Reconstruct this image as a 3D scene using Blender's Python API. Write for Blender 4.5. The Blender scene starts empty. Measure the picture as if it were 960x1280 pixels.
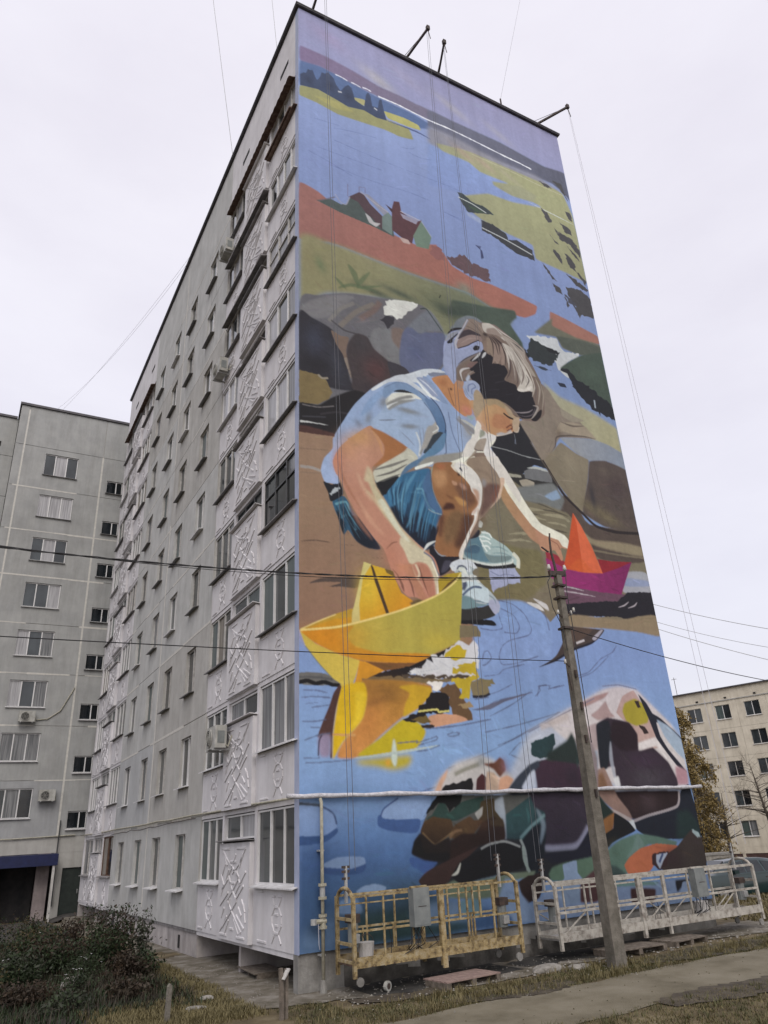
import bpy, bmesh, math, random
import numpy as np
from math import sin, cos, pi, radians
from mathutils import Vector, Matrix

SC = bpy.context.scene
COL = SC.collection
# ---------------------------------------------------------------- camera (surveyed: position, yaw, pitch, roll, focal length in photo pixels)
SURVEY = (-6.25653, -15.189, 2.55511, 0.53576, 0.42841, -0.06176, 925.6, 16.278, -15.884)
cam = bpy.data.cameras.new('camera'); cam_ob = bpy.data.objects.new('camera', cam); COL.objects.link(cam_ob)
_yaw, _pit, _rol = SURVEY[3:6]
_fw = Vector((sin(_yaw) * cos(_pit), cos(_yaw) * cos(_pit), sin(_pit)))
_rt = Vector((cos(_yaw), -sin(_yaw), 0)); _up = _rt.cross(_fw)
_rt, _up = cos(_rol) * _rt + sin(_rol) * _up, -sin(_rol) * _rt + cos(_rol) * _up
cam_ob.matrix_world = Matrix.Translation(SURVEY[:3]) @ Matrix((_rt, _up, -_fw)).transposed().to_4x4()
cam.sensor_fit = 'VERTICAL'; cam.sensor_height = 32; cam.lens = SURVEY[6] / 1280 * 32
cam.shift_x = -SURVEY[7] / 1280; cam.shift_y = SURVEY[8] / 1280
cam.clip_start = .1; cam.clip_end = 3000
SC.camera = cam_ob
SC.render.resolution_x, SC.render.resolution_y = 768, 1024
# ---------------------------------------------------------------- overcast daylight
SUN_EL, SUN_AZ = radians(46), radians(200)      # azimuth clockwise from +Y: behind the camera
w = bpy.data.worlds.new('World'); SC.world = w; w.use_nodes = True
nt = w.node_tree; nt.nodes.clear()
out = nt.nodes.new('ShaderNodeOutputWorld'); bg = nt.nodes.new('ShaderNodeBackground'); add = nt.nodes.new('ShaderNodeAddShader'); bg2 = nt.nodes.new('ShaderNodeBackground')
sky = nt.nodes.new('ShaderNodeTexSky'); sky.sky_type = 'NISHITA'; sky.sun_disc = False; sky.sun_elevation = SUN_EL; sky.sun_rotation = SUN_AZ; sky.dust_density = 4
nt.links.new(sky.outputs[0], bg.inputs[0]); bg.inputs[1].default_value = 0.05
# the cloud deck: even, a little brighter overhead, soft lavender mottling
tc = nt.nodes.new('ShaderNodeTexCoord'); mp = nt.nodes.new('ShaderNodeMapping'); mp.inputs['Scale'].default_value = (1.2, 1.2, 3.0)
nz = nt.nodes.new('ShaderNodeTexNoise'); nz.inputs['Scale'].default_value = 1.7; nz.inputs['Detail'].default_value = 6; nz.inputs['Roughness'].default_value = .55
cr = nt.nodes.new('ShaderNodeValToRGB'); cr.color_ramp.elements[0].position = .32; cr.color_ramp.elements[1].position = .68
cr.color_ramp.elements[0].color = (.715, .675, .725, 1); cr.color_ramp.elements[1].color = (.81, .775, .815, 1)
sep = nt.nodes.new('ShaderNodeSeparateXYZ'); mr = nt.nodes.new('ShaderNodeMapRange'); mr.inputs[1].default_value = -.05; mr.inputs[2].default_value = 1.0; mr.inputs[3].default_value = .94; mr.inputs[4].default_value = 1.12
nt.links.new(tc.outputs['Generated'], mp.inputs[0]); nt.links.new(mp.outputs[0], nz.inputs['Vector']); nt.links.new(nz.outputs[0], cr.inputs[0])
nt.links.new(tc.outputs['Generated'], sep.inputs[0]); nt.links.new(sep.outputs[2], mr.inputs[0])
nt.links.new(cr.outputs[0], bg2.inputs[0]); nt.links.new(mr.outputs[0], bg2.inputs[1])
nt.links.new(bg.outputs[0], add.inputs[0]); nt.links.new(bg2.outputs[0], add.inputs[1]); nt.links.new(add.outputs[0], out.inputs[0])
sl = bpy.data.lights.new('sun', 'SUN'); sl.energy = 1.35; sl.angle = radians(40); sl.color = (1.0, .965, .92)
so = bpy.data.objects.new('sun', sl); COL.objects.link(so); so.location = (-10, -30, 40)
_d = Vector((sin(SUN_AZ) * cos(SUN_EL), cos(SUN_AZ) * cos(SUN_EL), sin(SUN_EL)))
so.rotation_euler = _d.to_track_quat('Z', 'Y').to_euler()
SC.view_settings.view_transform = 'Standard'; SC.view_settings.look = 'None'; SC.view_settings.exposure = 0.0; SC.view_settings.gamma = 1
SC.render.engine = 'CYCLES'

# ---------------------------------------------------------------- materials
def lin(c):
    return tuple(((v / 255) / 12.92 if v <= 10 else (((v / 255) + .055) / 1.055) ** 2.4) for v in c)
def mat(name, c, c2=None, rough=.8, scale=6.0, streak=0.0, bump=0.0, metal=0.0, spec=.4, coat=0.0, scl=(1, 1, 1), det=5, bscale=None, c3=None, alpha=None):
    """principled surface; c,c2 linear base colours mixed by noise in world position; streak = vertical dirt runs"""
    m = bpy.data.materials.new(name); m.use_nodes = True; t = m.node_tree; b = t.nodes['Principled BSDF']
    b.inputs['Roughness'].default_value = rough; b.inputs['Metallic'].default_value = metal; b.inputs['Specular IOR Level'].default_value = spec; b.inputs['Coat Weight'].default_value = coat
    c = tuple(c) + (1,)
    b.inputs['Base Color'].default_value = c
    if c2 is None and not bump: return m
    g = t.nodes.new('ShaderNodeNewGeometry'); mp = t.nodes.new('ShaderNodeMapping'); mp.inputs['Scale'].default_value = scl; t.links.new(g.outputs['Position'], mp.inputs[0])
    if c2 is not None:
        n = t.nodes.new('ShaderNodeTexNoise'); n.inputs['Scale'].default_value = scale; n.inputs['Detail'].default_value = det; n.inputs['Roughness'].default_value = .62
        t.links.new(mp.outputs[0], n.inputs['Vector'])
        r = t.nodes.new('ShaderNodeValToRGB'); r.color_ramp.elements[0].position = .34; r.color_ramp.elements[1].position = .68
        r.color_ramp.elements[0].color = c; r.color_ramp.elements[1].color = tuple(c2) + (1,)
        if c3 is not None:
            e = r.color_ramp.elements.new(.5); e.color = tuple(c3) + (1,)
        t.links.new(n.outputs[0], r.inputs[0]); o = r.outputs[0]
        if streak:
            mp2 = t.nodes.new('ShaderNodeMapping'); mp2.inputs['Scale'].default_value = (1.5, 1.5, .22); t.links.new(g.outputs['Position'], mp2.inputs[0])
            n2 = t.nodes.new('ShaderNodeTexNoise'); n2.inputs['Scale'].default_value = 1.6; n2.inputs['Detail'].default_value = 7; n2.inputs['Roughness'].default_value = .7; t.links.new(mp2.outputs[0], n2.inputs['Vector'])
            r2 = t.nodes.new('ShaderNodeMapRange'); r2.inputs[1].default_value = .42; r2.inputs[2].default_value = .72; r2.inputs[3].default_value = 0; r2.inputs[4].default_value = streak; t.links.new(n2.outputs[0], r2.inputs[0])
            mx = t.nodes.new('ShaderNodeMix'); mx.data_type = 'RGBA'; mx.blend_type = 'MULTIPLY'; t.links.new(r2.outputs[0], mx.inputs[0]); t.links.new(o, mx.inputs[6]); mx.inputs[7].default_value = (.42, .40, .36, 1); o = mx.outputs[2]
        t.links.new(o, b.inputs['Base Color'])
    if bump:
        n3 = t.nodes.new('ShaderNodeTexNoise'); n3.inputs['Scale'].default_value = bscale or scale * 6; n3.inputs['Detail'].default_value = 4; t.links.new(mp.outputs[0], n3.inputs['Vector'])
        bp = t.nodes.new('ShaderNodeBump'); bp.inputs['Strength'].default_value = bump; bp.inputs['Distance'].default_value = .02; t.links.new(n3.outputs[0], bp.inputs['Height']); t.links.new(bp.outputs[0], b.inputs['Normal'])
    return m
def glass_mat(name, c, curtain=None, rough=.06, cscale=16):
    """window pane: dark room behind clear glass, or a hung curtain right behind it"""
    m = bpy.data.materials.new(name); m.use_nodes = True; t = m.node_tree; b = t.nodes['Principled BSDF']
    b.inputs['Base Color'].default_value = tuple(c) + (1,); b.inputs['Roughness'].default_value = .5 if curtain else rough; b.inputs['Specular IOR Level'].default_value = .5
    b.inputs['Coat Weight'].default_value = .35 if curtain else .15; b.inputs['Coat Roughness'].default_value = .04; b.inputs['Coat IOR'].default_value = 1.45
    g = t.nodes.new('ShaderNodeNewGeometry'); mp = t.nodes.new('ShaderNodeMapping'); mp.inputs['Scale'].default_value = (1, 1, .04) if curtain else (.8, .8, .5); t.links.new(g.outputs['Position'], mp.inputs[0])
    n = t.nodes.new('ShaderNodeTexNoise'); n.inputs['Scale'].default_value = cscale if curtain else 1.6; n.inputs['Detail'].default_value = 2; t.links.new(mp.outputs[0], n.inputs['Vector'])
    r = t.nodes.new('ShaderNodeValToRGB'); r.color_ramp.elements[0].position = .35; r.color_ramp.elements[1].position = .65
    r.color_ramp.elements[0].color = tuple(c) + (1,); r.color_ramp.elements[1].color = tuple(curtain if curtain else [v * 2.2 for v in c]) + (1,)
    t.links.new(n.outputs[0], r.inputs[0]); t.links.new(r.outputs[0], b.inputs['Base Color'])
    # old panes are never quite flat
    n2 = t.nodes.new('ShaderNodeTexNoise'); n2.inputs['Scale'].default_value = 1.3; t.links.new(g.outputs['Position'], n2.inputs['Vector'])
    bp = t.nodes.new('ShaderNodeBump'); bp.inputs['Strength'].default_value = .12; bp.inputs['Distance'].default_value = .05; t.links.new(n2.outputs[0], bp.inputs['Height']); t.links.new(bp.outputs[0], b.inputs['Coat Normal'])
    return m
# ---------------------------------------------------------------- mesh helpers
class MB:
    def __init__(s): s.v = []; s.f = []
    def box(s, x0, x1, y0, y1, z0, z1):
        n = len(s.v); s.v += [(x0, y0, z0), (x1, y0, z0), (x1, y1, z0), (x0, y1, z0), (x0, y0, z1), (x1, y0, z1), (x1, y1, z1), (x0, y1, z1)]
        s.f += [(n, n + 3, n + 2, n + 1), (n + 4, n + 5, n + 6, n + 7), (n, n + 1, n + 5, n + 4), (n + 1, n + 2, n + 6, n + 5), (n + 2, n + 3, n + 7, n + 6), (n + 3, n, n + 4, n + 7)]
        return s
    def quad(s, a, b, c, d): n = len(s.v); s.v += [a, b, c, d]; s.f.append((n, n + 1, n + 2, n + 3)); return s
    def poly(s, P): n = len(s.v); s.v += list(P); s.f.append(tuple(range(n, n + len(P)))); return s
    def prism(s, P, off):
        """P: planar polygon (3d pts), extruded by vector off"""
        n = len(s.v); k = len(P); s.v += [tuple(p) for p in P] + [tuple(Vector(p) + Vector(off)) for p in P]
        s.f.append(tuple(range(n + k - 1, n - 1, -1))); s.f.append(tuple(range(n + k, n + 2 * k)))
        for i in range(k): j = (i + 1) % k; s.f.append((n + i, n + j, n + k + j, n + k + i))
        return s
    def tube(s, P, r, seg=6, cap=True):
        P = [Vector(p) for p in P]; R = r if isinstance(r, (list, tuple)) else [r] * len(P); n0 = len(s.v)
        t0 = (P[1] - P[0]).normalized(); a = Vector((0, 0, 1)) if abs(t0.z) < .9 else Vector((1, 0, 0)); u = t0.cross(a).normalized()
        for i, p in enumerate(P):
            t = (P[min(i + 1, len(P) - 1)] - P[max(i - 1, 0)]).normalized(); u = (u - t * u.dot(t)).normalized(); v = t.cross(u)
            for k in range(seg): q = p + (u * cos(2 * pi * k / seg) + v * sin(2 * pi * k / seg)) * R[i]; s.v.append(tuple(q))
        for i in range(len(P) - 1):
            for k in range(seg): a_ = n0 + i * seg + k; b_ = n0 + i * seg + (k + 1) % seg; s.f.append((a_, b_, b_ + seg, a_ + seg))
        if cap: s.f.append(tuple(range(n0 + seg - 1, n0 - 1, -1))); e = n0 + (len(P) - 1) * seg; s.f.append(tuple(range(e, e + seg)))
        return s
    def bar(s, a, b, wd, ht=None):
        """rectangular bar from a to b"""
        a, b = Vector(a), Vector(b); t = (b - a).normalized(); up = Vector((0, 0, 1)) if abs(t.z) < .95 else Vector((0, 1, 0)); u = t.cross(up).normalized() * wd / 2; v = u.normalized().cross(t) * (ht or wd) / 2
        P = [a - u - v, a + u - v, a + u + v, a - u + v]; return s.prism(P, b - a)
    def mesh(s, name, smooth=False, m=None):
        me = bpy.data.meshes.new(name); me.from_pydata([tuple(p) for p in s.v], [], s.f); me.validate(); me.update()
        bm = bmesh.new(); bm.from_mesh(me); bmesh.ops.recalc_face_normals(bm, faces=bm.faces); bm.to_mesh(me); bm.free()
        if smooth:
            for p in me.polygons: p.use_smooth = True
        if m:
            me.materials.append(m)
        return me
    def build(s, name, m, parent=None, loc=(0, 0, 0), rz=0, smooth=False, kind=None):
        return put(s.mesh(name, smooth, m), name, parent, loc, rz, kind)
def put(me, name, parent=None, loc=(0, 0, 0), rz=0, kind=None):
    o = bpy.data.objects.new(name, me); COL.objects.link(o); o.location = loc; o.rotation_euler = (0, 0, rz)
    if parent is not None: o.parent = parent
    if kind: o['kind'] = kind
    return o
def tag(o, label, cat, group=None):
    o['label'] = label; o['category'] = cat
    if group: o['group'] = group
    return o
def thing(name, label, cat, loc=(0, 0, 0), rz=0, group=None):
    o = bpy.data.objects.new(name, None); COL.objects.link(o); o.location = loc; o.rotation_euler = (0, 0, rz); o.empty_display_size = .2
    return tag(o, label, cat, group)
def copy_tree(o, parent=None):
    c = o.copy(); COL.objects.link(c); c.parent = parent
    for ch in o.children: copy_tree(ch, c)
    return c
# ---------------------------------------------------------------- palette
M = {}
M['grey'] = mat('grey_render', (.37, .375, .365), (.47, .475, .465), .9, 1.1, .30, .25, c3=(.42, .425, .415))
M['grey2'] = mat('grey_render_warm', (.35, .345, .325), (.43, .425, .405), .9, 1.3, .32, .25)
M['greyblue'] = mat('blue_grey_paint', (.345, .355, .36), (.41, .42, .425), .9, 1.4, .28, .2)
M['greygreen'] = mat('green_grey_paint', (.285, .292, .29), (.345, .352, .345), .9, 1.2, .32, .2)
M['greyleft'] = mat('grey_paint_left_block', (.275, .283, .292), (.33, .34, .348), .9, 1.4, .3, .2)
M['joint'] = mat('joint_mortar', (.44, .43, .40), (.56, .55, .51), .9, 5)
M['jointdark'] = mat('open_joint', (.12, .12, .11), (.3, .3, .28), .95, 3)
M['pink'] = mat('loggia_paint', (.53, .52, .535), (.62, .61, .625), .8, 1.5, .28, .15, c3=(.575, .565, .58))
M['pinkdirt'] = mat('plinth_paint', (.33, .31, .31), (.48, .45, .44), .9, 2.2, .6, .3)
M['strip'] = mat('corner_paint', (.30, .34, .47), (.36, .40, .53), .8, 3, .25)
M['plinth'] = mat('plinth_concrete', (.17, .165, .155), (.27, .265, .25), .95, 3.5, .6, .5)
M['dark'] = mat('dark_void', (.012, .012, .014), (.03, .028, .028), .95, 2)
M['roofmetal'] = mat('roof_flashing', (.045, .045, .055), (.09, .085, .09), .6, 3, 0, .1)
M['pvc'] = mat('white_plastic', (.58, .58, .58), (.68, .68, .68), .35, 4, .2)
M['oldwhite'] = mat('old_white_paint', (.38, .37, .355), (.55, .54, .52), .6, 7, .5, .3)
M['brown'] = mat('brown_window_wood', (.07, .035, .022), (.12, .065, .04), .6, 8, 0, .3)
M['grille'] = mat('dark_window_frame', (.035, .037, .04), (.06, .06, .06), .5, 8)
M['tin'] = mat('tin_sill', (.10, .10, .105), (.20, .195, .19), .5, 5, .4)
M['tinwhite'] = mat('white_sill', (.52, .52, .53), (.68, .68, .69), .5, 5, .5)
M['rust'] = mat('rusted_sheet', (.09, .05, .04), (.20, .14, .11), .85, 6, .4, .3)
M['slate'] = mat('slate_sheet', (.16, .155, .16), (.28, .27, .27), .9, 4, .5, .3)
M['g_dark'] = glass_mat('glass_dark_room', (.008, .010, .012))
M['g_mid'] = glass_mat('glass_dim_room', (.022, .027, .030))
M['g_green'] = glass_mat('glass_greenish', (.028, .045, .045), (.06, .085, .08), cscale=5)
M['g_cur'] = glass_mat('glass_grey_curtain', (.07, .075, .08), (.19, .195, .20))
M['g_white'] = glass_mat('glass_white_curtain', (.22, .22, .23), (.38, .38, .395))
M['g_beige'] = glass_mat('glass_beige_curtain', (.09, .078, .06), (.20, .175, .14))
PANES = ['g_dark', 'g_mid', 'g_green', 'g_cur', 'g_white', 'g_beige']
M['iron'] = mat('dark_iron', (.03, .026, .025), (.075, .05, .04), .7, 9, 0, .3)
M['steel'] = mat('galvanised_steel', (.30, .31, .31), (.42, .42, .41), .5, 9, 0, .1, metal=.3)
M['yellow'] = mat('worn_yellow_paint', (.08, .055, .035), (.38, .33, .23), .8, 8, .5, .6, c3=(.31, .235, .11), det=9)
M['cream'] = mat('worn_cream_paint', (.20, .175, .15), (.46, .44, .39), .8, 7, .5, .6, c3=(.38, .36, .32), det=9)
M['greybox'] = mat('grey_box_paint', (.14, .155, .155), (.21, .225, .22), .5, 5, .3)
M['concrete'] = mat('pole_concrete', (.10, .092, .075), (.185, .17, .145), .95, 5, .5, .6, c3=(.14, .128, .108))
M['rope'] = mat('steel_rope', (.09, .095, .11), None, .7)
M['thinrope'] = mat('pale_rope', (.45, .45, .50), None, .8)
M['cable'] = mat('black_cable', (.012, .012, .014), None, .6)
M['porc'] = mat('porcelain', (.42, .41, .38), None, .2)
M['pipe'] = mat('pale_pipe_paint', (.28, .27, .21), (.44, .42, .34), .6, 9, .5, .3)
M['wrap'] = mat('grey_white_pipe_wrap', (.38, .38, .41), (.58, .58, .61), .95, 14, .4, .8, bscale=30)
M['wood'] = mat('weathered_wood', (.09, .075, .06), (.20, .17, .14), .95, 9, .3, .6, scl=(1, 1, 1))
M['woodred'] = mat('reddish_board', (.20, .14, .125), (.30, .22, .19), .95, 7, .2, .4)
M['ac'] = mat('air_conditioner_plastic', (.30, .30, .28), (.44, .44, .41), .6, 6, .6)
M['cream_wall'] = mat('cream_render', (.52, .475, .39), (.65, .60, .50), .9, .8, .35, .2, c3=(.59, .545, .45))
M['brownwall'] = mat('dark_brown_ground_floor', (.05, .028, .025), (.09, .05, .045), .7, 3)
M['blue'] = mat('blue_awning', (.006, .010, .045), (.01, .016, .07), .5, 4)
M['garage'] = mat('garage_render', (.20, .17, .17), (.30, .26, .255), .9, 2, .4)
M['door'] = mat('green_steel_door', (.012, .018, .016), (.022, .03, .026), .6, 5)
M['soil'] = mat('soil', (.014, .012, .009), (.035, .028, .02), .98, 2.6, 0, .9, bscale=22)
M['ground'] = mat('trodden_ground', (.045, .033, .017), (.17, .14, .085), .98, 1.1, 0, .9, bscale=14, c3=(.095, .072, .036), det=9)
M['path'] = mat('worn_asphalt_path', (.10, .086, .055), (.19, .17, .125), .95, .9, 0, .6, bscale=45, c3=(.15, .132, .092), det=10)
M['yard'] = mat('dark_yard_asphalt', (.035, .032, .03), (.06, .055, .05), .95, 1.2, 0, .5, bscale=40)
M['apron'] = mat('broken_concrete_apron', (.075, .065, .045), (.22, .205, .18), .95, 2.0, 0, .9, bscale=18, c3=(.13, .115, .09))
M['rubble'] = mat('pale_rubble', (.16, .15, .13), (.30, .285, .26), .95, 6, 0, .8)
M['ground_shade'] = mat('cradle_shade_patch', (.018, .018, .018), (.05, .047, .042), .8, 3, 0, .6)  # near-black ground colour standing in for shade beneath the cradles
M['bark'] = mat('birch_bark', (.32, .30, .27), (.05, .045, .04), .9, 7, 0, .5, scl=(1, 1, 2.4))
M['twig'] = mat('dark_twig', (.05, .042, .035), (.09, .075, .06), .9, 6)
def leafmat(name, a, b):
    m = mat(name, a, b, .7, 2.2); t = m.node_tree; bs = t.nodes['Principled BSDF']; bs.inputs['Subsurface Weight'].default_value = 0
    return m
M['leaf_yellow'] = leafmat('birch_leaf', (.14, .098, .03), (.27, .20, .075)); M['leaf_brown'] = leafmat('dry_leaf', (.018, .013, .007), (.042, .030, .017)); M['leaf_green'] = leafmat('garden_leaf', (.009, .018, .005), (.027, .044, .013))
M['leaf_red'] = leafmat('reddish_leaf', (.018, .011, .006), (.04, .024, .012)); M['leaf_grey'] = leafmat('grey_green_leaf', (.018, .023, .013), (.042, .048, .030)); M['leaf_ochre'] = leafmat('ochre_leaf', (.035, .028, .010), (.075, .058, .022))
M['grass_dry'] = leafmat('dry_grass', (.085, .070, .028), (.165, .138, .062)); M['grass_olive'] = leafmat('olive_grass', (.045, .046, .015), (.088, .086, .032))
M['petal'] = mat('white_petal', (.62, .60, .62), None, .7)
M['carpaint'] = mat('dark_teal_car_paint', (.004, .018, .02), (.006, .024, .026), .3, 2, 0, 0, coat=.8); M['tyre'] = mat('tyre_rubber', (.015, .015, .016), None, .85); M['chrome'] = mat('wheel_silver', (.35, .35, .36), None, .3, metal=.7)
M['lamp_red'] = mat('red_lamp', (.35, .02, .02), None, .2); M['lamp_white'] = mat('clear_lamp', (.6, .62, .64), None, .15)
# ---------------------------------------------------------------- the painting on the end wall
# flat print: painted in metres on the wall (MW x MH), as layered shapes of paint
MX0, MZ0, MX1, MZ1 = 0.0, 0.66, 11.658, 28.98
PXM = 74.0
_W, _H = int((MX1 - MX0) * PXM), int((MZ1 - MZ0) * PXM)
KPAINT = 0.97
def s2l(c):
    c = np.asarray(c, float) / 255.0
    return np.where(c <= 0.04045, c / 12.92, ((c + 0.055) / 1.055) ** 2.4)
def l2s(c):
    c = np.clip(c, 0, 1)
    return np.where(c <= 0.0031308, c * 12.92, 1.055 * c ** (1 / 2.4) - 0.055)
def survey_basis():
    yaw, pit, rol = SURVEY[3:6]
    f = np.array([sin(yaw) * cos(pit), cos(yaw) * cos(pit), sin(pit)])
    r = np.array([cos(yaw), -sin(yaw), 0.0]); u = np.cross(r, f)
    return cos(rol) * r + sin(rol) * u, -sin(rol) * r + cos(rol) * u, f
_r, _u, _f = survey_basis(); _C = np.array(SURVEY[:3])
def on_wall(p):
    """measured point of the painting -> canvas position (column, row) on the wall"""
    p = np.asarray(p, float)
    d = _f[None] + _r[None] * ((p[:, :1] - 480 - SURVEY[7]) / SURVEY[6]) - _u[None] * ((p[:, 1:] - 640 - SURVEY[8]) / SURVEY[6])
    t = (0 - _C[1]) / d[:, 1]
    q = _C[None] + d * t[:, None]
    return np.stack([(q[:, 0] - MX0) * PXM, (MZ1 - q[:, 2]) * PXM], 1)
def pts(s, T=None):
    """'x,y x,y ...' ; T=(ox,oy,scale) of the sketch sheet it was measured on"""
    out = []
    for tok in s.split():
        if tok[0] == '@': T = SHEET[tok[1:]]; continue
        x, y = tok.split(','); ox, oy, k = T
        out.append((ox + float(x) / k, oy + float(y) / k))
    return np.array(out)
SHEET = dict(P=(0, 0, 1), A=(360, 0, 4), B=(540, 80, 4), C=(360, 300, 4), D=(580, 360, 4), E=(360, 600, 4), F=(600, 580, 4),
             G=(360, 880, 4), H=(660, 840, 4), a=(540, 380, 6), b=(390, 440, 5.333), c=(500, 560, 5.333), d=(400, 600, 5.333),
             e=(640, 440, 5.333), i=(550, 390, 11.9), j=(610, 390, 11.9), k=(560, 470, 11.9), l=(610, 470, 11.9), m=(520, 570, 11.9), n=(570, 570, 11.9), o=(530, 660, 11.9), p=(480, 460, 11.9), f=(500, 840, 4.267), g=(366, 690, 3.84), h=(366, 840, 3.84))
_rng = np.random.RandomState(7)
def _noise(gx, gy, seed):
    g = np.random.RandomState(seed).rand(gy + 2, gx + 2)
    x = np.linspace(0, gx, _W); y = np.linspace(0, gy, _H)
    xi = x.astype(int); yi = y.astype(int); fx = (x - xi); fy = (y - yi)[:, None]
    fx = fx * fx * (3 - 2 * fx); fy = fy * fy * (3 - 2 * fy)
    a = g[yi][:, xi] * (1 - fx) + g[yi][:, xi + 1] * fx
    b = g[yi + 1][:, xi] * (1 - fx) + g[yi + 1][:, xi + 1] * fx
    return (a * (1 - fy) + b * fy).astype(np.float32)
def paint_mural():
    cv = np.zeros((_H, _W, 3), np.float32)
    brush = 0.45 * _noise(90, 260, 1) + 0.3 * _noise(260, 420, 2) + 0.25 * _noise(24, 60, 3) - 0.5
    wob_x, wob_y = _noise(120, 290, 5) - .5, _noise(120, 290, 6) - .5
    def crom(q, closed, n=5, tn=.75):
        m = len(q)
        if m < 3: return q
        out = []
        rng_ = range(m) if closed else range(m - 1)
        for i in rng_:
            if closed: p0, p1, p2, p3 = q[i - 1], q[i], q[(i + 1) % m], q[(i + 2) % m]
            else: p0, p1, p2, p3 = q[max(i - 1, 0)], q[i], q[i + 1], q[min(i + 2, m - 1)]
            for k in range(n):
                t = k / n
                m1, m2 = (p2 - p0) * .5 * tn, (p3 - p1) * .5 * tn; t2, t3 = t * t, t ** 3
                out.append((2 * t3 - 3 * t2 + 1) * p1 + (t3 - 2 * t2 + t) * m1 + (3 * t2 - 2 * t3) * p2 + (t3 - t2) * m2)
        if not closed: out.append(q[-1])
        return np.array(out)
    def box(m, r):
        r = int(r)
        if r < 1: return m
        for _ in range(2):
            c = np.cumsum(np.pad(m, ((r + 1, r), (0, 0))), 0); m = (c[2 * r + 1:] - c[:-2 * r - 1]) / (2 * r + 1)
            c = np.cumsum(np.pad(m, ((0, 0), (r + 1, r))), 1); m = (c[:, 2 * r + 1:] - c[:, :-2 * r - 1]) / (2 * r + 1)
        return m
    def cover(q, pad):
        x0 = max(int(q[:, 0].min()) - pad, 0); x1 = min(int(q[:, 0].max()) + pad + 2, _W)
        y0 = max(int(q[:, 1].min()) - pad, 0); y1 = min(int(q[:, 1].max()) + pad + 2, _H)
        if x1 <= x0 or y1 <= y0: return None
        X = np.arange(x0, x1) + .5
        m = np.zeros((y1 - y0, x1 - x0), np.float32)
        qq = np.vstack([q, q[:1]])
        for a, b in zip(qq[:-1], qq[1:]):
            if abs(a[1] - b[1]) < 1e-6: continue
            sg = 1.0
            if a[1] > b[1]: a, b = b, a; sg = -1.0
            j0 = max(int(math.ceil(a[1] - .5)), y0); j1 = min(int(math.ceil(b[1] - .5)), y1)
            if j1 <= j0: continue
            yy = np.arange(j0, j1) + .5
            xc = a[0] + (b[0] - a[0]) * (yy - a[1]) / (b[1] - a[1])
            m[j0 - y0:j1 - y0] += sg * np.clip(xc[:, None] - X[None] + .5, 0, 1)
        m = np.clip(np.abs(m), 0, 1)
        return m, x0, y0, x1, y1
    def lay(m, x0, y0, x1, y1, col, amp=.10, grad=None, alpha=1.0):
        base = s2l(col)
        t = None
        if grad:
            (p0, p1, c2) = grad
            g = on_wall(pts(p0 + ' ' + p1)); v = g[1] - g[0]; L2 = v @ v
            X = np.arange(x0, x1)[None] - g[0][0]; Y = np.arange(y0, y1)[:, None] - g[0][1]
            t = np.clip((X * v[0] + Y * v[1]) / L2, 0, 1)[..., None]
            colr = base * (1 - t) + s2l(c2) * t
        else: colr = np.broadcast_to(base, m.shape + (3,))
        colr = colr * (1 + amp * 2.2 * brush[y0:y1, x0:x1, None])
        mm = (m * alpha)[..., None]
        cv[y0:y1, x0:x1] = cv[y0:y1, x0:x1] * (1 - mm) + colr * mm
    def P(s, col, soft=0, sm=True, grad=None, amp=.10, alpha=1.0, rough=0.0):
        q = pts(s); 
        q = on_wall(q)
        if rough:
            n = []
            for a, b in zip(q, np.roll(q, -1, 0)):
                k = max(int(np.hypot(*(b - a)) / 6), 1)
                for i in range(k):
                    n.append(a + (b - a) * i / k + _rng.randn(2) * rough * 2.2 * (1 if i else .4))
            q = np.array(n); sm = False
        if sm: q = crom(q, True, 5, .3 if s[1] in 'HfABD' else .75)
        r = cover(q, int(soft * 4) + 4)
        if r is None: return
        m, x0, y0, x1, y1 = r
        m = box(m, max(soft * 2, 1 if not soft else 1)) if soft else m
        lay(m, x0, y0, x1, y1, col, amp, grad, alpha)
    def S(s, w, col, alpha=1.0, sm=True, taper=False, soft=0, jit=0.0):
        q = on_wall(pts(s))
        if sm: q = crom(q, False, 6)
        w = w * 2.3 / 2
        n = len(q); d = np.gradient(q, axis=0) if n > 2 else np.array([q[1] - q[0]] * 2)
        d /= (np.hypot(d[:, 0], d[:, 1])[:, None] + 1e-9)
        ww = np.full(n, w)
        if taper: ww = w * np.clip(np.sin(np.linspace(.12, np.pi - .12, n)), .15, 1) if taper is True else w * np.linspace(1, .15, n)
        if jit: ww = ww * (1 + jit * _rng.randn(n))
        ww = np.maximum(ww, .28)
        nrm = np.stack([-d[:, 1], d[:, 0]], 1) * ww[:, None]
        r = cover(np.vstack([q + nrm, (q - nrm)[::-1]]), int(soft * 4) + 4)
        if r is None: return
        m, x0, y0, x1, y1 = r
        if soft: m = box(m, soft * 2)
        lay(m, x0, y0, x1, y1, col, .06, None, alpha)
    def B(s, rx, ry, col, alpha=.8, rot=0.0):
        c = on_wall(pts(s))
        for cx, cy in c:
            X_, Y_ = rx * 2.3, ry * 2.3; R_ = max(X_, Y_) * 1.6
            x0 = max(int(cx - R_), 0); x1 = min(int(cx + R_) + 1, _W); y0 = max(int(cy - R_), 0); y1 = min(int(cy + R_) + 1, _H)
            if x1 <= x0 or y1 <= y0: continue
            dx = np.arange(x0, x1)[None] - cx; dy = np.arange(y0, y1)[:, None] - cy
            a = dx * cos(rot) + dy * sin(rot); b = -dx * sin(rot) + dy * cos(rot)
            m = np.exp(-1.6 * ((a / X_) ** 2 + (b / Y_) ** 2)).astype(np.float32)
            lay(m, x0, y0, x1, y1, col, .12, None, alpha)
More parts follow.
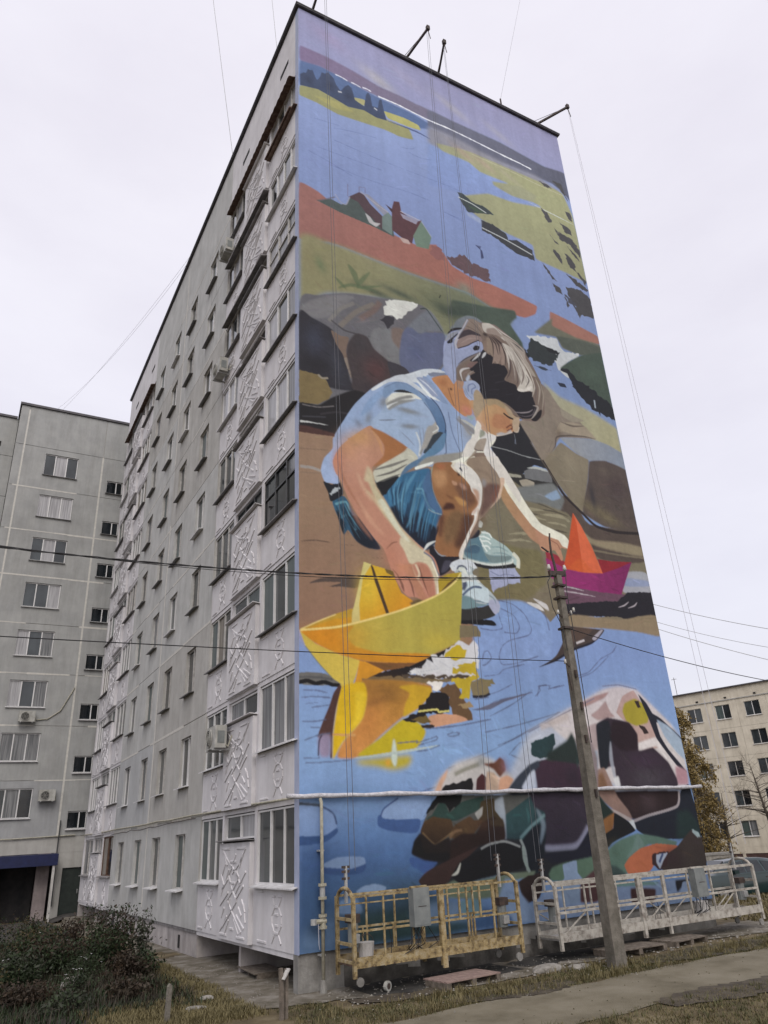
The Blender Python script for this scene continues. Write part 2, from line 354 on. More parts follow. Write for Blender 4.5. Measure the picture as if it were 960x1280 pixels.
    def strands(guides, n, w0, w1, cols, seed, alpha=.85, jit=3.0, cut=.35):
        rr = np.random.RandomState(seed); G = [pts(g) for g in guides]; m = min(len(g) for g in G); G = [np.stack([np.interp(np.linspace(0, 1, 9), np.linspace(0, 1, len(g)), g[:, i]) for i in (0, 1)], 1) for g in G]
        for _ in range(n):
            k = rr.randint(len(G) - 1); t = rr.rand(); q = G[k] * (1 - t) + G[k + 1] * t; a, b = rr.rand() * cut, 1 - rr.rand() * cut
            u = np.linspace(a, b, 6) * 8; q = np.stack([np.interp(u, range(9), q[:, i]) for i in (0, 1)], 1) + rr.randn(6, 2) * jit / 6 * .35
            c = cols[rr.randint(len(cols))]; S('@P ' + ' '.join('%.2f,%.2f' % tuple(p) for p in q), rr.uniform(w0, w1), c, alpha * rr.uniform(.6, 1), taper=True)
    def dabs(x0, y0, x1, y1, n, ang, seed, l=7, w=1.6, amt=.22, alpha=.5):
        # short brush marks in the local colour, box given in measured points
        rr = np.random.RandomState(seed)
        for _ in range(n):
            p = np.array([rr.uniform(x0, x1), rr.uniform(y0, y1)]); c = on_wall(p[None])[0].astype(int)
            if not (2 < c[0] < _W - 3 and 2 < c[1] < _H - 3): continue
            col = l2s(cv[c[1], c[0]]) * 255 * (1 + rr.uniform(-amt, amt)) + rr.randn(3) * 4; a = radians(ang + rr.randn() * 22); d = np.array([cos(a), -sin(a)]) * l * rr.uniform(.4, 1.2); n_ = np.array([d[1], -d[0]]) * rr.uniform(-.15, .15)
            q = [p - d, p + n_, p + d]; e = on_wall(np.array(q)).astype(int)
            if min(e[:, 0].min(), e[:, 1].min()) < 1 or e[:, 0].max() > _W - 2 or e[:, 1].max() > _H - 2 or max(np.abs(l2s(cv[v[1], v[0]]) - l2s(cv[c[1], c[0]])).max() for v in (e[0], e[2])) > .07: continue
            S('@P ' + ' '.join('%.2f,%.2f' % tuple(z) for z in q), w * rr.uniform(.4, 1.3), tuple(np.clip(col, 5, 250)), alpha * rr.uniform(.4, 1), taper=True)
    # ---- water ground coat
    P('@P 360,0 380,-10 900,200 960,1250 340,1250', (141, 154, 203), sm=False, grad=('@P 420,150', '@P 480,960', (124, 154, 210)), amp=.05)
    # ---- sky
    P('@A 40,0 1000,470 @B 640,330 665,560 560,512 480,470 340,392 230,342 100,290 0,238 @A 700,548 640,520 560,480 450,430 330,360 200,290 40,220', (146, 148, 192), sm=False, amp=.05)
    B('@A 200,190', 28, 14, (158, 146, 188), .55, .4); B('@A 450,400', 30, 12, (176, 172, 182), .7, .45); B('@A 820,540', 34, 9, (168, 165, 180), .6, .45)
    B('@B 330,350', 30, 8, (165, 163, 182), .5, .45); B('@A 600,400', 40, 12, (160, 156, 190), .4, .45)
    # ---- far ridge, left
    P('@A 60,300 160,330 240,372 450,488 620,568 705,620 712,648 600,632 480,562 250,472 60,425', (88, 108, 155), soft=1)
    P('@A 60,228 200,288 330,358 450,430 560,480 640,520 700,548 722,606 600,552 450,484 330,424 240,374 160,332 60,300', (124, 108, 146), soft=1, grad=('@A 60,230', '@A 640,540', (118, 112, 138)))
    # ---- ridge right and mist under it
    P('@B -20,228 100,284 230,343 340,393 480,470 560,513 660,548 700,700 660,650 600,600 520,566 400,515 250,455 100,370 -20,310', (106, 108, 132), soft=1, grad=('@B 0,260', '@B 640,600', (92, 94, 116)))
    P('@B -20,312 100,362 250,442 400,512 520,560 640,640 640,680 520,640 400,590 200,500 60,436 -20,392', (140, 138, 156), soft=3)
    P('@B 20,396 180,436 330,500 420,540 560,600 650,650 700,760 760,1000 790,1100 660,1040 520,975 500,905 380,850 250,780 205,745 170,700 130,640 300,642 480,700 540,718 400,640 300,600 180,500 60,445', (158, 156, 130), soft=1, grad=('@B 100,430', '@B 420,700', (160, 158, 126)))
    B('@B 160,450 260,500', 22, 7, (172, 150, 140), .7, .45); B('@B 380,560', 30, 6, (170, 160, 145), .5, .45)
    P('@B -20,402 60,440 180,490 240,540 380,598 300,588 330,625 480,680 545,716 400,690 280,648 170,656 125,640 -20,600', (136, 152, 205), soft=1)
    P('@B 300,600 430,610 520,660 500,690 400,660', (155, 153, 130), soft=1)
    S('@B 480,690 560,730 640,770 710,806', 1.4, (196, 198, 200), taper=True); S('@B 200,452 400,540 520,600 655,660', .9, (186, 182, 160))
    S('@A 450,482 540,520 600,550 700,600 800,642 900,690 960,720 @B 300,430 370,465 440,498 495,527', 2.2, (214, 214, 234), jit=.2)
    for s in ('@A 235,372 262,384 296,404', '@A 315,412 340,424 362,437', '@A 372,438 395,446 415,459'): S(s, 1.8, (206, 206, 228), jit=.2)
    # ---- left field and firs
    P('@A 58,428 120,428 250,480 380,540 500,600 600,640 625,698 560,684 480,648 400,622 250,572 140,512 58,475', (150, 146, 108), soft=.6)
    P('@A 480,556 580,590 650,626 662,652 600,634 500,592', (176, 170, 112)); P('@A 330,488 382,500 386,528 340,520', (172, 166, 125)); P('@A 130,478 250,510 330,560 240,545', (166, 158, 108), soft=1)
    P('@A 60,370 78,362 88,366 100,345 112,352 122,350 136,385 145,400 158,388 168,362 184,368 200,362 216,380 228,392 240,424 262,455 285,432 300,425 318,440 326,470 334,500 380,532 390,472 400,462 412,482 420,530 448,540 455,500 466,496 480,560 494,604 440,588 380,552 300,534 240,498 150,447 60,425', (66, 78, 112), sm=False)
    B('@A 100,400 210,430 300,480', 7, 8, (52, 62, 92), .6)
    S('@A 490,602 600,642 660,668 712,697', 2.6, (80, 92, 138), taper=True); S('@A 430,540 445,552', 2, (190, 190, 205)); S('@A 250,458 268,462', 2, (190, 190, 205))
    for s in ('@A 100,750 210,812 320,880', '@A 150,735 300,790 470,852', '@A 230,700 460,800 700,892', '@A 200,820 420,905 600,960 700,1000', '@A 560,735 610,745 640,738', '@A 600,760 660,790 712,800', '@A 640,870 800,930 900,975',
              '@A 780,1060 880,1110', '@B 80,750 180,790', '@A 230,640 330,660 440,690', '@A 130,590 260,630'):
        S(s, .6, (98, 112, 165), .75, jit=.3)
    # ---- islands and trees, right
    P('@B 125,640 150,645 200,690 260,715 310,755 260,748 180,742 140,682', (70, 80, 86), rough=.5); P('@B 170,700 270,745 215,740', (75, 95, 80), rough=.4)
    S('@B 130,665 200,700 270,745', 1.3, (205, 208, 210))
    P('@B 245,780 300,800 370,850 380,880 420,880 500,930 512,985 430,952 370,912 300,860 248,832', (70, 72, 80), rough=.5); S('@B 248,818 370,880 500,955', 1.5, (196, 198, 204)); P('@B 170,740 240,775 245,800 180,760', (160, 172, 208), soft=1)
    P('@B 215,905 245,912 240,925 @B 250,935 258,970 245,975 240,930', (70, 78, 120)); 
    for s in ('@B 538,718 575,742 600,790 578,795 560,755', '@B 610,822 650,850 700,880 735,930 745,975 712,940 690,905 640,880', '@B 660,735 690,750 700,790 680,775', '@B 630,785 690,830 700,860 660,840', '@B 585,850 610,880 634,905 612,892',
              '@B 598,918 640,960 652,1005 625,970', '@B 662,945 690,970 712,1000 722,1045 690,1018 672,980', '@B 670,905 720,960 745,1000 700,950', '@B 545,990 565,1010 600,1060 628,1090 600,1075 570,1030',
              '@B 598,1090 640,1120 655,1155 622,1140', '@B 668,1048 720,1080 780,1130 772,1140 720,1110', '@B 665,1112 740,1130 790,1175 808,1270 760,1262 720,1215 680,1160', '@B 660,1160 690,1210 680,1220', '@B 700,1200 760,1250 740,1275',
              '@B 720,1040 770,1090 765,1110', '@B 600,580 640,600 680,690 650,650', '@B 530,585 570,600 600,625 560,612'):
        P(s, (84, 82, 88), rough=.9)
    # ---- red hill
    P('@A 56,912 150,958 250,1040 430,1120 560,1190 680,1240 700,1222 780,1225 @B 20,905 60,950 100,1010 200,1070 290,1100 400,1150 522,1210 515,1250 460,1268 @C 1020,340 900,262 750,212 600,162 450,104 300,44 200,10 56,-10', (160, 110, 106), soft=.7, grad=('@C 100,0', '@C 900,250', (170, 112, 102)))
    P('@D 430,118 520,162 600,205 664,240 675,282 560,262 480,238 430,212 428,160', (166, 116, 106), soft=.7)
    # ---- slope
    P('@C 56,-20 200,8 300,42 450,102 600,160 750,210 900,262 1010,330 1120,400 1040,470 790,480 760,440 680,345 460,292 200,268 56,310', (150, 145, 112), soft=3, grad=('@C 300,150', '@C 1000,320', (116, 122, 104)))
    P('@D -60,60 100,90 250,112 262,150 230,180 290,272 302,332 250,290 150,190 0,140 -80,130', (82, 96, 88), soft=1.2)
    B('@C 560,268 440,262', 30, 6, (76, 88, 78), .8, .15); B('@C 780,345', 26, 11, (72, 86, 76), .8, .3); B('@C 870,360', 22, 18, (70, 84, 78), .8); B('@C 720,280', 30, 10, (112, 116, 92), .5); B('@C 880,240', 12, 9, (130, 146, 134), .7); B('@C 110,90', 12, 20, (142, 130, 100), .4)
    B('@C 160,120', 6, 12, (104, 122, 92), .7, -.4)
    for s, w in (('@C 300,120 330,170 350,230', 7), ('@C 410,160 370,200 345,235', 5), ('@C 235,185 262,215 290,245', 4), ('@C 250,240 320,225 450,262', 4), ('@C 470,230 400,235 340,240', 3)): S(s, w, (96, 112, 84), .75, taper=True, soft=.8)
    S('@C 755,290 762,275', 1, (50, 60, 55))
    # bush and houses
    P('@B 75,960 110,970 135,950 160,955 200,1000 215,995 250,1020 280,1025 292,1092 200,1062 100,1005', (108, 84, 92), rough=1.1); P('@B 0,905 50,930 60,985 20,975 -10,950', (150, 100, 100), rough=1)
    P('@A 140,1000 215,995 265,1022 290,1018 310,985 350,990 400,1030 470,1085 520,1085 530,1185 430,1135 260,1062', (84, 95, 96), sm=False)
    P('@A 300,985 355,960 380,975 410,1020 472,1082 470,1150 420,1090 385,1060 350,1010', (94, 72, 82), sm=False)
    P('@A 380,968 400,972 505,1065 480,1078', (150, 150, 172), sm=False); S('@A 362,958 420,1005 500,1062', 1, (178, 172, 186)); P('@A 470,1082 500,1062 522,1086 520,1176 470,1142', (116, 132, 132), sm=False)
    P('@A 518,1045 528,1006 556,1010 566,1060 640,1110 668,1100 628,1180 620,1218 570,1190 520,1150', (102, 66, 74), sm=False); P('@A 485,1020 520,1045 520,1065', (80, 60, 72), sm=False)
    P('@A 560,1066 650,1102 640,1122 575,1092', (158, 152, 176), sm=False); S('@A 560,1056 660,1104', 1, (190, 184, 196)); P('@A 625,1180 664,1108 716,1188 702,1246 640,1232', (116, 136, 124), sm=False)
    P('@A 385,1065 410,1085 430,1112 462,1118 440,1134 405,1112', (188, 184, 190)); P('@A 555,1185 600,1200 610,1222 575,1212', (196, 170, 168))
    for s in ('@A 298,920 298,980', '@A 355,935 385,938 385,965', '@A 355,935 355,960'): S(s, .8, (120, 105, 130), .8, sm=False)
    S('@A 235,970 262,1010 290,1022 308,985', 1.2, (170, 168, 190), .8); S('@A 664,1104 716,1186', .9, (170, 175, 180)); S('@A 150,1005 235,985', 1.4, (110, 100, 110), .8)
    # ---- left rocks
    P('@C 56,312 150,276 300,266 460,290 640,318 700,350 745,410 780,470 792,560 762,650 620,680 480,800 300,930 56,960', (108, 106, 116), soft=.4)
    P('@C 120,300 220,275 330,285 240,350 180,390 100,380 60,340', (128, 126, 134), soft=1); S('@C 330,315 260,345 205,405', 4, (132, 128, 130), soft=.6); S('@C 430,320 340,360 260,430', 5, (126, 118, 116), soft=.8); S('@C 460,310 430,350 360,395', 6, (122, 100, 96), .8, soft=1)
    S('@C 215,400 280,450 340,470', 2, (80, 76, 84), .8); S('@C 480,440 440,490 400,480', 1.5, (70, 68, 78), .8)
    P('@C 440,440 520,450 560,560 555,620 480,590 430,540 405,490', (122, 122, 130), soft=1)
    P('@C 520,440 580,450 592,520 560,545 520,500', (122, 106, 104), soft=1.2)
    P('@C 570,470 610,425 650,440 700,462 780,470 792,560 752,645 600,672 556,600', (98, 104, 138), soft=.8); P('@C 600,430 700,350 770,450 700,455 660,470 620,440', (118, 122, 136), soft=1); B('@C 640,560', 12, 12, (84, 92, 132), .6)
    P('@C 56,358 120,388 220,448 275,550 310,700 332,752 200,735 56,650', (56, 54, 66), soft=.4); B('@C 130,500', 14, 22, (70, 74, 98), .8); B('@C 240,620', 10, 26, (72, 74, 92), .7, -.3); B('@C 140,620', 16, 10, (44, 42, 52), .7)
    P('@C 215,452 262,478 304,490 290,560 314,600 316,692 296,640 272,570 240,520', (124, 104, 96)); P('@C 280,590 312,600 316,690 300,650', (142, 128, 122))
    P('@C 340,468 395,485 430,545 505,612 525,682 400,782 322,742 318,690 292,575 300,515', (78, 68, 74), soft=.3); B('@C 440,650', 16, 18, (98, 64, 68), .9); B('@C 360,520', 12, 14, (70, 66, 74), .7); B('@C 400,740', 14, 8, (66, 56, 66), .7)
    P('@C 500,606 580,636 605,672 520,692 505,650', (70, 66, 78))
    P('@C 485,306 530,298 560,302 600,308 650,322 630,345 600,358 575,385 540,398 520,378 478,372', (214, 214, 216), rough=.7)
    P('@C 455,400 495,378 530,386 528,420 495,444 480,412', (64, 62, 74), rough=.4); S('@C 660,345 690,345 730,400 775,465', 1.6, (70, 80, 82), .9)
    P('@C 56,812 150,825 215,790 330,750 405,780 335,830 285,900 232,985 56,965', (40, 37, 44), soft=.3); P('@C 56,648 150,672 190,700 222,762 205,792 150,822 56,812', (126, 108, 76), rough=.3)
    S('@C 150,672 170,690 200,690', 2, (150, 140, 130)); S('@C 60,905 110,910 200,926', 2.2, (196, 196, 204), taper=2); S('@C 70,820 150,835 230,830', 1.2, (110, 104, 110)); S('@C 70,880 190,885', 1.5, (70, 68, 80))
    P('@C 56,925 120,935 232,968 230,986 56,962', (90, 58, 56), soft=.6)
    S('@C 310,870 240,860 160,870', 2, (66, 60, 70), .8)
    # ---- sand left of and behind the boy
    P('@P 366,538 @C 120,968 230,982 400,980 760,1000 @P 640,600 640,830 470,838 @g 30,372', (150, 121, 105), sm=False, grad=('@P 380,560', '@P 400,770', (140, 112, 95)), amp=.06)
    for s in ('@E 60,305 130,300 220,312', '@E 265,322 340,326', '@E 415,388 490,390'): S(s, 1, (98, 78, 70), taper=True)
    S('@C 60,1130 120,1138 165,1155', 2.6, (158, 148, 150)); S('@C 60,1040 130,1045 200,1050', .7, (120, 98, 88), .8); S('@C 60,1160 160,1165', .8, (125, 105, 95), .7)
    P('@E 105,515 160,490 240,484 360,488 345,538 270,532 205,532 265,512 180,508', (92, 78, 74))
    # ---- ground to the right: wet sand with ripples
    P('@D 60,900 200,900 300,930 440,970 490,1040 @F 470,240 560,320 800,350 @P 826,792 720,775 @F 640,760 430,700 350,790 300,735 200,688 100,690 -60,760 -60,300', (122, 113, 98), sm=False)
    P('@F 100,400 200,420 300,440 330,590 300,620 250,670 180,690 100,690 60,650 0,640 0,480', (118, 110, 82), soft=1.4)
    for i, (s, w) in enumerate((('@F 150,215 250,225 320,232', 3), ('@F 160,265 250,262 330,280', 2.6), ('@F 190,300 260,298', 2.4), ('@F 180,130 260,135 330,165', 3), ('@F 250,160 330,190 400,215', 3.4), ('@F 300,250 400,262 450,290', 3.4),
                 ('@F 330,290 400,300 440,320', 2.5), ('@F 140,350 200,345 250,352', 2.2), ('@F 120,385 200,378 260,390', 2.2), ('@F 190,75 250,80 300,115', 3))): S(s, w, (160, 151, 132), .8, taper=True, jit=.3)
    for s, w in (('@F 150,240 230,243 300,255', 1.8), ('@F 190,285 270,280', 1.6), ('@F 300,225 380,240 440,262', 2), ('@F 170,328 260,330', 1.8), ('@F 230,180 300,200 380,235', 1.8), ('@F 290,330 380,332 440,345', 2), ('@F 140,365 230,362', 1.5)): S(s, w, (88, 80, 72), .85, taper=True)
    P('@F 400,160 480,180 545,300 800,345 822,488 600,475 545,380 440,250 400,230', (94, 80, 77), soft=.8); P('@F 470,290 560,375 700,392 808,418 815,460 700,440 560,400 480,330', (146, 132, 114), soft=1); S('@F 560,430 700,455 820,470', 2, (120, 108, 96))
    # ---- dark water behind the face
    P('@D 120,760 200,700 300,660 340,780 420,905 350,885 290,930 210,915 160,850', (46, 47, 58)); S('@D 135,790 220,812 300,840 380,858', .9, (150, 152, 160)); S('@D 250,730 260,780', .6, (120, 125, 135))
    P('@D 210,912 290,930 430,935 470,1010 300,1000 240,960', (60, 58, 60), soft=.6); P('@D 300,915 350,893 405,905 432,935 440,972 380,965 305,950', (112, 112, 120)); P('@D 310,900 350,892 405,905 420,920 360,905', (180, 182, 188)); P('@D 275,962 310,955 350,972 345,998 290,990', (164, 154, 146)); P('@D 215,925 280,935 285,948 220,942', (160, 155, 148))
    P('@D 260,1000 350,985 440,975 480,1020 500,1060 480,1110 400,1080 300,1060', (118, 120, 126), soft=1); P('@D 400,1040 460,1010 482,1050 440,1062', (140, 160, 196), soft=.5)
    # ---- creek, right bank
    P('@D 350,222 440,150 440,188 560,248 680,285 700,345 580,335 490,300 460,246', (112, 112, 100), soft=1); P('@D 460,240 600,265 685,300 695,335 580,335 500,300', (92, 98, 92), soft=1)
    P('@D 310,240 360,238 460,250 475,290 500,318 575,330 570,348 515,372 500,395 520,430 560,455 520,450 470,410 450,360 400,330 340,270', (204, 207, 218), rough=.8)
    P('@D 330,250 400,290 440,320 470,335 452,375 430,388 345,362 312,330', (60, 68, 74), rough=.9); P('@D 300,300 330,345 310,360', (50, 54, 62), rough=.6); P('@D 400,290 480,322 470,335 420,318', (44, 48, 56), rough=.6); P('@D 345,385 400,395 440,415 400,412', (66, 74, 92), rough=.5); P('@D 465,472 500,478 512,498 480,492', (52, 60, 84))
    P('@D 480,402 520,370 580,338 700,330 765,662 700,590 640,550 570,470', (80, 95, 88), soft=.4); B('@D 640,430', 16, 12, (90, 108, 98), .6)
    P('@D 478,400 520,408 560,455 610,490 660,520 700,560 755,600 766,668 700,640 640,610 600,560 560,520 520,440', (46, 50, 62), rough=1.3); S('@D 650,560 655,600', 2, (170, 180, 200)); P('@D 500,30 540,60 560,90 530,80', (84, 84, 98), rough=.8)
    # ---- right bank and big rocks
    P('@D 392,470 480,545 600,600 700,660 790,725 812,850 700,800 620,745 520,660 460,590', (172, 168, 150), soft=2.2, grad=('@D 420,520', '@D 780,760', (176, 170, 142)))
    P('@D 275,668 330,640 395,600 385,480 420,510 480,600 560,650 640,740 660,756 480,748 440,820 420,860 392,872 330,760', (140, 127, 120), soft=.4); P('@D 480,602 545,640 600,665 540,670 490,640', (156, 146, 136), soft=.8)
    P('@D 480,672 540,672 600,690 655,752 560,738 500,718 455,722', (164, 150, 138), soft=.6); S('@D 480,668 540,690 600,690', 2.2, (92, 80, 78), .8, taper=True); S('@D 430,826 455,790 462,745 520,738 600,742 655,756', 2, (100, 88, 86), taper=True); S('@D 440,765 420,820', 1.5, (96, 84, 82), taper=True); S('@D 385,480 395,540 390,600', 1.6, (110, 98, 92)); B('@D 470,720', 6, 8, (100, 84, 76), .6)
    P('@D 480,750 580,752 655,760 720,785 805,838 815,925 720,868 620,862 560,825', (154, 157, 172), soft=.6, grad=('@D 520,760', '@D 780,880', (140, 148, 172)))
    P('@D 400,860 440,815 482,772 560,828 622,862 618,960 592,1122 500,1022 420,912', (134, 123, 110), soft=.3); B('@D 540,860', 14, 14, (150, 138, 124), .7); B('@D 430,880', 8, 14, (120, 108, 96), .6)
    P('@D 625,866 705,864 815,918 880,1222 700,1192 592,1122 618,960', (96, 83, 82), soft=.3); B('@D 760,1000', 18, 20, (86, 70, 76), .7); B('@D 720,1150 640,1100', 20, 9, (114, 102, 84), .9, .3); B('@D 640,1040', 5, 18, (66, 62, 72), .8); B('@D 700,920', 14, 8, (104, 92, 88), .6)
    S('@D 390,860 430,925 500,1035 590,1125 660,1190 760,1220 890,1228', 3.2, (58, 48, 52)); S('@D 330,770 380,850 470,990', 1.4, (96, 86, 80))
    # ---- red boat
    P('@F 365,590 500,618 742,656 700,684 440,702 392,655', (106, 76, 98)); P('@F 720,545 828,545 858,642 716,640', (162, 163, 180), soft=.6); P('@F 735,570 840,585 850,610 725,610', (140, 150, 188), soft=.8)
    P('@F 405,702 560,690 690,684 735,640 862,640 880,758 780,762 740,778 680,762 560,762 470,758 408,752', (44, 42, 56), rough=.3)
    for s in ('@F 690,716 720,706 742,688', '@F 738,720 770,708 784,690', '@F 380,630 470,642 575,662', '@F 400,612 450,616 520,634'): S(s, 1.2, (180, 172, 186), taper=True)
    P('@F 425,752 560,762 700,778 870,756 905,858 800,842 720,832 620,822 450,812', (138, 124, 104), soft=.4)
    P('@F 585,474 660,486 756,490 735,520 612,548', (148, 38, 52), sm=False); P('@F 325,438 380,452 435,500 418,525 335,490', (150, 45, 62), sm=False)
    P('@F 326,468 420,520 612,546 690,520 756,490 740,540 706,652 600,640 500,622 400,600 345,560', (150, 48, 116), sm=False, grad=('@F 340,520', '@F 720,600', (128, 38, 100)))
    P('@F 462,243 482,300 515,541 415,522 440,400', (198, 82, 48), sm=False); P('@F 462,243 505,312 560,420 612,546 515,541 482,300', (216, 104, 72), sm=False)
    P('@F 445,520 515,541 610,546 560,530 500,470', (204, 96, 50), alpha=.6, soft=.6)
    P('@F 295,1014 345,985 385,948 430,850 445,812 560,822 590,825 620,830 590,872 560,895 520,905 450,940 380,985', (78, 68, 68)); S('@F 295,1014 380,978 470,925 560,892 610,840', 2.2, (40, 40, 58), taper=True)
    P('@F 560,870 600,830 612,832 575,880', (160, 160, 180)); P('@F 415,758 432,765 442,800 432,850 418,870 410,800', (205, 205, 210)); S('@F 480,895 520,880', 2, (190, 190, 200)); P('@F 455,820 560,825 500,880 440,890', (92, 76, 70))
    # ---- water rings, sketch lines
    P('@F -20,700 90,682 200,684 280,720 340,780 360,860 340,960 200,1000 -20,1020', (132, 160, 214), soft=1.2)
    for s in ('@F 90,680 160,700 220,750 255,820 240,855 150,880 110,910 95,960 110,1000 180,995 290,960', '@F 100,720 165,755 195,810 180,845 120,840', '@F 0,820 60,830 110,820 100,780 90,740', '@F 20,1060 90,1050 120,1025 220,1000', '@F 10,980 20,940 40,935 55,970 30,1000 10,1005',
              '@F 280,720 325,760 345,830', '@F 275,1160 300,1130 290,1110 340,1105 350,1120 420,1105', '@F 470,1060 540,1040 600,975 660,940 680,905', '@F 0,1160 80,1140 160,1100', '@F 470,1075 560,1040 640,960', '@F 30,1210 90,1180 200,1155 260,1140', '@F 240,690 300,712 330,770'):
        S(s, .8, (84, 92, 130), .75, jit=.35)
    P('@F 0,1220 60,1195 150,1165 250,1143 190,1165 100,1195 50,1225', (106, 106, 132)); P('@F 230,690 290,700 320,735 270,715', (200, 200, 205)); P('@F 262,670 330,700 340,735', (196, 196, 204))
    P('@F -20,1080 60,1070 75,1100 -20,1130', (120, 112, 82), rough=.8)
    dabs(374, 365, 560, 560, 420, -35, 1); dabs(600, 420, 800, 660, 360, -50, 2, 8, 1.6, .14); dabs(374, 300, 640, 400, 220, -20, 3, 9, 2.2, .12, .4); dabs(374, 90, 720, 300, 420, -22, 4, 10, 1.4, .10, .4); dabs(374, 20, 700, 200, 160, -25, 5, 12, 3, .05, .35)
    dabs(374, 545, 600, 780, 260, -4, 6, 10, 1.6, .08, .45); dabs(600, 600, 830, 780, 420, -8, 7, 10, 1.4, .22, .55)
    # ================= the boy
    # far leg and shoes first
    P('@c 590,805 760,800 800,850 800,900 720,905 640,940 620,965 600,900', (162, 168, 206), rough=.5); S('@c 600,820 660,850 700,840 760,850', .7, (90, 98, 140), .8)
    P('@c 410,730 520,745 600,772 740,765 765,795 600,805 470,775', (48, 48, 56)); P('@c 410,640 460,610 520,590 560,550 620,600 700,650 740,690 790,740 790,790 760,775 740,760 600,775 460,745 410,720', (168, 186, 194))
    P('@c 412,640 470,600 525,590 545,640 560,690 600,715 700,720 640,755 560,760 440,725', (92, 124, 146), soft=.4); P('@c 560,700 620,720 740,720 720,750 610,765', (118, 136, 144)); P('@c 430,690 480,640 530,650 520,700', (70, 98, 125), soft=.6)
    S('@c 440,742 600,778 735,765 750,740', 2, (205, 210, 215)); S('@c 750,700 785,740 785,800', 4, (205, 205, 200))
    for s in ('@c 525,590 560,590 600,610', '@c 535,620 580,620 605,640', '@c 545,650 585,655 600,675', '@c 540,560 590,570 610,600', '@c 530,600 560,660 580,690'): S(s, 1.6, (214, 220, 228))
    P('@c 510,490 530,480 550,500 540,530 515,520', (205, 208, 214)); P('@c 450,600 500,545 530,550 520,590 470,605', (38, 44, 62))
    P('@c 420,95 470,40 540,20 600,60 650,140 690,225 680,275 620,380 530,480 520,540 480,590 450,600 510,450 548,330 540,230 480,150', (130, 108, 100), soft=.3); B('@c 600,260', 12, 14, (116, 90, 96), .7); B('@c 510,90', 14, 10, (140, 122, 110), .7); B('@c 530,440', 8, 14, (112, 84, 66), .7)
    S('@c 672,170 697,235 682,290 640,350 600,400', 3, (206, 178, 166), taper=True)
    P('@D -10,640 50,650 72,690 60,760 10,860 -20,880', (165, 165, 182)); S('@D 0,700 40,740 60,760', 2.5, (140, 138, 145)); P('@D 50,795 60,760 90,740 110,720 100,800 60,818 20,860', (176, 160, 148), soft=.4)
    # far arm
    P('@D 180,930 260,1070 330,1165 400,1240 440,1262 380,1285 330,1250 250,1150 190,1060 175,990', (172, 136, 104), soft=.3, grad=('@D 200,980', '@D 380,1240', (180, 134, 112)))
    P('@F 270,300 330,340 400,365 432,398 436,425 402,420 414,472 404,482 372,432 330,438 300,420', (184, 136, 116)); S('@F 350,380 385,400 400,430', 1, (140, 92, 80))
    P('@D 75,735 110,725 158,738 135,765 130,795 150,840 210,925 265,1005 320,1095 380,1175 440,1205 500,1235 522,1262 515,1300 490,1290 470,1260 400,1235 340,1190 270,1100 215,1020 165,920 100,825 60,822 95,780 105,760', (222, 217, 212)); P('@D 100,760 130,795 120,820 100,815', (196, 186, 176))
    for s_ in ('@c 455,650 500,640 535,660', '@c 600,660 660,660 720,690', '@c 610,700 680,700 735,720'): S(s_, 1.2, (120, 146, 160), .8, taper=True)
    # far shoe left foot
    P('@c 405,1068 540,1060 600,1045 635,1108 600,1130 540,1145 400,1150', (60, 60, 62)); P('@c 400,1150 600,1145 640,1182 560,1180 400,1168', (30, 30, 38))
    P('@c 345,770 400,742 470,755 505,795 480,830 540,900 600,955 645,1010 665,1050 655,1095 620,1095 590,1040 540,1052 405,1068 410,960', (174, 186, 198)); P('@c 590,1045 600,1010 650,1015 665,1060 640,1108 620,1095', (168, 174, 206))
    P('@c 405,990 450,1000 520,1035 590,1042 520,1058 405,1068', (116, 144, 158)); S('@c 412,975 450,945 520,925 545,930', 1.8, (62, 74, 90)); S('@c 412,940 440,905 430,870', 1.4, (84, 96, 112))
    P('@c 200,650 225,690 300,725 400,716 410,745 345,765 330,815 262,850 235,770 200,700', (38, 40, 54)); S('@c 225,640 250,695 310,722 380,720', 1.4, (140, 145, 165))
    P('@c 330,775 365,750 410,740 470,755 512,795 495,802 460,785 470,820 440,800 420,790 380,795 350,820', (216, 221, 230)); S('@c 360,790 400,775 440,800', 1.4, (60, 70, 95)); S('@c 360,800 390,820 400,830', 1, (90, 96, 110))
    for s_ in ('@c 440,860 480,850 510,860', '@c 450,890 500,880 530,895', '@c 455,915 510,905 545,925'): S(s_, 1.8, (226, 230, 236), .9); S(s_.replace('8', '8'), .5, (90, 104, 124), .6)
    S('@c 560,960 620,1000 640,1040', 1.4, (120, 140, 160), .8, taper=True); S('@c 430,1010 520,1020 590,1035', 1.2, (90, 118, 138), .8)
    # near leg
    P('@c 203,132 250,100 330,92 400,140 470,250 525,330 505,430 480,500 432,640 402,715 300,722 235,690 236,600 270,480 278,400 215,310 197,210', (165, 110, 74), grad=('@c 250,150', '@c 380,640', (104, 72, 54))); B('@c 280,200', 12, 14, (196, 138, 90), .9); B('@c 340,320 400,350', 12, 7, (186, 128, 82), .8, .4); B('@c 430,250', 8, 12, (170, 112, 88), .7)
    B('@c 430,470', 10, 18, (112, 78, 58), .8); B('@c 300,620', 8, 20, (92, 62, 52), .8); B('@c 380,600', 7, 22, (124, 90, 66), .7); S('@c 285,405 320,388 350,385 362,400', 3, (64, 40, 34), .85, taper=True); S('@c 300,420 260,540 250,600', 4, (84, 54, 46), .7, soft=.8); B('@c 400,170', 6, 5, (90, 60, 60), .7); B('@c 370,150 360,230', 7, 4, (200, 150, 120), .7)
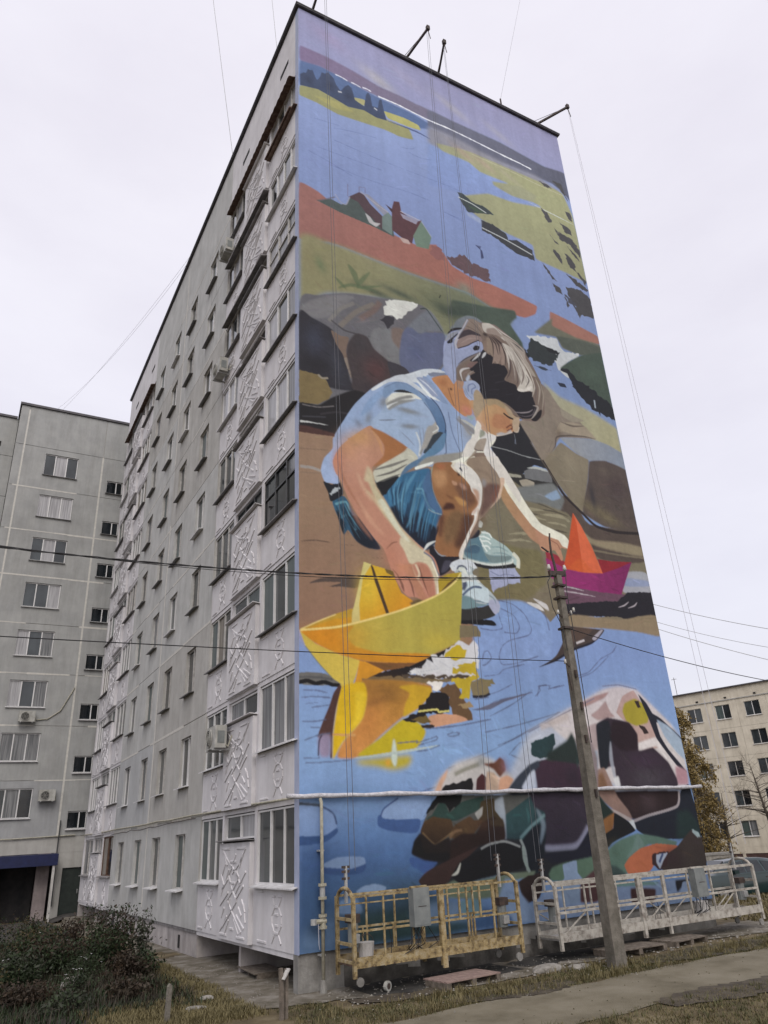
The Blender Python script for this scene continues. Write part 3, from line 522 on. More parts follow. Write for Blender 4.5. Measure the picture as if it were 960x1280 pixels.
    P('@c 335,112 380,92 430,100 500,170 545,255 548,350 520,420 505,480 470,560 432,650 414,745 402,720 430,620 480,500 505,445 478,442 505,400 522,360 490,290 440,220 380,170', (216, 206, 200)); B('@c 390,170', 4, 4, (80, 50, 50), .8); S('@c 500,300 525,350 500,440', 2, (208, 160, 140), .8)
    S('@c 215,150 260,115 330,105', 3, (205, 150, 100), .8, taper=True, soft=.5); S('@c 205,200 222,300 262,370', 3, (128, 78, 50), .8, taper=True, soft=.5); S('@c 300,330 350,325 420,360 440,400', 5, (196, 136, 84), .8, taper=True, soft=.6); S('@c 260,260 330,300 400,310', 4, (150, 96, 60), .7, taper=True, soft=.6)
    S('@c 395,430 400,520 380,620 360,700', 5, (140, 104, 78), .7, taper=True, soft=.6); S('@c 450,420 450,500 420,600 400,690', 4, (72, 48, 40), .8, taper=True, soft=.5); S('@c 250,520 255,600 250,680', 5, (64, 42, 38), .8, taper=True, soft=.6); S('@c 330,430 320,520 310,620', 6, (92, 62, 50), .6, taper=True, soft=.8)
    P('@c 380,135 430,130 470,170 500,230 520,290 500,280 470,240 430,200 390,170', (228, 220, 214)); S('@c 470,200 500,250 512,300', 1.6, (190, 150, 134), .8, taper=True); S('@c 360,225 400,235 430,260', 4, (206, 158, 130), .8, taper=True, soft=.6); B('@c 345,190 395,255', 5, 4, (112, 70, 52), .6)
    S('@c 560,60 610,150 640,220 620,300', 5, (150, 128, 120), .7, taper=True, soft=.6); S('@c 500,120 530,200 560,260', 5, (112, 88, 86), .7, taper=True, soft=.6); S('@c 640,260 600,340 550,430', 4, (104, 78, 70), .7, taper=True, soft=.5)
    # shorts
    P('@E 432,0 470,-10 560,-30 700,-60 722,0 742,60 768,160 742,230 738,310 690,348 640,312 560,232 500,130 465,60', (54, 104, 148), soft=.2)
    P('@E 505,150 560,110 600,190 640,150 680,200 740,240 738,310 690,348 630,308 560,232', (28, 40, 66), soft=1.2); P('@E 440,20 480,10 500,-20 520,10 490,70 470,60', (28, 34, 48))
    for s, w in (('@E 640,-40 600,20 565,100', 3.4), ('@E 690,-20 640,60 615,180 590,240', 3), ('@E 700,60 670,140 640,260', 2.8), ('@E 720,40 735,120 700,170', 3), ('@E 560,-20 530,50 520,100', 2.6), ('@E 520,130 560,100 590,130', 2.2), ('@E 610,60 680,70 740,150', 2)): S(s, w, (96, 150, 192), .75, taper=True, soft=.5)
    for s, w in (('@E 600,110 590,180 570,220', 4), ('@E 650,160 640,230 600,270', 4), ('@E 700,190 690,260 650,310', 4), ('@E 580,0 550,60 545,110', 2.4), ('@E 500,60 560,20', 2)): S(s, w, (30, 52, 88), .7, taper=True, soft=.5)
    for s in ('@E 620,180 600,240', '@E 665,200 650,280', '@E 720,200 700,290'): S(s, 2.4, (70, 108, 150), .7, taper=True, soft=.6)
    S('@E 705,150 740,150 768,172', 1.2, (130, 170, 200)); S('@E 716,0 738,60 762,150', 1.3, (120, 150, 175), .8)
    P('@E 222,100 280,80 330,160 400,250 462,342 400,336 340,302 300,250 278,272 265,215 238,160', (50, 92, 126)); P('@E 300,190 345,180 400,250 462,342 395,338 335,296', (28, 40, 62), soft=.5); P('@E 240,150 270,200 282,272 268,250', (30, 44, 62)); S('@E 235,120 290,110 310,180', 2, (110, 160, 185), .8); S('@E 260,190 310,170 340,250', 2, (86, 130, 160), .8)
    P('@E 176,8 200,14 222,22 255,5 275,70 215,106 200,62', (34, 38, 50)); S('@E 212,72 235,50 258,38', 2.6, (176, 180, 194), jit=.4)
    strands(['@E 470,0 500,60 500,120', '@E 560,-30 540,60 545,130 560,200', '@E 640,-40 610,80 590,180 590,250', '@E 700,-40 680,90 650,200 640,300', '@E 722,20 748,130 725,220 700,330'], 90, .6, 1.8, [(80, 138, 182), (40, 80, 120), (30, 52, 82), (110, 160, 196), (50, 100, 142)], 3, .6)
    strands(['@E 225,100 250,180 290,270', '@E 275,90 320,180 420,320'], 34, .6, 1.4, [(90, 140, 170), (34, 58, 84), (28, 40, 60)], 4, .6)
    # shirt
    P('@C 228,985 300,992 250,1060 235,1110 255,1212 215,1215 182,1205 164,1150 180,1090 222,1042', (156, 172, 216)); 
    P('@C 420,740 500,694 600,668 680,645 740,645 772,655 800,700 850,770 900,850 948,900 940,960 905,1050 840,1112 700,1132 640,1092 560,1030 430,940 330,985 232,985 280,898 335,818', (152, 171, 215), amp=.05)
    P('@C 418,742 500,694 600,668 680,645 765,650 740,664 690,680 720,740 770,800 740,800 660,720 560,700 500,712 430,752', (206, 211, 226)); P('@C 700,660 770,658 790,680 715,682', (128, 135, 160)); P('@C 650,690 700,690 800,820 740,790', (140, 158, 200)); P('@C 640,700 700,760 740,800 700,780', (225, 228, 238))
    P('@C 425,800 470,750 540,708 640,748 740,850 792,955 772,1040 700,1092 636,1140 660,1092 735,1010 752,940 700,830 625,772 540,748 480,770', (100, 131, 176), grad=('@C 480,760', '@C 760,980', (88, 122, 168))); P('@C 400,800 470,745 540,708 560,722 500,760 450,800 410,850 360,880', (138, 162, 208), soft=.6)
    S('@C 650,750 750,850 790,955', 1, (52, 62, 90), .9); S('@C 560,720 620,760 690,810 740,900', .8, (66, 80, 112), .8)
    P('@C 480,800 520,762 600,756 650,772 702,824 748,920 742,962 690,1015 645,1092 560,1022 430,942 415,905 470,850', (160, 178, 216), amp=.05); P('@C 486,800 530,764 600,766 652,788 600,800 540,815 500,836', (216, 216, 220)); P('@C 500,830 560,800 640,800 560,822 505,850', (146, 146, 152), soft=.4)
    P('@C 528,758 560,748 610,752 652,778 590,764', (58, 58, 68)); B('@C 600,852', 13, 2.5, (136, 138, 152), .9); B('@C 610,930', 10, 2.6, (130, 132, 146), .8, -.2); S('@C 450,900 490,900 540,898', 1.4, (120, 128, 150), taper=True); B('@C 475,810', 5, 9, (122, 124, 134), .8, .5); B('@C 400,890', 4, 8, (126, 132, 150), .9, .4); B('@C 350,915', 4, 6, (120, 130, 158), .8, -.7)
    P('@C 700,1000 720,930 745,905 748,960 700,1010 655,1088 668,1030', (176, 170, 168), soft=.5); S('@C 640,960 660,1020 655,1080', 2, (205, 208, 218), .8); S('@C 690,960 680,1020 660,1070', 2, (140, 142, 155), .8)
    P('@C 675,1062 712,990 730,970 772,958 760,985 730,1020 700,1060', (62, 72, 86)); P('@C 690,1062 782,968 776,1040 715,1086 640,1140 650,1100', (96, 132, 172)); S('@C 785,970 790,1060 780,1070', 1.2, (70, 84, 115), .8)
    P('@C 425,1160 470,1120 560,1068 600,1040 650,1090 600,1130 555,1185 450,1216', (196, 193, 186)); S('@C 425,1150 520,1125 600,1095', 2.4, (124, 120, 120), taper=True); S('@C 438,1182 520,1160 595,1120', 2, (110, 106, 106), taper=True); S('@C 448,1210 510,1190 560,1170', 2, (90, 88, 90), taper=True)
    P('@C 560,1180 590,1130 650,1095 690,1100 620,1140', (92, 120, 158)); P('@C 430,1216 480,1205 555,1180 500,1250 470,1280 455,1250', (30, 34, 44))
    P('@C 690,1088 780,1070 860,1060 905,1045 850,1104 760,1112 640,1140', (152, 148, 148), soft=.4); P('@C 640,1132 722,1108 716,1122 640,1148', (222, 222, 226)); S('@C 800,860 820,960 860,1060', .9, (84, 96, 135), .8); B('@C 900,960', 10, 16, (164, 164, 176), .7); S('@C 850,880 900,960 930,980', 3, (150, 146, 150), .8, soft=.6)
    P('@C 945,905 968,950 940,1040 880,1110 818,1120 812,1108 880,1080 905,1020', (230, 228, 225)); P('@C 818,1112 880,1110 930,1080 960,1140 960,1180 900,1160 870,1150 850,1140', (222, 214, 206))
    # neck, ear, face
    P('@C 718,690 800,675 850,705 900,790 920,865 885,882 835,845 790,790 750,735', (192, 136, 98)); B('@C 890,850', 8, 7, (204, 132, 118), .9); B('@C 770,710', 7, 5, (168, 108, 74), .7); S('@C 800,740 815,790 830,830', 1, (120, 80, 60), .8); B('@C 813,744', 1.6, 1.6, (40, 28, 30), 1)
    P('@a 255,640 310,640 380,690 440,705 560,745 640,830 655,870 650,912 642,955 612,952 596,962 560,968 540,978 480,988 440,972 380,932 335,865 300,790 270,720', (190, 146, 112), amp=.06); B('@a 480,890', 12, 8, (200, 140, 100), .7); B('@a 560,920', 8, 5, (176, 108, 76), .8); B('@a 420,780', 14, 10, (196, 158, 120), .8); B('@a 350,820', 6, 12, (206, 168, 140), .7)
    S('@a 545,828 570,850 592,860 620,862', 1.5, (48, 34, 36)); S('@a 555,930 575,908 600,900 603,922 585,940 560,950', 1.1, (120, 66, 56)); S('@a 600,925 625,900 650,885', 1.6, (205, 190, 180)); S('@a 575,795 610,830 640,840', 1.5, (140, 96, 78), .8); S('@a 480,988 540,978 600,960', 1.4, (210, 196, 190))
    P('@a 400,950 440,972 478,990 470,1030 430,1080 380,1090 390,1020', (226, 222, 218))
    # hair
    P('@a 95,272 140,205 225,150 250,105 310,98 385,150 390,235 372,330 300,402 222,432 192,500 185,575 150,570 120,540 90,440 83,335', (160, 168, 214)); P('@a 165,165 240,92 320,98 382,148 300,135 205,200', (118, 128, 128), soft=.5)
    P('@a 245,125 320,118 400,145 470,158 560,228 660,318 740,440 800,560 836,680 842,780 805,862 765,882 660,862 600,822 520,742 440,712 400,718 355,645 330,592 290,562 235,572 195,545 190,480 270,438 350,400 385,345 340,275 205,325 180,310 225,215', (126, 107, 106))
    P('@a 280,505 320,440 400,378 455,440 540,450 560,520 640,590 690,660 760,700 790,790 745,852 660,862 600,822 520,742 440,712 400,718 360,652 330,592 290,562', (46, 41, 52)); P('@a 745,875 790,872 830,790 825,740 790,800 750,850', (40, 34, 40))
    for s, w in (('@a 395,240 300,180 250,182', 2.4), ('@a 400,245 280,225 210,262', 2.6), ('@a 400,250 310,270 205,320', 2.6), ('@a 410,250 440,340 455,430', 2.6), ('@a 415,250 480,340 505,445', 2.6), ('@a 420,245 530,330 555,440', 2.8), ('@a 400,240 380,180 370,150', 1.6), ('@a 400,245 350,170 320,130', 1.6),
                 ('@a 430,240 560,300 590,420 575,520', 2.4), ('@a 600,480 600,560 560,600', 2), ('@a 740,620 800,700 800,790', 2.4), ('@a 640,560 700,620 690,650', 2)): S(s, w, (84, 66, 70), .85, taper=True)
    for s, w in (('@a 380,150 440,160 520,215 640,300 700,390', 3.4), ('@a 530,285 590,400 680,520 740,600 722,650 650,655', 3), ('@a 570,270 660,390 730,510 765,620 770,700', 2.8), ('@a 540,330 580,450 650,560 690,600', 2.4), ('@a 620,380 700,490 742,560', 2.2), ('@a 430,180 520,250 560,350', 1.8), ('@a 700,430 780,560 815,680 815,780', 2.6),
                 ('@a 640,650 690,660 740,640', 2.4), ('@a 600,770 640,820 700,830', 1.4), ('@a 570,480 600,560 640,590', 1.8)): S(s, w, (204, 196, 196), .9, taper=True)
    for s, w in (('@a 250,120 215,215 175,300', 2), ('@a 190,560 205,480 260,440 350,400', 3), ('@a 215,560 230,500 290,480', 2), ('@a 375,400 395,370 400,350', 2.4), ('@a 330,400 370,360', 1.6)): S(s, w, (190, 186, 205), .9, taper=True)
    for s, w in (('@a 560,650 620,690 700,700', 1.4), ('@a 480,650 540,700', 1.2), ('@a 440,380 480,520 560,600', 1.3), ('@a 600,780 680,800 740,770', 1.5), ('@a 640,840 720,840 760,790', 1.5), ('@a 350,500 430,540 520,560', 1.1), ('@a 300,520 340,540', 1)): S(s, w, (110, 100, 108), .8, taper=True)
    P('@a 238,592 290,568 340,588 358,630 330,680 290,722 250,692 233,640', (166, 176, 216)); S('@a 255,650 260,605 300,595 325,625 300,650 285,630', 1.2, (110, 120, 170)); S('@a 250,600 240,650 270,700', .9, (120, 130, 175)); P('@a 185,500 235,575 230,620 205,640 180,580', (176, 138, 118))
    # ---- second pass over head, sleeve, knees and shoe, from closer sheets
    P('@p 0,210 150,120 280,95 420,100 560,30 700,10 860,40 900,70 600,80 570,140 480,150 420,200 600,340 640,420 460,300 330,220 180,200', (198, 203, 220)); P('@p 670,100 720,62 860,78 800,100 700,122', (126, 132, 158)); P('@p 480,150 570,140 700,260 800,410 720,420 620,300', (150, 160, 196)); S('@p 520,160 640,250 790,410', 1.6, (206, 212, 232), .9, taper=True)
    P('@p 0,280 180,210 330,230 460,310 600,420 750,560 860,700 912,860 902,970 850,950 800,900 760,780 680,620 560,480 400,370 200,320 0,440', (128, 152, 194)); P('@p 600,450 720,480 820,600 890,740 905,960 812,925 762,765 660,575', (104, 130, 174), grad=('@p 700,500', '@p 860,900', (86, 118, 164)))
    S('@p 690,440 800,560 880,720 915,860 905,975', 1.1, (52, 68, 104)); S('@p 590,510 690,640 770,800 800,905', .8, (84, 100, 138)); S('@p 0,290 180,215 330,235 460,315', .6, (110, 130, 170))
    P('@p 155,352 190,325 300,325 435,378 350,362', (50, 54, 62)); P('@p 105,385 200,366 400,375 470,400 560,467 500,462 420,432 250,420 60,505', (216, 215, 216)); P('@p 40,520 200,440 380,402 425,442 250,472 60,565', (140, 139, 144), soft=.3); P('@p 40,560 130,520 210,500 120,545 50,600', (206, 208, 218))
    P('@p 600,1010 650,870 780,850 802,912 722,962 692,1062 622,1190 560,1190', (166, 162, 166), soft=.5); P('@p 700,1045 800,950 882,962 822,1012 762,1082 700,1190 640,1190', (62, 72, 86)); P('@p 880,975 912,990 880,1190 700,1190 800,1060', (98, 132, 172)); S('@p 780,850 804,905 720,960', 1.2, (214, 214, 220))
    for s in ('@p 520,900 545,1050 550,1190', '@p 570,880 590,1000 585,1100', '@p 250,950 350,1040 460,1160'): S(s, 1.6, (138, 146, 176), .7, taper=True, soft=.3)
    B('@p 360,640', 13, 3.4, (132, 138, 152), .9); B('@p 370,865', 9, 2.8, (128, 134, 150), .9, -.15)
    # near knee
    P('@m 270,110 530,90 510,160 600,240 700,320 800,440 860,590 895,700 835,860 855,900 800,1190 @c 402,715 300,722 235,690 236,600 @m 330,1100 340,960 390,870 380,780 300,640 240,480 230,300', (150, 104, 72))
    P('@m 245,260 330,200 450,250 430,430 300,460', (188, 140, 104), soft=2.6); P('@m 300,120 420,130 400,190 320,180', (172, 106, 76), soft=2.1); P('@m 520,820 700,820 690,1000 600,1250 420,1300 400,1000', (126, 94, 68), soft=3.1); P('@m 700,880 845,880 830,1100 700,1350 560,1350 640,1100', (100, 64, 50), soft=2.6)
    P('@m 560,420 700,400 820,480 885,700 740,760 620,560', (120, 82, 64), soft=2.3); P('@m 390,780 440,700 500,690 560,720 572,782 500,795 420,800', (92, 52, 42), soft=1.0); P('@m 565,600 660,630 745,690 722,745 640,715', (188, 140, 92), soft=1.3); P('@m 530,365 600,390 605,432 550,425', (192, 146, 122), soft=0.8); P('@m 640,400 720,430 745,492 690,492', (172, 132, 118), soft=1.0); S('@m 420,560 500,610 560,640', 3, (112, 68, 46), .6, taper=True, soft=1.3)
    S('@m 240,150 216,300 240,480 290,640 372,780', 1.5, (146, 146, 140)); S('@m 205,200 218,330 236,500 290,660', 1.2, (40, 50, 80), .8); P('@m 345,900 420,870 400,1000 370,1190 330,1190', (104, 62, 50), soft=2.1)
    P('@n 150,110 210,30 430,10 500,130 600,240 650,330 650,420 600,620 500,780 400,900 330,950 340,850 385,560 380,420 330,300 240,190', (150, 130, 118)); P('@n 400,440 520,400 645,440 592,640 470,800 370,910 345,840 390,650', (112, 84, 80), soft=1.8); P('@n 395,340 440,370 430,440 390,450', (150, 146, 156), soft=1.6); P('@n 570,470 645,440 600,630 540,700', (130, 84, 72), soft=1.8); S('@n 240,190 380,220 500,300 560,400', 4, (128, 108, 98), .6, taper=True, soft=1.6)
    P('@n 440,0 600,0 660,90 740,200 860,400 952,560 952,690 870,600 760,430 700,330 650,330 600,240 520,140', (216, 208, 210)); P('@n 650,325 712,330 716,400 692,470 662,580 600,652 640,520 660,430', (208, 178, 164))
    P('@n 0,200 -30,160 -20,105 60,85 130,130 240,200 330,300 380,430 385,560 370,720 330,850 310,960 250,1080 200,1190 @c 418,700 402,720 @n 150,1190 220,1050 262,960 265,880 228,872 240,830 300,760 332,700 290,600 230,520 200,430 140,330 60,240', (216, 210, 214)); P('@n 240,480 330,520 345,640 315,760 262,860 240,840 310,740 320,690 280,590', (194, 154, 138), soft=1.0); S('@n 330,780 300,960 200,1160', 1.4, (196, 164, 150), .7)
    P('@m 640,180 660,165 690,225 670,222', (30, 34, 60)); B('@m 630,270', 2, 2, (60, 32, 32), 1); S('@m 640,130 730,140 760,190', .6, (150, 150, 175), .7)
    P('@m 190,200 212,320 240,500 300,650 370,790 372,868 230,840 150,760 110,600 100,400', (74, 106, 152), soft=1.0); S('@m 0,490 90,492 140,640 200,760 275,830', 2, (104, 152, 188), .85); S('@m 180,785 250,832 378,870', 1, (136, 158, 178)); S('@m 130,520 160,680 230,800', 2, (40, 62, 104), .7, soft=1.0)
    # near shoe
    P('@o 80,285 142,270 200,380 280,420 525,430 400,500 330,640 230,700 170,520 90,400', (40, 38, 54)); P('@o 300,490 400,490 390,560 330,640 250,660', (78, 76, 96), soft=.6); S('@o 145,290 200,370 260,410 330,410', 1.4, (146, 150, 166), taper=True)
    P('@o 560,1000 590,870 640,790 740,760 850,860 952,910 952,1110 800,1065 650,1015', (190, 207, 222)); P('@o 560,1010 680,1020 760,1090 740,1180 560,1190', (112, 141, 152), soft=.4); S('@o 570,1000 650,920 740,872 855,885', 1.9, (88, 104, 134)); P('@o 570,800 620,790 640,850 600,930 570,900', (76, 84, 110), soft=.3); P('@o 560,640 640,680 740,790 640,790 570,800', (200, 206, 214)); S('@o 600,720 700,760', 1, (120, 130, 150), .7)
    P('@o 378,565 410,510 500,470 540,448 562,470 620,463 720,500 782,592 762,592 700,560 668,572 692,640 650,652 612,572 560,548 500,580 462,640 418,622 450,562 400,582', (204, 210, 226)); P('@o 480,625 520,582 600,592 640,690 560,642', (208, 214, 216)); S('@o 490,612 510,570 560,560 610,580 635,620', 1.4, (84, 92, 116)); S('@o 545,455 530,400 560,300 620,180', 2.2, (214, 206, 206))
    # head
    P('@i 150,245 200,190 260,110 400,58 540,88 620,160 400,130 340,235', (120, 127, 140), soft=.5); P('@i 80,480 170,440 220,400 240,560 400,540 600,440 640,560 500,660 350,720 270,790 240,900 235,1010 200,1070 130,970 60,860 40,720 60,580', (156, 164, 203)); S('@i 20,280 60,340 80,420', 1, (110, 118, 130), .8)
    P('@j 0,170 90,210 200,310 330,390 440,470 535,560 600,740 720,930 780,1040 820,1190 @l 790,260 830,420 838,560 790,620 720,670 640,660 480,630 360,560 240,420 60,330 @k 540,350 480,240 460,130 380,80 @i 330,1030 240,1000 250,850 330,750 440,690 600,600 640,540 620,440 600,350 620,200', (122, 105, 100))
    P('@i 400,108 480,103 600,170 640,300 600,350 500,300 420,250 330,240 350,180', (138, 122, 116)); S('@i 430,120 540,220 620,320', 1.2, (96, 80, 80), .7, taper=True); S('@i 500,110 600,230 640,310', 1.2, (168, 150, 144), .7, taper=True); S('@i 370,200 480,250 590,330', 1.4, (100, 84, 82), .7, taper=True)
    P('@i 300,300 420,258 520,298 610,348 500,340 380,360 270,402 240,380', (76, 64, 74)); P('@i 275,405 400,350 480,338 600,370 625,440 560,420 480,460 400,492 258,542 248,470', (146, 126, 126)); S('@i 262,540 400,500 480,457 572,420', 1.1, (58, 48, 58)); S('@i 300,470 420,400 560,390', 1.8, (166, 146, 146), .6, taper=True)
    S('@i 410,115 345,235 262,360 225,450 245,545', 2.2, (184, 182, 198)); S('@i 420,112 355,238 280,350', .6, (84, 84, 110), .8)
    P('@i 110,312 160,255 240,232 330,236 300,258 180,286 125,322', (38, 36, 48)); P('@i 102,442 170,380 262,308 252,342 190,402 182,452 120,468', (38, 36, 48)); P('@i 486,540 520,498 582,510 572,562 510,572', (42, 38, 50)); P('@i 120,330 240,285 300,270 180,370 110,420 70,430', (150, 152, 168), soft=.3)
    P('@i 620,170 720,168 800,210 880,290 960,370 960,430 860,350 760,322 690,312 640,272', (194, 186, 184)); P('@i 690,250 800,238 870,300 920,380 800,330 700,320', (150, 134, 130), soft=.4)
    P('@i 640,560 700,620 780,660 790,760 870,775 952,790 @j 60,762 140,770 240,800 290,900 240,1010 400,1080 440,1140 600,1185 640,1090 @l 640,190 660,300 700,430 720,520 640,625 520,632 460,600 380,500 250,400 60,330 @k 540,350 480,240 460,130 380,80 @i 440,950 520,900 440,860 480,800 560,745 440,722 600,600', (42, 38, 51))
    for s, c in (('@i 690,380 760,420 792,560 775,665 740,600 700,605 680,480', (144, 126, 116)), ('@i 790,480 850,520 872,620 850,772 812,720 780,762 800,620', (154, 136, 130)), ('@i 880,520 940,560 952,760 905,785 900,640', (144, 122, 118)), ('@j 60,460 150,500 190,640 152,765 110,722 60,770 90,600', (150, 130, 124)), ('@j 180,470 240,560 242,762 205,785 200,640', (154, 134, 128)), ('@i 640,440 690,430 690,560 650,560', (138, 118, 110))): P(s, c)
    for s in ('@i 720,350 780,480 790,640', '@i 740,350 860,470 890,640', '@i 760,340 920,480 950,620', '@j 20,360 110,480 150,640', '@j 60,370 190,480 250,640 260,800'): S(s, 1.7, (70, 54, 56), .9, taper=True)
    P('@j 210,460 330,520 430,650 520,780 600,940 660,1060 665,1180 600,1172 560,1150 430,1152 480,1040 440,900 380,740 300,680 260,560', (200, 192, 190)); P('@j 180,330 330,400 440,480 535,570 560,700 640,820 720,960 650,940 540,800 430,650 330,520', (168, 156, 152))
    for s, w, c in (('@j 290,640 330,760 320,900 270,1000', 2, (92, 76, 78)), ('@j 390,720 430,850 445,1000 420,1095', 2.3, (100, 84, 84)), ('@j 330,700 370,820 380,940 350,1060', 2.3, (128, 110, 108)), ('@j 500,840 525,960 490,1080', 1.8, (112, 96, 94)), ('@j 560,930 605,1020 555,1125', 1.4, (80, 68, 72)), ('@j 330,470 430,640 530,800', 1.1, (98, 90, 92)), ('@j 355,448 450,520 522,592', 1.6, (62, 64, 72)), ('@j 250,560 300,700 310,860', 1.6, (214, 206, 206)), ('@j 480,680 560,800 640,960 690,1120', 1.6, (208, 200, 196)), ('@j 600,760 700,930 760,1080', 1.6, (120, 112, 100)), ('@j 200,470 270,620 290,760', 1.3, (206, 196, 194))): S(s, w, c, .92, taper=True)
    P('@l 430,195 480,190 540,195 600,160 645,150 640,190 600,218 520,236 450,222', (216, 208, 208)); P('@l 640,650 700,570 792,498 782,600 712,672', (40, 32, 40))
    for s, w, c in (('@l 640,0 690,150 655,310', 2, (196, 186, 182)), ('@l 660,20 710,200 690,400', 1.6, (110, 96, 96)), ('@l 700,30 765,200 740,430', 2.2, (172, 160, 154)), ('@l 740,60 800,240 770,480', 1.8, (112, 102, 94)), ('@l 770,100 820,300 800,520', 1.8, (160, 148, 140)), ('@l 660,440 740,460 700,560 640,640', 2.4, (168, 158, 158)), ('@l 380,530 480,546 600,535 665,495', 1.5, (150, 140, 150)), ('@l 430,580 560,602 660,570 705,450', 1.3, (104, 94, 104)), ('@l 270,275 360,265', 1, (84, 80, 98)), ('@l 430,360 480,280', 1, (76, 74, 92)), ('@k 600,210 760,200', .9, (84, 78, 94)), ('@k 620,265 740,275', .9, (74, 70, 86)), ('@j 100,1045 240,1020', 1, (78, 72, 84)), ('@l 100,105 250,70', 1, (86, 80, 94)), ('@j 30,960 200,930', .9, (72, 66, 76))): S(s, w, c, .9, taper=True)
    for s, w, c in (('@i 262,1010 250,850 330,760 430,690 590,600', 3.0, (124, 110, 106)), ('@i 260,780 380,690 590,590', 1.2, (70, 60, 62)), ('@i 335,1030 300,900 340,850 450,828', 2.5, (204, 200, 208)), ('@i 365,1000 352,920 430,870', 1.8, (132, 114, 112)), ('@i 470,730 560,650 602,600', 2.2, (200, 198, 208)), ('@i 622,685 655,630 680,600', 3, (204, 204, 214)), ('@i 400,960 420,920 500,870', 1.6, (150, 138, 136))): S(s, w, c, .92, taper=True)
    P('@i 400,792 450,750 560,735 470,825 430,830', (122, 98, 98)); B('@i 668,332', 4, 2.4, (50, 38, 40), .9); P('@i 380,990 430,930 440,990 400,1040', (180, 188, 214), soft=.3)
    strands(['@j 210,330 350,460 470,600 560,760 640,900', '@j 260,470 380,620 460,780 520,940 560,1100', '@j 200,470 290,620 340,780 350,920 340,1040'], 34, .4, .9, [(214, 206, 204), (150, 136, 132), (110, 94, 94)], 31, .7)
    # face
    P('@k 385,200 470,230 540,360 560,420 500,520 420,620 380,560 370,380', (170, 150, 130), soft=.6); P('@k 540,350 660,340 760,360 860,440 900,470 820,480 700,420 600,440', (166, 144, 118), soft=.6); P('@l 100,560 300,620 330,720 200,780 60,740', (182, 128, 98), soft=1); P('@k 400,620 520,700 600,860 560,860 470,760', (196, 158, 138), soft=.6)
    P('@l 380,620 462,622 456,760 440,832 390,834 368,782 358,700', (190, 166, 148)); P('@l 240,440 330,500 380,590 430,612 360,640 290,560', (176, 154, 134), soft=.3); S('@l 225,550 290,602 372,642', 1.9, (50, 32, 32)); S('@l 270,770 320,735 355,745 350,790 300,800', 1.2, (116, 68, 54)); S('@l 395,832 440,830 460,760', 1, (206, 190, 182)); P('@l 120,860 190,835 260,850 330,800 340,830 250,868 150,880', (182, 178, 188), soft=.3); S('@l 400,940 400,1010', .6, (130, 140, 170))
    P('@k 250,120 290,68 380,68 450,120 462,180 400,210 372,280 382,355 320,342 260,262 228,180', (162, 172, 207)); S('@k 300,230 300,140 370,115 405,165 350,200 355,270', 1.2, (112, 124, 168)); S('@k 255,180 290,270 350,330', .8, (128, 138, 178)); P('@k 270,590 340,590 390,612 340,662', (152, 172, 186), soft=.3); P('@k 120,620 250,700 385,790 385,872 250,762 150,680', (142, 140, 150), soft=.4); P('@k 180,640 260,660 380,740 385,780 260,700', (186, 186, 190))
    P('@k 428,660 492,740 452,900 400,1060 330,1190 200,1190 250,1050 280,990 380,880 410,760', (218, 211, 214)); P('@k 440,962 560,900 562,1000 520,1112 385,1092', (164, 150, 144)); P('@k 540,812 590,862 702,880 702,932 620,1000 640,1090 710,1190 560,1190 530,1100 570,932 460,935 540,880', (214, 209, 216)); S('@k 390,1080 440,1105 520,1110', 1.2, (110, 96, 96)); P('@k 480,800 545,830 540,880 465,915', (150, 152, 144), soft=.3)
    # near arm and hand
    P('@C 224,1100 270,1022 400,930 440,950 590,1032 590,1042 480,1112 420,1135 440,1230 475,1290 @E 490,110 560,230 650,320 730,390 758,480 745,582 700,602 682,608 640,585 600,582 565,545 520,460 478,345 430,290 350,180 300,90 262,0 @C 236,1160', (186, 137, 116), amp=.05, grad=('@C 300,980', '@C 320,1180', (188, 134, 118)))
    P('@C 412,938 480,962 592,1036 540,1080 475,1116 425,1132 475,1080 480,1030 450,980', (164, 108, 70), soft=.4); B('@C 350,990', 16, 10, (200, 152, 104), .8, -.5); B('@C 250,1100', 6, 12, (204, 130, 112), .7); B('@C 310,1120', 12, 18, (190, 142, 128), .5)
    P('@C 395,1130 420,1160 440,1230 475,1290 @E 490,110 560,230 640,318 700,380 650,390 590,310 530,240 460,140 425,70 400,10 @C 380,1200', (196, 182, 158), soft=1); P('@d 380,150 415,125 470,210 540,330 600,410 560,400 500,320 430,220', (206, 202, 190), soft=.4)
    P('@d 540,380 600,420 690,470 740,520 765,560 790,640 790,760 775,770 765,690 745,620 710,560 650,545 600,560 560,470 530,420', (202, 192, 172), soft=.4); P('@d 665,560 710,575 740,640 765,760 730,790 700,720 670,640', (176, 122, 104)); P('@d 490,560 560,560 610,560 650,640 690,740 720,790 690,812 650,770 600,660 560,600', (180, 128, 106), soft=.3)
    for s, w in (('@d 585,645 610,700 628,780', 1.8), ('@d 530,650 550,700 560,745', 1.5), ('@d 655,560 680,650 720,760', 1.4), ('@d 440,460 480,420 520,410', 1.2), ('@d 480,590 520,640 555,740', 1.4)): S(s, w, (112, 74, 64), .85, taper=True)
    S('@d 690,480 745,520 775,600 795,640', 1.6, (120, 120, 140)); S('@d 745,540 785,650 785,770', 1.6, (225, 220, 210)); S('@d 635,560 660,620 650,660', 2, (214, 200, 180), .8, soft=.4); S('@d 690,470 720,430 770,405', 2.6, (205, 208, 216), taper=True); B('@d 470,500', 10, 14, (190, 128, 108), .6); B('@d 540,600', 8, 8, (196, 134, 108), .6)
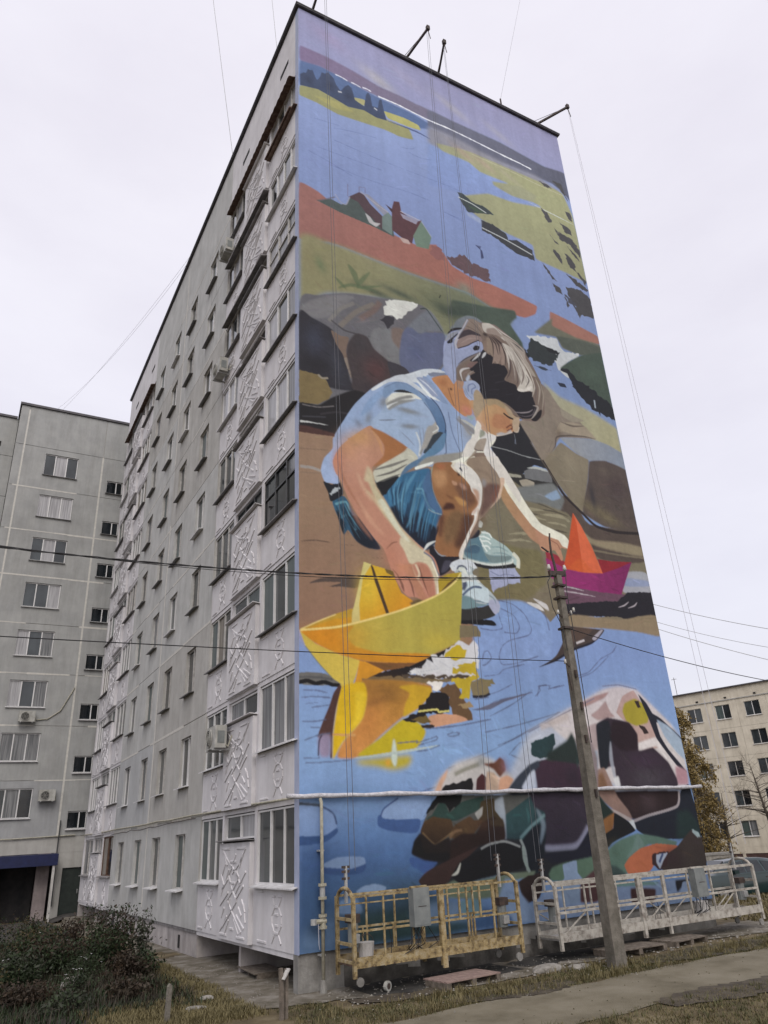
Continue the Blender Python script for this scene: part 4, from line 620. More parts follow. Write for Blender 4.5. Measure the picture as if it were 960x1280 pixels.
    B('@b 250,640', 12, 16, (204, 150, 118), .5, -.6); B('@b 330,700', 10, 20, (206, 154, 138), .5); S('@b 180,720 200,820 260,940 330,1050', 3, (160, 108, 86), .6, taper=True, soft=.8); S('@b 400,520 450,600 470,680', 3, (202, 148, 104), .6, taper=True, soft=.6); S('@b 300,800 340,900 400,1000', 4, (214, 172, 152), .6, taper=True, soft=1)
    S('@d 190,160 260,280 350,400', 4, (166, 116, 98), .6, taper=True, soft=1); S('@d 250,120 330,260 430,370', 4, (208, 158, 138), .6, taper=True, soft=1); S('@d 300,60 380,150 450,260', 4, (206, 186, 160), .7, taper=True, soft=1); S('@d 610,560 640,640 690,720', 2, (200, 160, 138), .7, taper=True, soft=.4); S('@d 500,620 540,700', 2, (206, 160, 140), .6, taper=True, soft=.4)
    # ================= yellow boat
    P('@g 35,370 130,330 205,296 282,270 330,300 300,345 200,362', (182, 148, 52), sm=False); P('@g 60,372 140,340 200,320 290,310 290,350 180,365', (196, 146, 38), sm=False)
    P('@g 375,60 440,78 480,105 520,195 585,240 600,262 440,305 318,335 312,250 335,120', (206, 166, 44), sm=False, grad=('@g 400,120', '@g 560,260', (204, 142, 36)), amp=.05); B('@g 360,180', 12, 18, (212, 184, 60), .7); P('@g 440,80 480,90 490,120 450,100', (120, 98, 50), sm=False); P('@g 560,245 600,225 640,240 590,262', (110, 92, 60), soft=.4)
    P('@g 370,52 386,72 462,292 448,298 392,140', (84, 64, 44), sm=False); P('@g 340,46 376,58 335,125 318,250 322,335 282,342 284,290 300,230', (204, 194, 130), sm=False)
    P('@g 695,130 740,105 808,95 800,140 700,205', (172, 148, 46), sm=False); P('@g 700,200 742,150 795,112 780,150 725,196', (106, 82, 42), sm=False)
    P('@g 32,372 200,362 330,334 520,280 690,210 770,150 808,96 812,180 802,425 740,455 640,505 420,490 240,470', (186, 166, 68), sm=False, grad=('@g 240,420', '@g 560,380', (172, 164, 78)), amp=.05); B('@g 700,430', 22, 10, (192, 178, 72), .7)
    P('@g 33,374 200,366 290,352 262,400 300,450 420,482 560,484 660,490 600,532 410,530 250,502 120,445', (196, 136, 36), soft=.4); B('@g 120,400 200,420', 16, 8, (204, 136, 30), .7); B('@g 300,400', 14, 12, (196, 160, 60), .6)
    P('@g 34,378 110,440 220,490 322,520 300,600 272,666 228,645 130,540 60,450', (198, 178, 80), sm=False, grad=('@g 120,460', '@g 270,620', (204, 184, 84))); P('@g 320,520 360,528 445,566 345,612 290,655 305,590', (206, 146, 42), sm=False); P('@g 350,526 420,530 600,531 560,548 442,570', (124, 86, 52), sm=False)
    P('@g 338,612 442,570 560,548 620,520 700,482 762,450 720,500 660,540 600,560 570,580 530,605 420,620', (38, 34, 40), rough=.3); S('@g 35,373 200,360 330,332 520,278 690,208 775,145 806,98', 1.6, (222, 204, 130)); S('@g 60,450 130,540 215,632', .8, (96, 110, 110), .8); S('@g 36,370 120,332 206,298', 1, (214, 196, 130))
    # splash
    P('@g 540,575 620,560 640,520 690,490 700,505 740,470 820,430 850,450 885,440 895,520 880,560 800,585 700,595 620,590', (198, 204, 216), rough=1.6); P('@g 725,500 760,455 800,448 835,470 825,505 780,520', (192, 172, 44), rough=.8); P('@g 790,540 880,530 870,580 800,575', (188, 168, 50), rough=1.2); P('@g 520,590 640,585 760,598 850,592 840,606 700,606 560,600', (70, 58, 56), rough=.6)
    for s in ('@g 560,560 640,545', '@g 600,575 700,560', '@g 650,510 700,560', '@g 760,540 850,560', '@g 700,520 760,560'): S(s, 1.2, (140, 150, 178), .7, taper=True)
    P('@g 800,350 880,352 900,385 900,405 800,410', (118, 110, 88), sm=False)
    # ---- reflections (sheet h)
    P('@h 30,2 150,5 200,35 225,62 30,56', (104, 105, 108)); S('@h 30,48 70,40 110,54 150,46 190,60 225,62', 2.8, (30, 30, 36)); S('@h 30,22 120,24 190,34', 1.6, (82, 84, 92), .7)
    P('@h 330,30 420,22 620,28 840,22 870,35 700,50 500,58 340,60', (116, 102, 78), rough=.8)
    P('@h 330,40 400,36 520,40 660,62 655,112 600,175 540,205 420,305 315,405 215,408 240,335 330,225 352,120', (170, 124, 54), soft=.5, grad=('@h 480,60', '@h 300,380', (190, 132, 78)), amp=.16); B('@h 440,90', 26, 12, (128, 92, 46), .8); B('@h 400,140', 16, 4, (112, 80, 44), .6, -.3); B('@h 360,230', 12, 20, (184, 122, 66), .6, .6)
    P('@h 510,70 580,60 660,75 662,112 590,180 530,215 540,150 560,100', (186, 152, 42), soft=.8)
    P('@h 228,75 290,50 342,52 356,120 332,225 240,335 200,408 190,404 192,300 208,180', (206, 172, 30), soft=.3); P('@h 300,100 345,100 335,210 280,280 300,180', (216, 188, 50), soft=1.4)
    P('@h 222,62 232,74 206,180 190,300 188,406 178,404 176,320 120,312 142,240 175,160 195,100', (88, 60, 60)); P('@h 122,312 178,300 176,400 130,400', (138, 128, 165), soft=1.2); S('@h 122,400 126,330 140,300', 1, (60, 52, 78))
    P('@h 525,225 600,240 636,280 625,320 585,368 470,392 310,402 420,312', (176, 160, 34), soft=.4); P('@h 300,428 360,416 560,398 555,450 480,470 400,452 330,445', (168, 156, 56), soft=2.4); B('@h 455,432', 3, 3, (205, 150, 60), .8)
    P('@h 525,225 560,205 600,188 602,160 640,135 662,95 740,98 752,150 750,192 700,200 640,202 662,240 610,244 560,236', (38, 33, 38), rough=.9); P('@h 690,78 740,55 790,60 808,105 835,150 860,200 862,232 830,230 762,192 742,110', (106, 82, 60), rough=.9)
    P('@h 650,215 700,200 790,205 838,230 760,248 670,262', (188, 144, 122)); P('@h 560,225 640,205 665,240 620,246', (110, 92, 52), rough=.5); P('@h 612,250 680,252 675,264 620,266', (60, 50, 52), rough=.4)
    P('@h 770,-20 880,-30 895,20 850,60 845,130 800,120 812,80 760,50', (184, 164, 48), rough=1.1); P('@h 852,45 880,35 938,42 936,108 862,116', (124, 114, 90), rough=.7); S('@h 862,118 920,115 945,102', 2, (50, 50, 66)); P('@h 638,52 680,44 722,48 715,68 690,92 668,85 672,68', (214, 214, 220), rough=.6); P('@h 790,160 850,140 868,165 830,175', (150, 130, 100), rough=.6)
    P('@h 600,20 700,-5 860,5 880,18 780,22 680,30', (196, 200, 214), rough=1); P('@h 520,10 640,15 760,12 850,15 840,26 640,30 530,28', (88, 76, 66), rough=.8)
    S('@h 600,188 690,178 700,190 750,185', 1.4, (196, 190, 120)); P('@h 480,330 485,320 492,340 500,395 497,440 488,452 476,430 472,400', (182, 196, 200), soft=.4); S('@h 290,412 400,400 580,372 700,350', 2, (166, 180, 190), .9, taper=True); S('@h 190,298 300,302', 1.6, (196, 150, 100))
    for s in ('@h 50,85 110,86 165,98', '@h 42,120 110,116 180,122', '@h 90,168 150,160 180,155', '@h 45,236 110,234 160,226', '@h 55,326 120,302 180,292', '@h 50,410 120,412 125,405', '@h 60,434 170,430 280,420', '@h 85,265 130,266', '@h 60,150 120,145', '@h 590,340 660,318 690,308 685,325 600,350', '@h 740,300 770,288 800,292 780,305 745,306',
              '@h 590,380 650,372 705,350', '@h 640,272 800,255 950,225', '@h 870,180 920,178 960,150', '@h 555,575 620,570 700,545', '@h 500,340 600,330', '@h 870,130 940,120', '@P 612,895 640,880 665,862', '@P 606,915 650,905 700,890', '@P 560,960 620,935 700,890', '@G 465,560 480,520 545,470', '@f 580,440 640,375 690,385 680,455 640,460 590,440', '@f 730,130 745,75 800,70 790,90 850,70', '@f 520,390 620,350 740,280 850,210'):
        S(s, .9, (82, 90, 124), .75, jit=.35)
    P('@f 380,200 470,180 530,150 690,108 560,155 480,198 400,200', (92, 96, 124))
    # ================= water under the pipe
    P('@G 40,450 700,450 760,700 700,900 900,1000 @H 200,1280 @G 40,1400', (116, 146, 198), soft=2, grad=('@G 300,500', '@G 340,800', (76, 106, 158))); P('@G 40,820 300,840 620,860 800,1050 900,1300 40,1300', (74, 104, 152), soft=6, grad=('@G 300,880', '@G 420,1180', (60, 82, 96)))
    B('@G 560,700 400,640', 24, 16, (104, 140, 200), .6); B('@G 120,780', 20, 22, (62, 92, 148), .5); P('@G 40,1175 120,1110 220,1060 260,1240 40,1270', (116, 142, 186), soft=4); B('@G 80,1080', 14, 14, (60, 88, 135), .5)
    P('@G 46,490 160,508 225,545 242,620 180,655 46,662', (126, 152, 204)); P('@G 46,662 180,655 242,618 244,645 180,690 46,706', (58, 86, 140)); S('@G 46,495 160,508 225,545 243,600', 1.2, (60, 76, 118)); S('@G 46,495 160,503', 2, (80, 88, 100), .7)
    P('@G 462,566 480,520 545,468 710,455 680,572 560,578', (132, 158, 208)); P('@G 448,562 462,552 480,570 560,576 658,574 640,642 510,632 450,608', (64, 92, 150)); S('@G 462,560 480,520 550,468', 1, (56, 76, 130))
    P('@G 165,812 200,785 260,762 370,762 386,785 380,800 310,822', (138, 160, 204)); P('@G 165,815 310,822 388,798 370,842 280,855 190,848', (62, 88, 142)); P('@G 340,940 380,908 440,898 488,912 480,935 430,952', (144, 164, 204)); P('@G 612,765 700,780 790,790 740,835 660,840 612,800', (68, 96, 158))
    P('@G 260,985 340,970 370,1040 260,1050', (128, 152, 196), soft=.8); P('@G 600,1070 680,1010 800,980 900,1010 900,1080 720,1110', (122, 144, 182), soft=2); P('@G 350,1060 560,1040 720,1100 900,1090 900,1220 400,1260', (58, 84, 90), soft=3); P('@G 860,985 960,975 962,1060 880,1050', (118, 150, 170), soft=.6)
    # ================= mountain of stones, bottom right
    P('@H 0,300 160,205 370,85 450,66 540,88 640,190 762,322 800,560 760,600 0,640 -120,560 -60,430', (168, 176, 204), soft=3); P('@H 100,245 370,90 450,72 540,90 600,150 720,270 780,420 795,560 740,575 430,560 330,470 290,380 180,330', (188, 184, 198), soft=1)
    P('@H 240,165 330,120 402,98 380,128 290,170', (156, 130, 136), soft=.6); P('@H 312,215 350,185 385,145 410,200 432,222 350,240', (158, 138, 146), soft=.5); P('@H 270,290 340,255 345,420 290,400', (160, 146, 158), soft=.8); S('@H 0,300 160,215 330,130', 1, (110, 112, 140), .8); S('@H 370,70 450,64 540,85', 1, (110, 116, 150), .8); S('@H 60,275 200,220', 5, (176, 168, 176), .8, soft=1)
    P('@H 440,200 470,120 525,92 590,195 640,300 668,372 560,392 530,330 510,270 470,235', (172, 148, 152)); P('@H 470,195 480,155 530,132 575,158 602,200 596,252 540,268 490,245', (152, 142, 52), soft=.5)
    P('@H 530,145 550,142 562,175 548,180', (60, 45, 50), rough=.4); P('@H 550,262 580,270 602,305 578,308', (60, 45, 50), rough=.3); P('@H 545,355 560,395 640,370 720,470 745,520 750,590 780,560 770,480 690,390 650,320', (196, 192, 206), soft=.6)
    P('@H 548,110 590,155 620,205 660,230 762,325 775,400 700,290 640,250 660,320 700,385 795,500 745,470 690,400 640,330 600,230', (42, 44, 64)); P('@H 642,238 700,270 765,338 788,440 740,400 680,320', (148, 166, 198), soft=.4); P('@H 735,470 790,490 800,560 745,560', (168, 132, 150), soft=1)
    P('@H 338,265 395,226 500,250 545,310 552,392 622,376 700,450 742,530 742,575 452,578 430,470 360,480', (60, 48, 66), soft=.3); P('@H 340,262 400,240 420,330 395,480 360,478', (36, 42, 58), soft=.5); P('@H 420,245 505,255 540,310 545,385 460,390 410,330', (48, 32, 46), soft=1); B('@H 580,440', 22, 8, (70, 50, 78), .7); B('@H 600,530', 26, 12, (78, 72, 86), .8)
    S('@H 410,345 415,440 440,560', 4, (150, 156, 180), .8, taper=True, soft=.8); P('@H 425,530 450,520 462,575 440,590', (196, 198, 212), soft=.4); P('@H 300,400 345,390 350,480 320,450', (150, 162, 190), soft=.5)
    P('@H 425,596 748,592 742,668 640,705 560,732 520,735 470,660', (54, 37, 43), soft=.2); B('@H 600,650', 14, 10, (82, 66, 74), .7); B('@H 520,640', 8, 14, (70, 48, 52), .6)
    P('@H 340,490 380,478 410,540 445,620 500,690 520,735 440,700 380,650 340,600', (136, 112, 108), soft=.3); P('@H 340,520 370,500 400,580 350,580', (120, 90, 72), soft=1); S('@H 395,680 440,700 520,745 548,760', 3, (170, 158, 162), taper=True)
    P('@H 520,740 600,712 742,672 760,595 800,560 850,720 868,815 760,832 620,834 545,790', (34, 42, 62)); P('@H 745,700 800,690 860,770 862,830 740,835', (40, 64, 66), soft=2); S('@H 525,745 600,716 742,670 752,595', 2.2, (158, 150, 160)); P('@H 500,745 525,740 540,785 520,780', (200, 204, 214))
    P('@H 340,600 390,660 430,705 420,790 375,880 330,700', (38, 58, 56), soft=.4); P('@H 368,742 432,700 424,782 380,812', (142, 96, 58), soft=.3); P('@H 430,702 500,745 535,792 450,835 385,872 380,812 425,780', (26, 29, 36)); P('@H 380,840 440,820 400,880', (50, 38, 32), soft=.6)
    # left purple rock and teal
    P('@f 66,965 110,860 180,745 560,650 640,545 700,500 @H -10,470 60,440 200,420 262,460 300,590 300,700 340,900 340,960 150,1010 100,1040 @f 700,1080 560,1075 330,1132 240,1145 110,1130 200,1010', (44, 46, 56), soft=.5)
    P('@H 236,330 300,310 345,430 345,600 262,600 244,450', (122, 112, 124), soft=1); P('@H 250,575 350,590 360,760 345,900 296,905 262,700', (50, 56, 60), soft=.5)
    P('@H 12,352 60,335 130,306 136,360 110,420 60,432 15,410', (44, 70, 80), rough=.4); P('@H 100,400 190,340 215,300 235,340 262,460 180,460 90,440', (44, 58, 60), soft=1); P('@H 22,480 80,438 250,462 275,590 60,588 10,560', (70, 48, 70), soft=.5); B('@H 220,520', 12, 12, (52, 44, 62), .7); P('@H -10,500 30,480 45,590 -10,590', (158, 168, 198), soft=.8)
    P('@H -100,610 270,606 305,770 240,872 90,882 60,760 20,690', (62, 52, 72), soft=.5); P('@f 540,655 690,655 712,720 770,745 775,860 755,1058 690,1060 660,930 636,890 565,885 560,760', (48, 76, 86), soft=.4); P('@f 650,905 700,830 770,800 776,880 755,1058 690,1062', (24, 34, 50), soft=.6); P('@f 660,850 700,800 720,740 700,690 560,690 570,860', (52, 84, 92), soft=1)
    S('@H 40,680 75,760 60,860', 4, (130, 145, 165), .8, soft=1, taper=True); S('@f 640,885 700,820 770,760', 2, (120, 150, 160), .8, soft=.5); S('@H 85,880 240,866 302,770', 4, (156, 154, 182), .85, soft=1); S('@f 640,890 665,950 680,1060', 2.2, (150, 156, 160)); S('@H 300,890 318,840', 1.5, (150, 155, 160))
    P('@H 70,915 110,902 240,888 305,785 340,880 335,930 200,940 120,955', (32, 36, 60), soft=.5)
    # brown stones, left
    P('@f 175,645 215,560 300,480 430,445 500,470 600,560 570,645', (182, 180, 190), soft=2); P('@f 183,640 215,565 255,515 245,560 225,600 215,640', (196, 160, 146), soft=.8); S('@f 290,545 340,520 420,490', 3, (128, 128, 124), .9, soft=.5); B('@f 430,475', 5, 5, (122, 128, 140), .8)
    P('@f 215,640 240,600 285,588 300,595 380,562 392,600 385,635 300,638', (30, 29, 34), rough=.5); P('@f 408,570 435,540 458,560 462,600 450,636 405,636', (86, 46, 52)); P('@f 440,488 500,480 530,452 552,470 562,520 532,560 500,520 480,508', (106, 66, 54), soft=.4); B('@f 555,500', 5, 8, (120, 90, 110), .6)
    P('@f 462,530 500,535 525,570 520,632 455,632', (178, 156, 146), soft=.3); P('@f 530,565 570,550 605,572 570,632 522,632', (192, 150, 132), soft=.8); P('@f 568,632 620,560 680,500 735,470 742,500 690,560 650,620 620,640', (58, 66, 86), soft=.4); P('@f 650,610 690,540 715,520 718,630 660,635', (176, 184, 212), soft=.8)
    P('@f 125,795 170,690 205,655 700,655 560,760 560,890 270,900 120,860', (88, 90, 92), sm=False); P('@f 120,775 160,710 200,655 330,652 322,700 285,720 262,748 240,700 200,700', (20, 23, 27), rough=.5); P('@f 170,760 205,700 240,700 262,748 330,690 440,662 440,720 300,790 140,785', (50, 78, 76)); P('@f 545,660 560,760 565,890 540,870 500,740 500,690', (150, 160, 180), soft=.6)
    P('@f 430,690 500,672 505,735 550,800 420,810', (80, 66, 46)); P('@f 398,752 440,715 436,760 415,785', (160, 160, 164)); P('@f 125,800 175,768 205,775 270,785 285,850 185,920 108,855', (92, 68, 46), grad=('@f 180,780', '@f 170,900', (74, 52, 38))); P('@f 260,880 290,815 370,768 395,790 440,790 385,870 320,890', (98, 72, 50)); S('@f 118,855 180,915 210,905 280,850', 1.2, (130, 104, 76), .8); S('@f 262,885 290,850 330,840', 2, (130, 100, 76), .8)
    P('@f 270,900 330,860 400,860 440,800 500,770 555,815 560,890 420,925 300,990 255,1008', (58, 36, 33), soft=.3); P('@f 108,855 180,918 262,880 262,1008 130,1002 62,968 75,900', (44, 34, 34), soft=.3); P('@f 62,968 75,900 105,870 130,960 262,960 262,1010 160,1004', (26, 25, 31), soft=.6); B('@f 440,810', 8, 5, (90, 62, 48), .7); P('@f 475,790 545,780 556,820 490,820', (78, 62, 46), soft=.6)
    # lower boulders
    P('@f 98,1112 140,1062 260,1000 420,925 360,985 320,1020 275,1085 240,1142 130,1155', (78, 52, 50)); P('@f 230,1140 290,1108 350,1125 560,1075 720,1060 700,1092 610,1110 600,1180 420,1210 240,1200', (118, 128, 112), soft=.6); P('@f 275,1082 318,1012 430,942 560,902 640,935 664,985 655,1042 570,1068 450,1090 335,1132 295,1112', (25, 26, 34)); S('@f 275,1085 305,1065 322,1015', 2.2, (205, 200, 195), taper=True); S('@f 430,942 480,915 560,902 640,930', 1.6, (150, 150, 154)); S('@f 655,930 662,1000 690,1065', 2.4, (150, 160, 160))
    P('@f 622,1122 680,1085 760,1068 775,1110 740,1205 682,1235 645,1185', (62, 40, 40), rough=.3); P('@f 600,1110 640,1180 680,1240 800,1200 860,1330 600,1330', (142, 160, 200), soft=1); P('@f 560,1100 625,1120 640,1180 690,1240 600,1300 500,1280', (138, 156, 196), soft=1)
    P('@H 390,895 460,835 545,805 640,820 742,845 730,872 600,862 505,935 492,1015 400,985', (100, 126, 116), soft=.3); B('@H 440,900', 10, 10, (84, 108, 96), .6); P('@H 545,805 520,880 490,930 580,868', (116, 138, 134), soft=.8); P('@H 102,1010 120,975 180,952 340,918 345,985 270,1040 120,1045', (96, 120, 104), soft=.3); P('@H 390,960 440,970 500,1015 480,1060 400,1060', (70, 88, 88), soft=1)
    P('@H 40,1150 160,1050 700,1040 890,1010 900,1160 600,1260 40,1330', (146, 162, 204), soft=.8); P('@H 172,962 240,940 246,1000 282,1050 250,1150 170,1160 145,1070 180,1030', (150, 166, 202)); P('@H 262,1050 340,980 362,1040 350,1145 262,1150', (98, 62, 66), soft=.3)
    P('@H 480,965 505,925 560,880 640,856 745,866 715,900 650,925 612,990 545,1022 500,1010', (202, 112, 80)); P('@H 742,872 812,788 860,815 885,870 888,1005 700,1005 640,962 690,910', (76, 62, 60)); B('@H 720,930', 14, 12, (70, 44, 52), .8); P('@H 622,905 700,895 695,960 660,990 618,960', (74, 44, 50), rough=.4); P('@H 640,912 696,902 675,940 658,982 640,950', (178, 182, 206)); S('@H 672,905 655,950', 2, (70, 84, 130)); P('@H 815,785 850,800 858,826', (176, 190, 196)); S('@H 820,790 850,820', 3, (170, 184, 190))
    P('@H 512,1080 635,1082 628,1155 520,1160', (92, 58, 60), soft=.4); P('@H 735,1040 850,1030 862,1090 820,1090 780,1060 745,1100', (46, 44, 56), soft=.6); P('@H 770,1050 815,1045 850,1130 760,1150', (156, 170, 208)); P('@H 400,1050 640,1045 640,1062 420,1072', (120, 150, 150), soft=.4)
    # plaster grain, faint board lines of the panels under the paint
    zz = (MZ1 - np.arange(_H) / PXM)
    for k in range(9):
        j = int((MZ1 - (3.43 + 2.8 * k)) * PXM)
        if 0 < j < _H - 2: cv[j:j + 1] *= .93
    cv *= (1 + .10 * (_noise(_W // 3, _H // 3, 11)[..., None] - .5)) * (1 + .07 * (_noise(12, 30, 12)[..., None] - .5))
    dabs(400, 460, 560, 640, 160, 20, 21, 7, 1.6, .06, .4); dabs(420, 560, 640, 720, 160, -60, 22, 6, 1.6, .10, .4); dabs(374, 700, 610, 960, 300, 5, 23, 9, 1.4, .12, .4); dabs(374, 820, 860, 1110, 300, 3, 24, 12, 1.2, .07, .4); dabs(510, 900, 880, 1120, 560, -40, 25, 9, 2.0, .22, .5); dabs(374, 1000, 540, 1190, 160, 2, 26, 12, 2, .08, .4)
    k3 = cv.copy(); k3[1:-1, 1:-1] = (cv[1:-1, 1:-1] * 4 + cv[:-2, 1:-1] * 2 + cv[2:, 1:-1] * 2 + cv[1:-1, :-2] * 2 + cv[1:-1, 2:] * 2 + cv[:-2, :-2] + cv[:-2, 2:] + cv[2:, :-2] + cv[2:, 2:]) / 16; cv = k3
    # canvas tone scaled row by row, as sampled from swatches of the wall
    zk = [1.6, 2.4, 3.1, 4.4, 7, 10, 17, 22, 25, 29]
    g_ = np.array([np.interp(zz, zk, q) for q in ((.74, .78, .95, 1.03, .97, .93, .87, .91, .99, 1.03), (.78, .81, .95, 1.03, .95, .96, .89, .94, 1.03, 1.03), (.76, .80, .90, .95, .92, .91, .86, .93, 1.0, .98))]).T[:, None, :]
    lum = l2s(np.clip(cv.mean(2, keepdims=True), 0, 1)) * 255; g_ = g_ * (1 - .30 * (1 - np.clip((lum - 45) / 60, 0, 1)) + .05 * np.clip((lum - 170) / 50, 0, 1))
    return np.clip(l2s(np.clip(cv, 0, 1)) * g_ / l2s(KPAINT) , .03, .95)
# ================================================================ the nine-storey block with the painted end wall
W_, L_, ROOF = 11.658, 27.85, 29.1
FL = 2.8; BASE = .62
rnd = random.Random(11)
block = thing('apartment_building', 'nine storey grey block with the boy and paper boats mural on its end wall', 'building')
R90 = -pi / 2
def at_left(y, z, x=0.0): return (x, y, z)        # left facade: faces -X ; local x of a piece runs towards -Y
# body
MB().box(.30, W_ - .01, .26, L_, BASE, ROOF - .25).build('wall_core', M['grey'], block)
MB().box(0, W_, 0, .25, .66, ROOF - .14).build('end_wall', M['grey2'], block)
MB().box(-.004, 0, 0, .25, .64, ROOF - .15).build('painted_corner_strip', M['strip'], block)
MB().box(.0, W_ - .03, .06, .3, -.3, .657).build('plinth', M['plinth'], block)
M['dirt_shade'] = mat('dirty_shaded_plinth', (.03, .028, .025), (.15, .143, .13), .9, 2.2, .4, .4, c3=(.07, .066, .06), det=9)  # plinth dirt and painted-in shade behind the cradles
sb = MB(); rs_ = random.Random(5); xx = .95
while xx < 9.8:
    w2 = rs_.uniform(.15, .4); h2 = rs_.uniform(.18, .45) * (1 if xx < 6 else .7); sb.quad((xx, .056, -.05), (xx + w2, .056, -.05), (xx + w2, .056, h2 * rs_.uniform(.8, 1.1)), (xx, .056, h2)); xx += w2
sb.build('dirt_shade_patch', M['dirt_shade'], block, kind='stuff')  # dirt mixed with shade put into the colour along the plinth foot
MB().box(.06, W_ - .02, 7.15, 20.1, -.3, BASE - .01).build('plinth', M['pinkdirt'], block)
MB().box(1.5, W_ - .02, .3, 7.15, -.3, BASE - .003).build('plinth', M['pinkdirt'], block)
MB().box(1.5, W_ - .02, 20.1, L_, -.3, BASE - .003).build('plinth', M['pinkdirt'], block)
MB().box(.02, .12, 7.17, 20.08, BASE - .06, BASE + .02).build('plinth_ledge', M['slate'], block)
# supports under the two loggia stacks
for y in (3.7, 23.2): MB().box(.10, 1.5, y, y + .14, -.2, BASE - .02).build('support_pier', M['pinkdirt'], block)
for y0, y1 in ((27.6, L_),): MB().box(.02, 1.5, y0, y1, -.3, BASE - .002).build('support_pier', M['pinkdirt'], block)
# basement vents
for y, w_, h_ in ((8.9, .18, .32), (15.4, .3, .35), (18.7, .45, .5)):
    MB().box(.045, .075, y, y + w_, .1, .1 + h_).build('vent', M['dark'], block)
# roof edge
MB().box(-.10, W_ + .08, -.10, L_ + .1, ROOF - .09, ROOF - .02).build('roof_slab', M['roofmetal'], block)
MB().box(-.12, W_ + .10, -.115, .3, ROOF - .035, ROOF + .015).build('roof_flashing', M['roofmetal'], block)
MB().box(-.12, .2, .3, L_ + .12, ROOF - .035, ROOF + .015).build('roof_flashing', M['roofmetal'], block)
# ---- a wall panel with window openings; u to the right as seen, outwards = -Y local
_pm = {}
def panel_mesh(w_, h_, holes, t=.15, m=None):
    key = (round(w_, 3), round(h_, 3), tuple(holes), t, m)
    if key in _pm: return _pm[key]
    b = MB(); us = sorted({0, w_} | {x for H in holes for x in (H[0], H[1])}); vs = sorted({0, h_} | {x for H in holes for x in (H[2], H[3])})
    for i in range(len(us) - 1):
        for j in range(len(vs) - 1):
            cu, cv = (us[i] + us[i + 1]) / 2, (vs[j] + vs[j + 1]) / 2
            if any(H[0] < cu < H[1] and H[2] < cv < H[3] for H in holes): continue
            b.quad((us[i], 0, vs[j]), (us[i + 1], 0, vs[j]), (us[i + 1], 0, vs[j + 1]), (us[i], 0, vs[j + 1]))
    def ring(a0, a1, c0, c1):
        b.quad((a0, 0, c0), (a0, t, c0), (a1, t, c0), (a1, 0, c0)); b.quad((a0, 0, c1), (a1, 0, c1), (a1, t, c1), (a0, t, c1)); b.quad((a0, 0, c0), (a0, 0, c1), (a0, t, c1), (a0, t, c0)); b.quad((a1, 0, c0), (a1, t, c0), (a1, t, c1), (a1, 0, c1))
    ring(0, w_, 0, h_)
    for H in holes: ring(*H)
    me = bpy.data.meshes.new('wall_panel'); me.from_pydata(b.v, [], b.f); me.update(); me.materials.append(M[m]); _pm[key] = me
    return me
_wm = {}
def window_meshes(w_, h_, cols, trans, fm, t=.04):
    key = (round(w_, 3), round(h_, 3), tuple(cols), trans, fm)
    if key in _wm: return _wm[key]
    b = MB(); d0, d1 = -.03, .03
    b.box(0, w_, d0, d1, 0, t); b.box(0, w_, d0, d1, h_ - t, h_); b.box(0, t, d0, d1, t, h_ - t); b.box(w_ - t, w_, d0, d1, t, h_ - t)
    xs = [0] + list(cols) + [w_]
    for c in cols: b.box(c - t * .7, c + t * .7, d0 - .006, d1, t, h_ - t)
    if trans: b.box(t, w_ - t, d0 - .003, d1 - .003, trans - t / 2, trans + t / 2)
    fr = b.mesh('window', m=M[fm]); panes = []
    for i in range(len(xs) - 1):
        a0 = xs[i] + (t if i == 0 else t * .7); a1 = xs[i + 1] - (t if i == len(xs) - 2 else t * .7)
        for z0, z1 in (((t, trans - t / 2), (trans + t / 2, h_ - t)) if trans else ((t, h_ - t),)):
            panes.append((a0, a1, z0, z1))
    _wm[key] = (fr, panes)
    return _wm[key]
_gm = {}
def pane_mesh(a0, a1, z0, z1, gm):
    key = (round(a1 - a0, 3), round(z1 - z0, 3), gm)
    if key not in _gm: _gm[key] = MB().box(0, a1 - a0, 0, .012, 0, z1 - z0).mesh('pane', m=M[gm])
    return _gm[key]
def window(parent, loc, rz, w_, h_, cols=(), trans=None, fm='pvc', glass=('g_dark',), sill=None, sillw=.06, name='window'):
    fr, panes = window_meshes(w_, h_, cols, trans, fm)
    o = put(fr, name, parent, loc, rz)
    for i, (a0, a1, z0, z1) in enumerate(panes):
        put(pane_mesh(a0, a1, z0, z1, glass[i % len(glass)]), 'pane', o, (a0, .002 + .012 * (i % 2), z0))
    if sill:
        key = ('sill', round(w_, 3), sill, sillw)
        if key not in _gm: _gm[key] = MB().prism([(-.04, -.19 - sillw, -.06), (-.04, -.03, -.012), (-.04, -.03, .004), (-.04, -.19 - sillw, -.032)], (w_ + .08, 0, 0)).mesh('sill', m=M[sill])
        put(_gm[key], 'sill', o, (0, 0, 0))
    return o
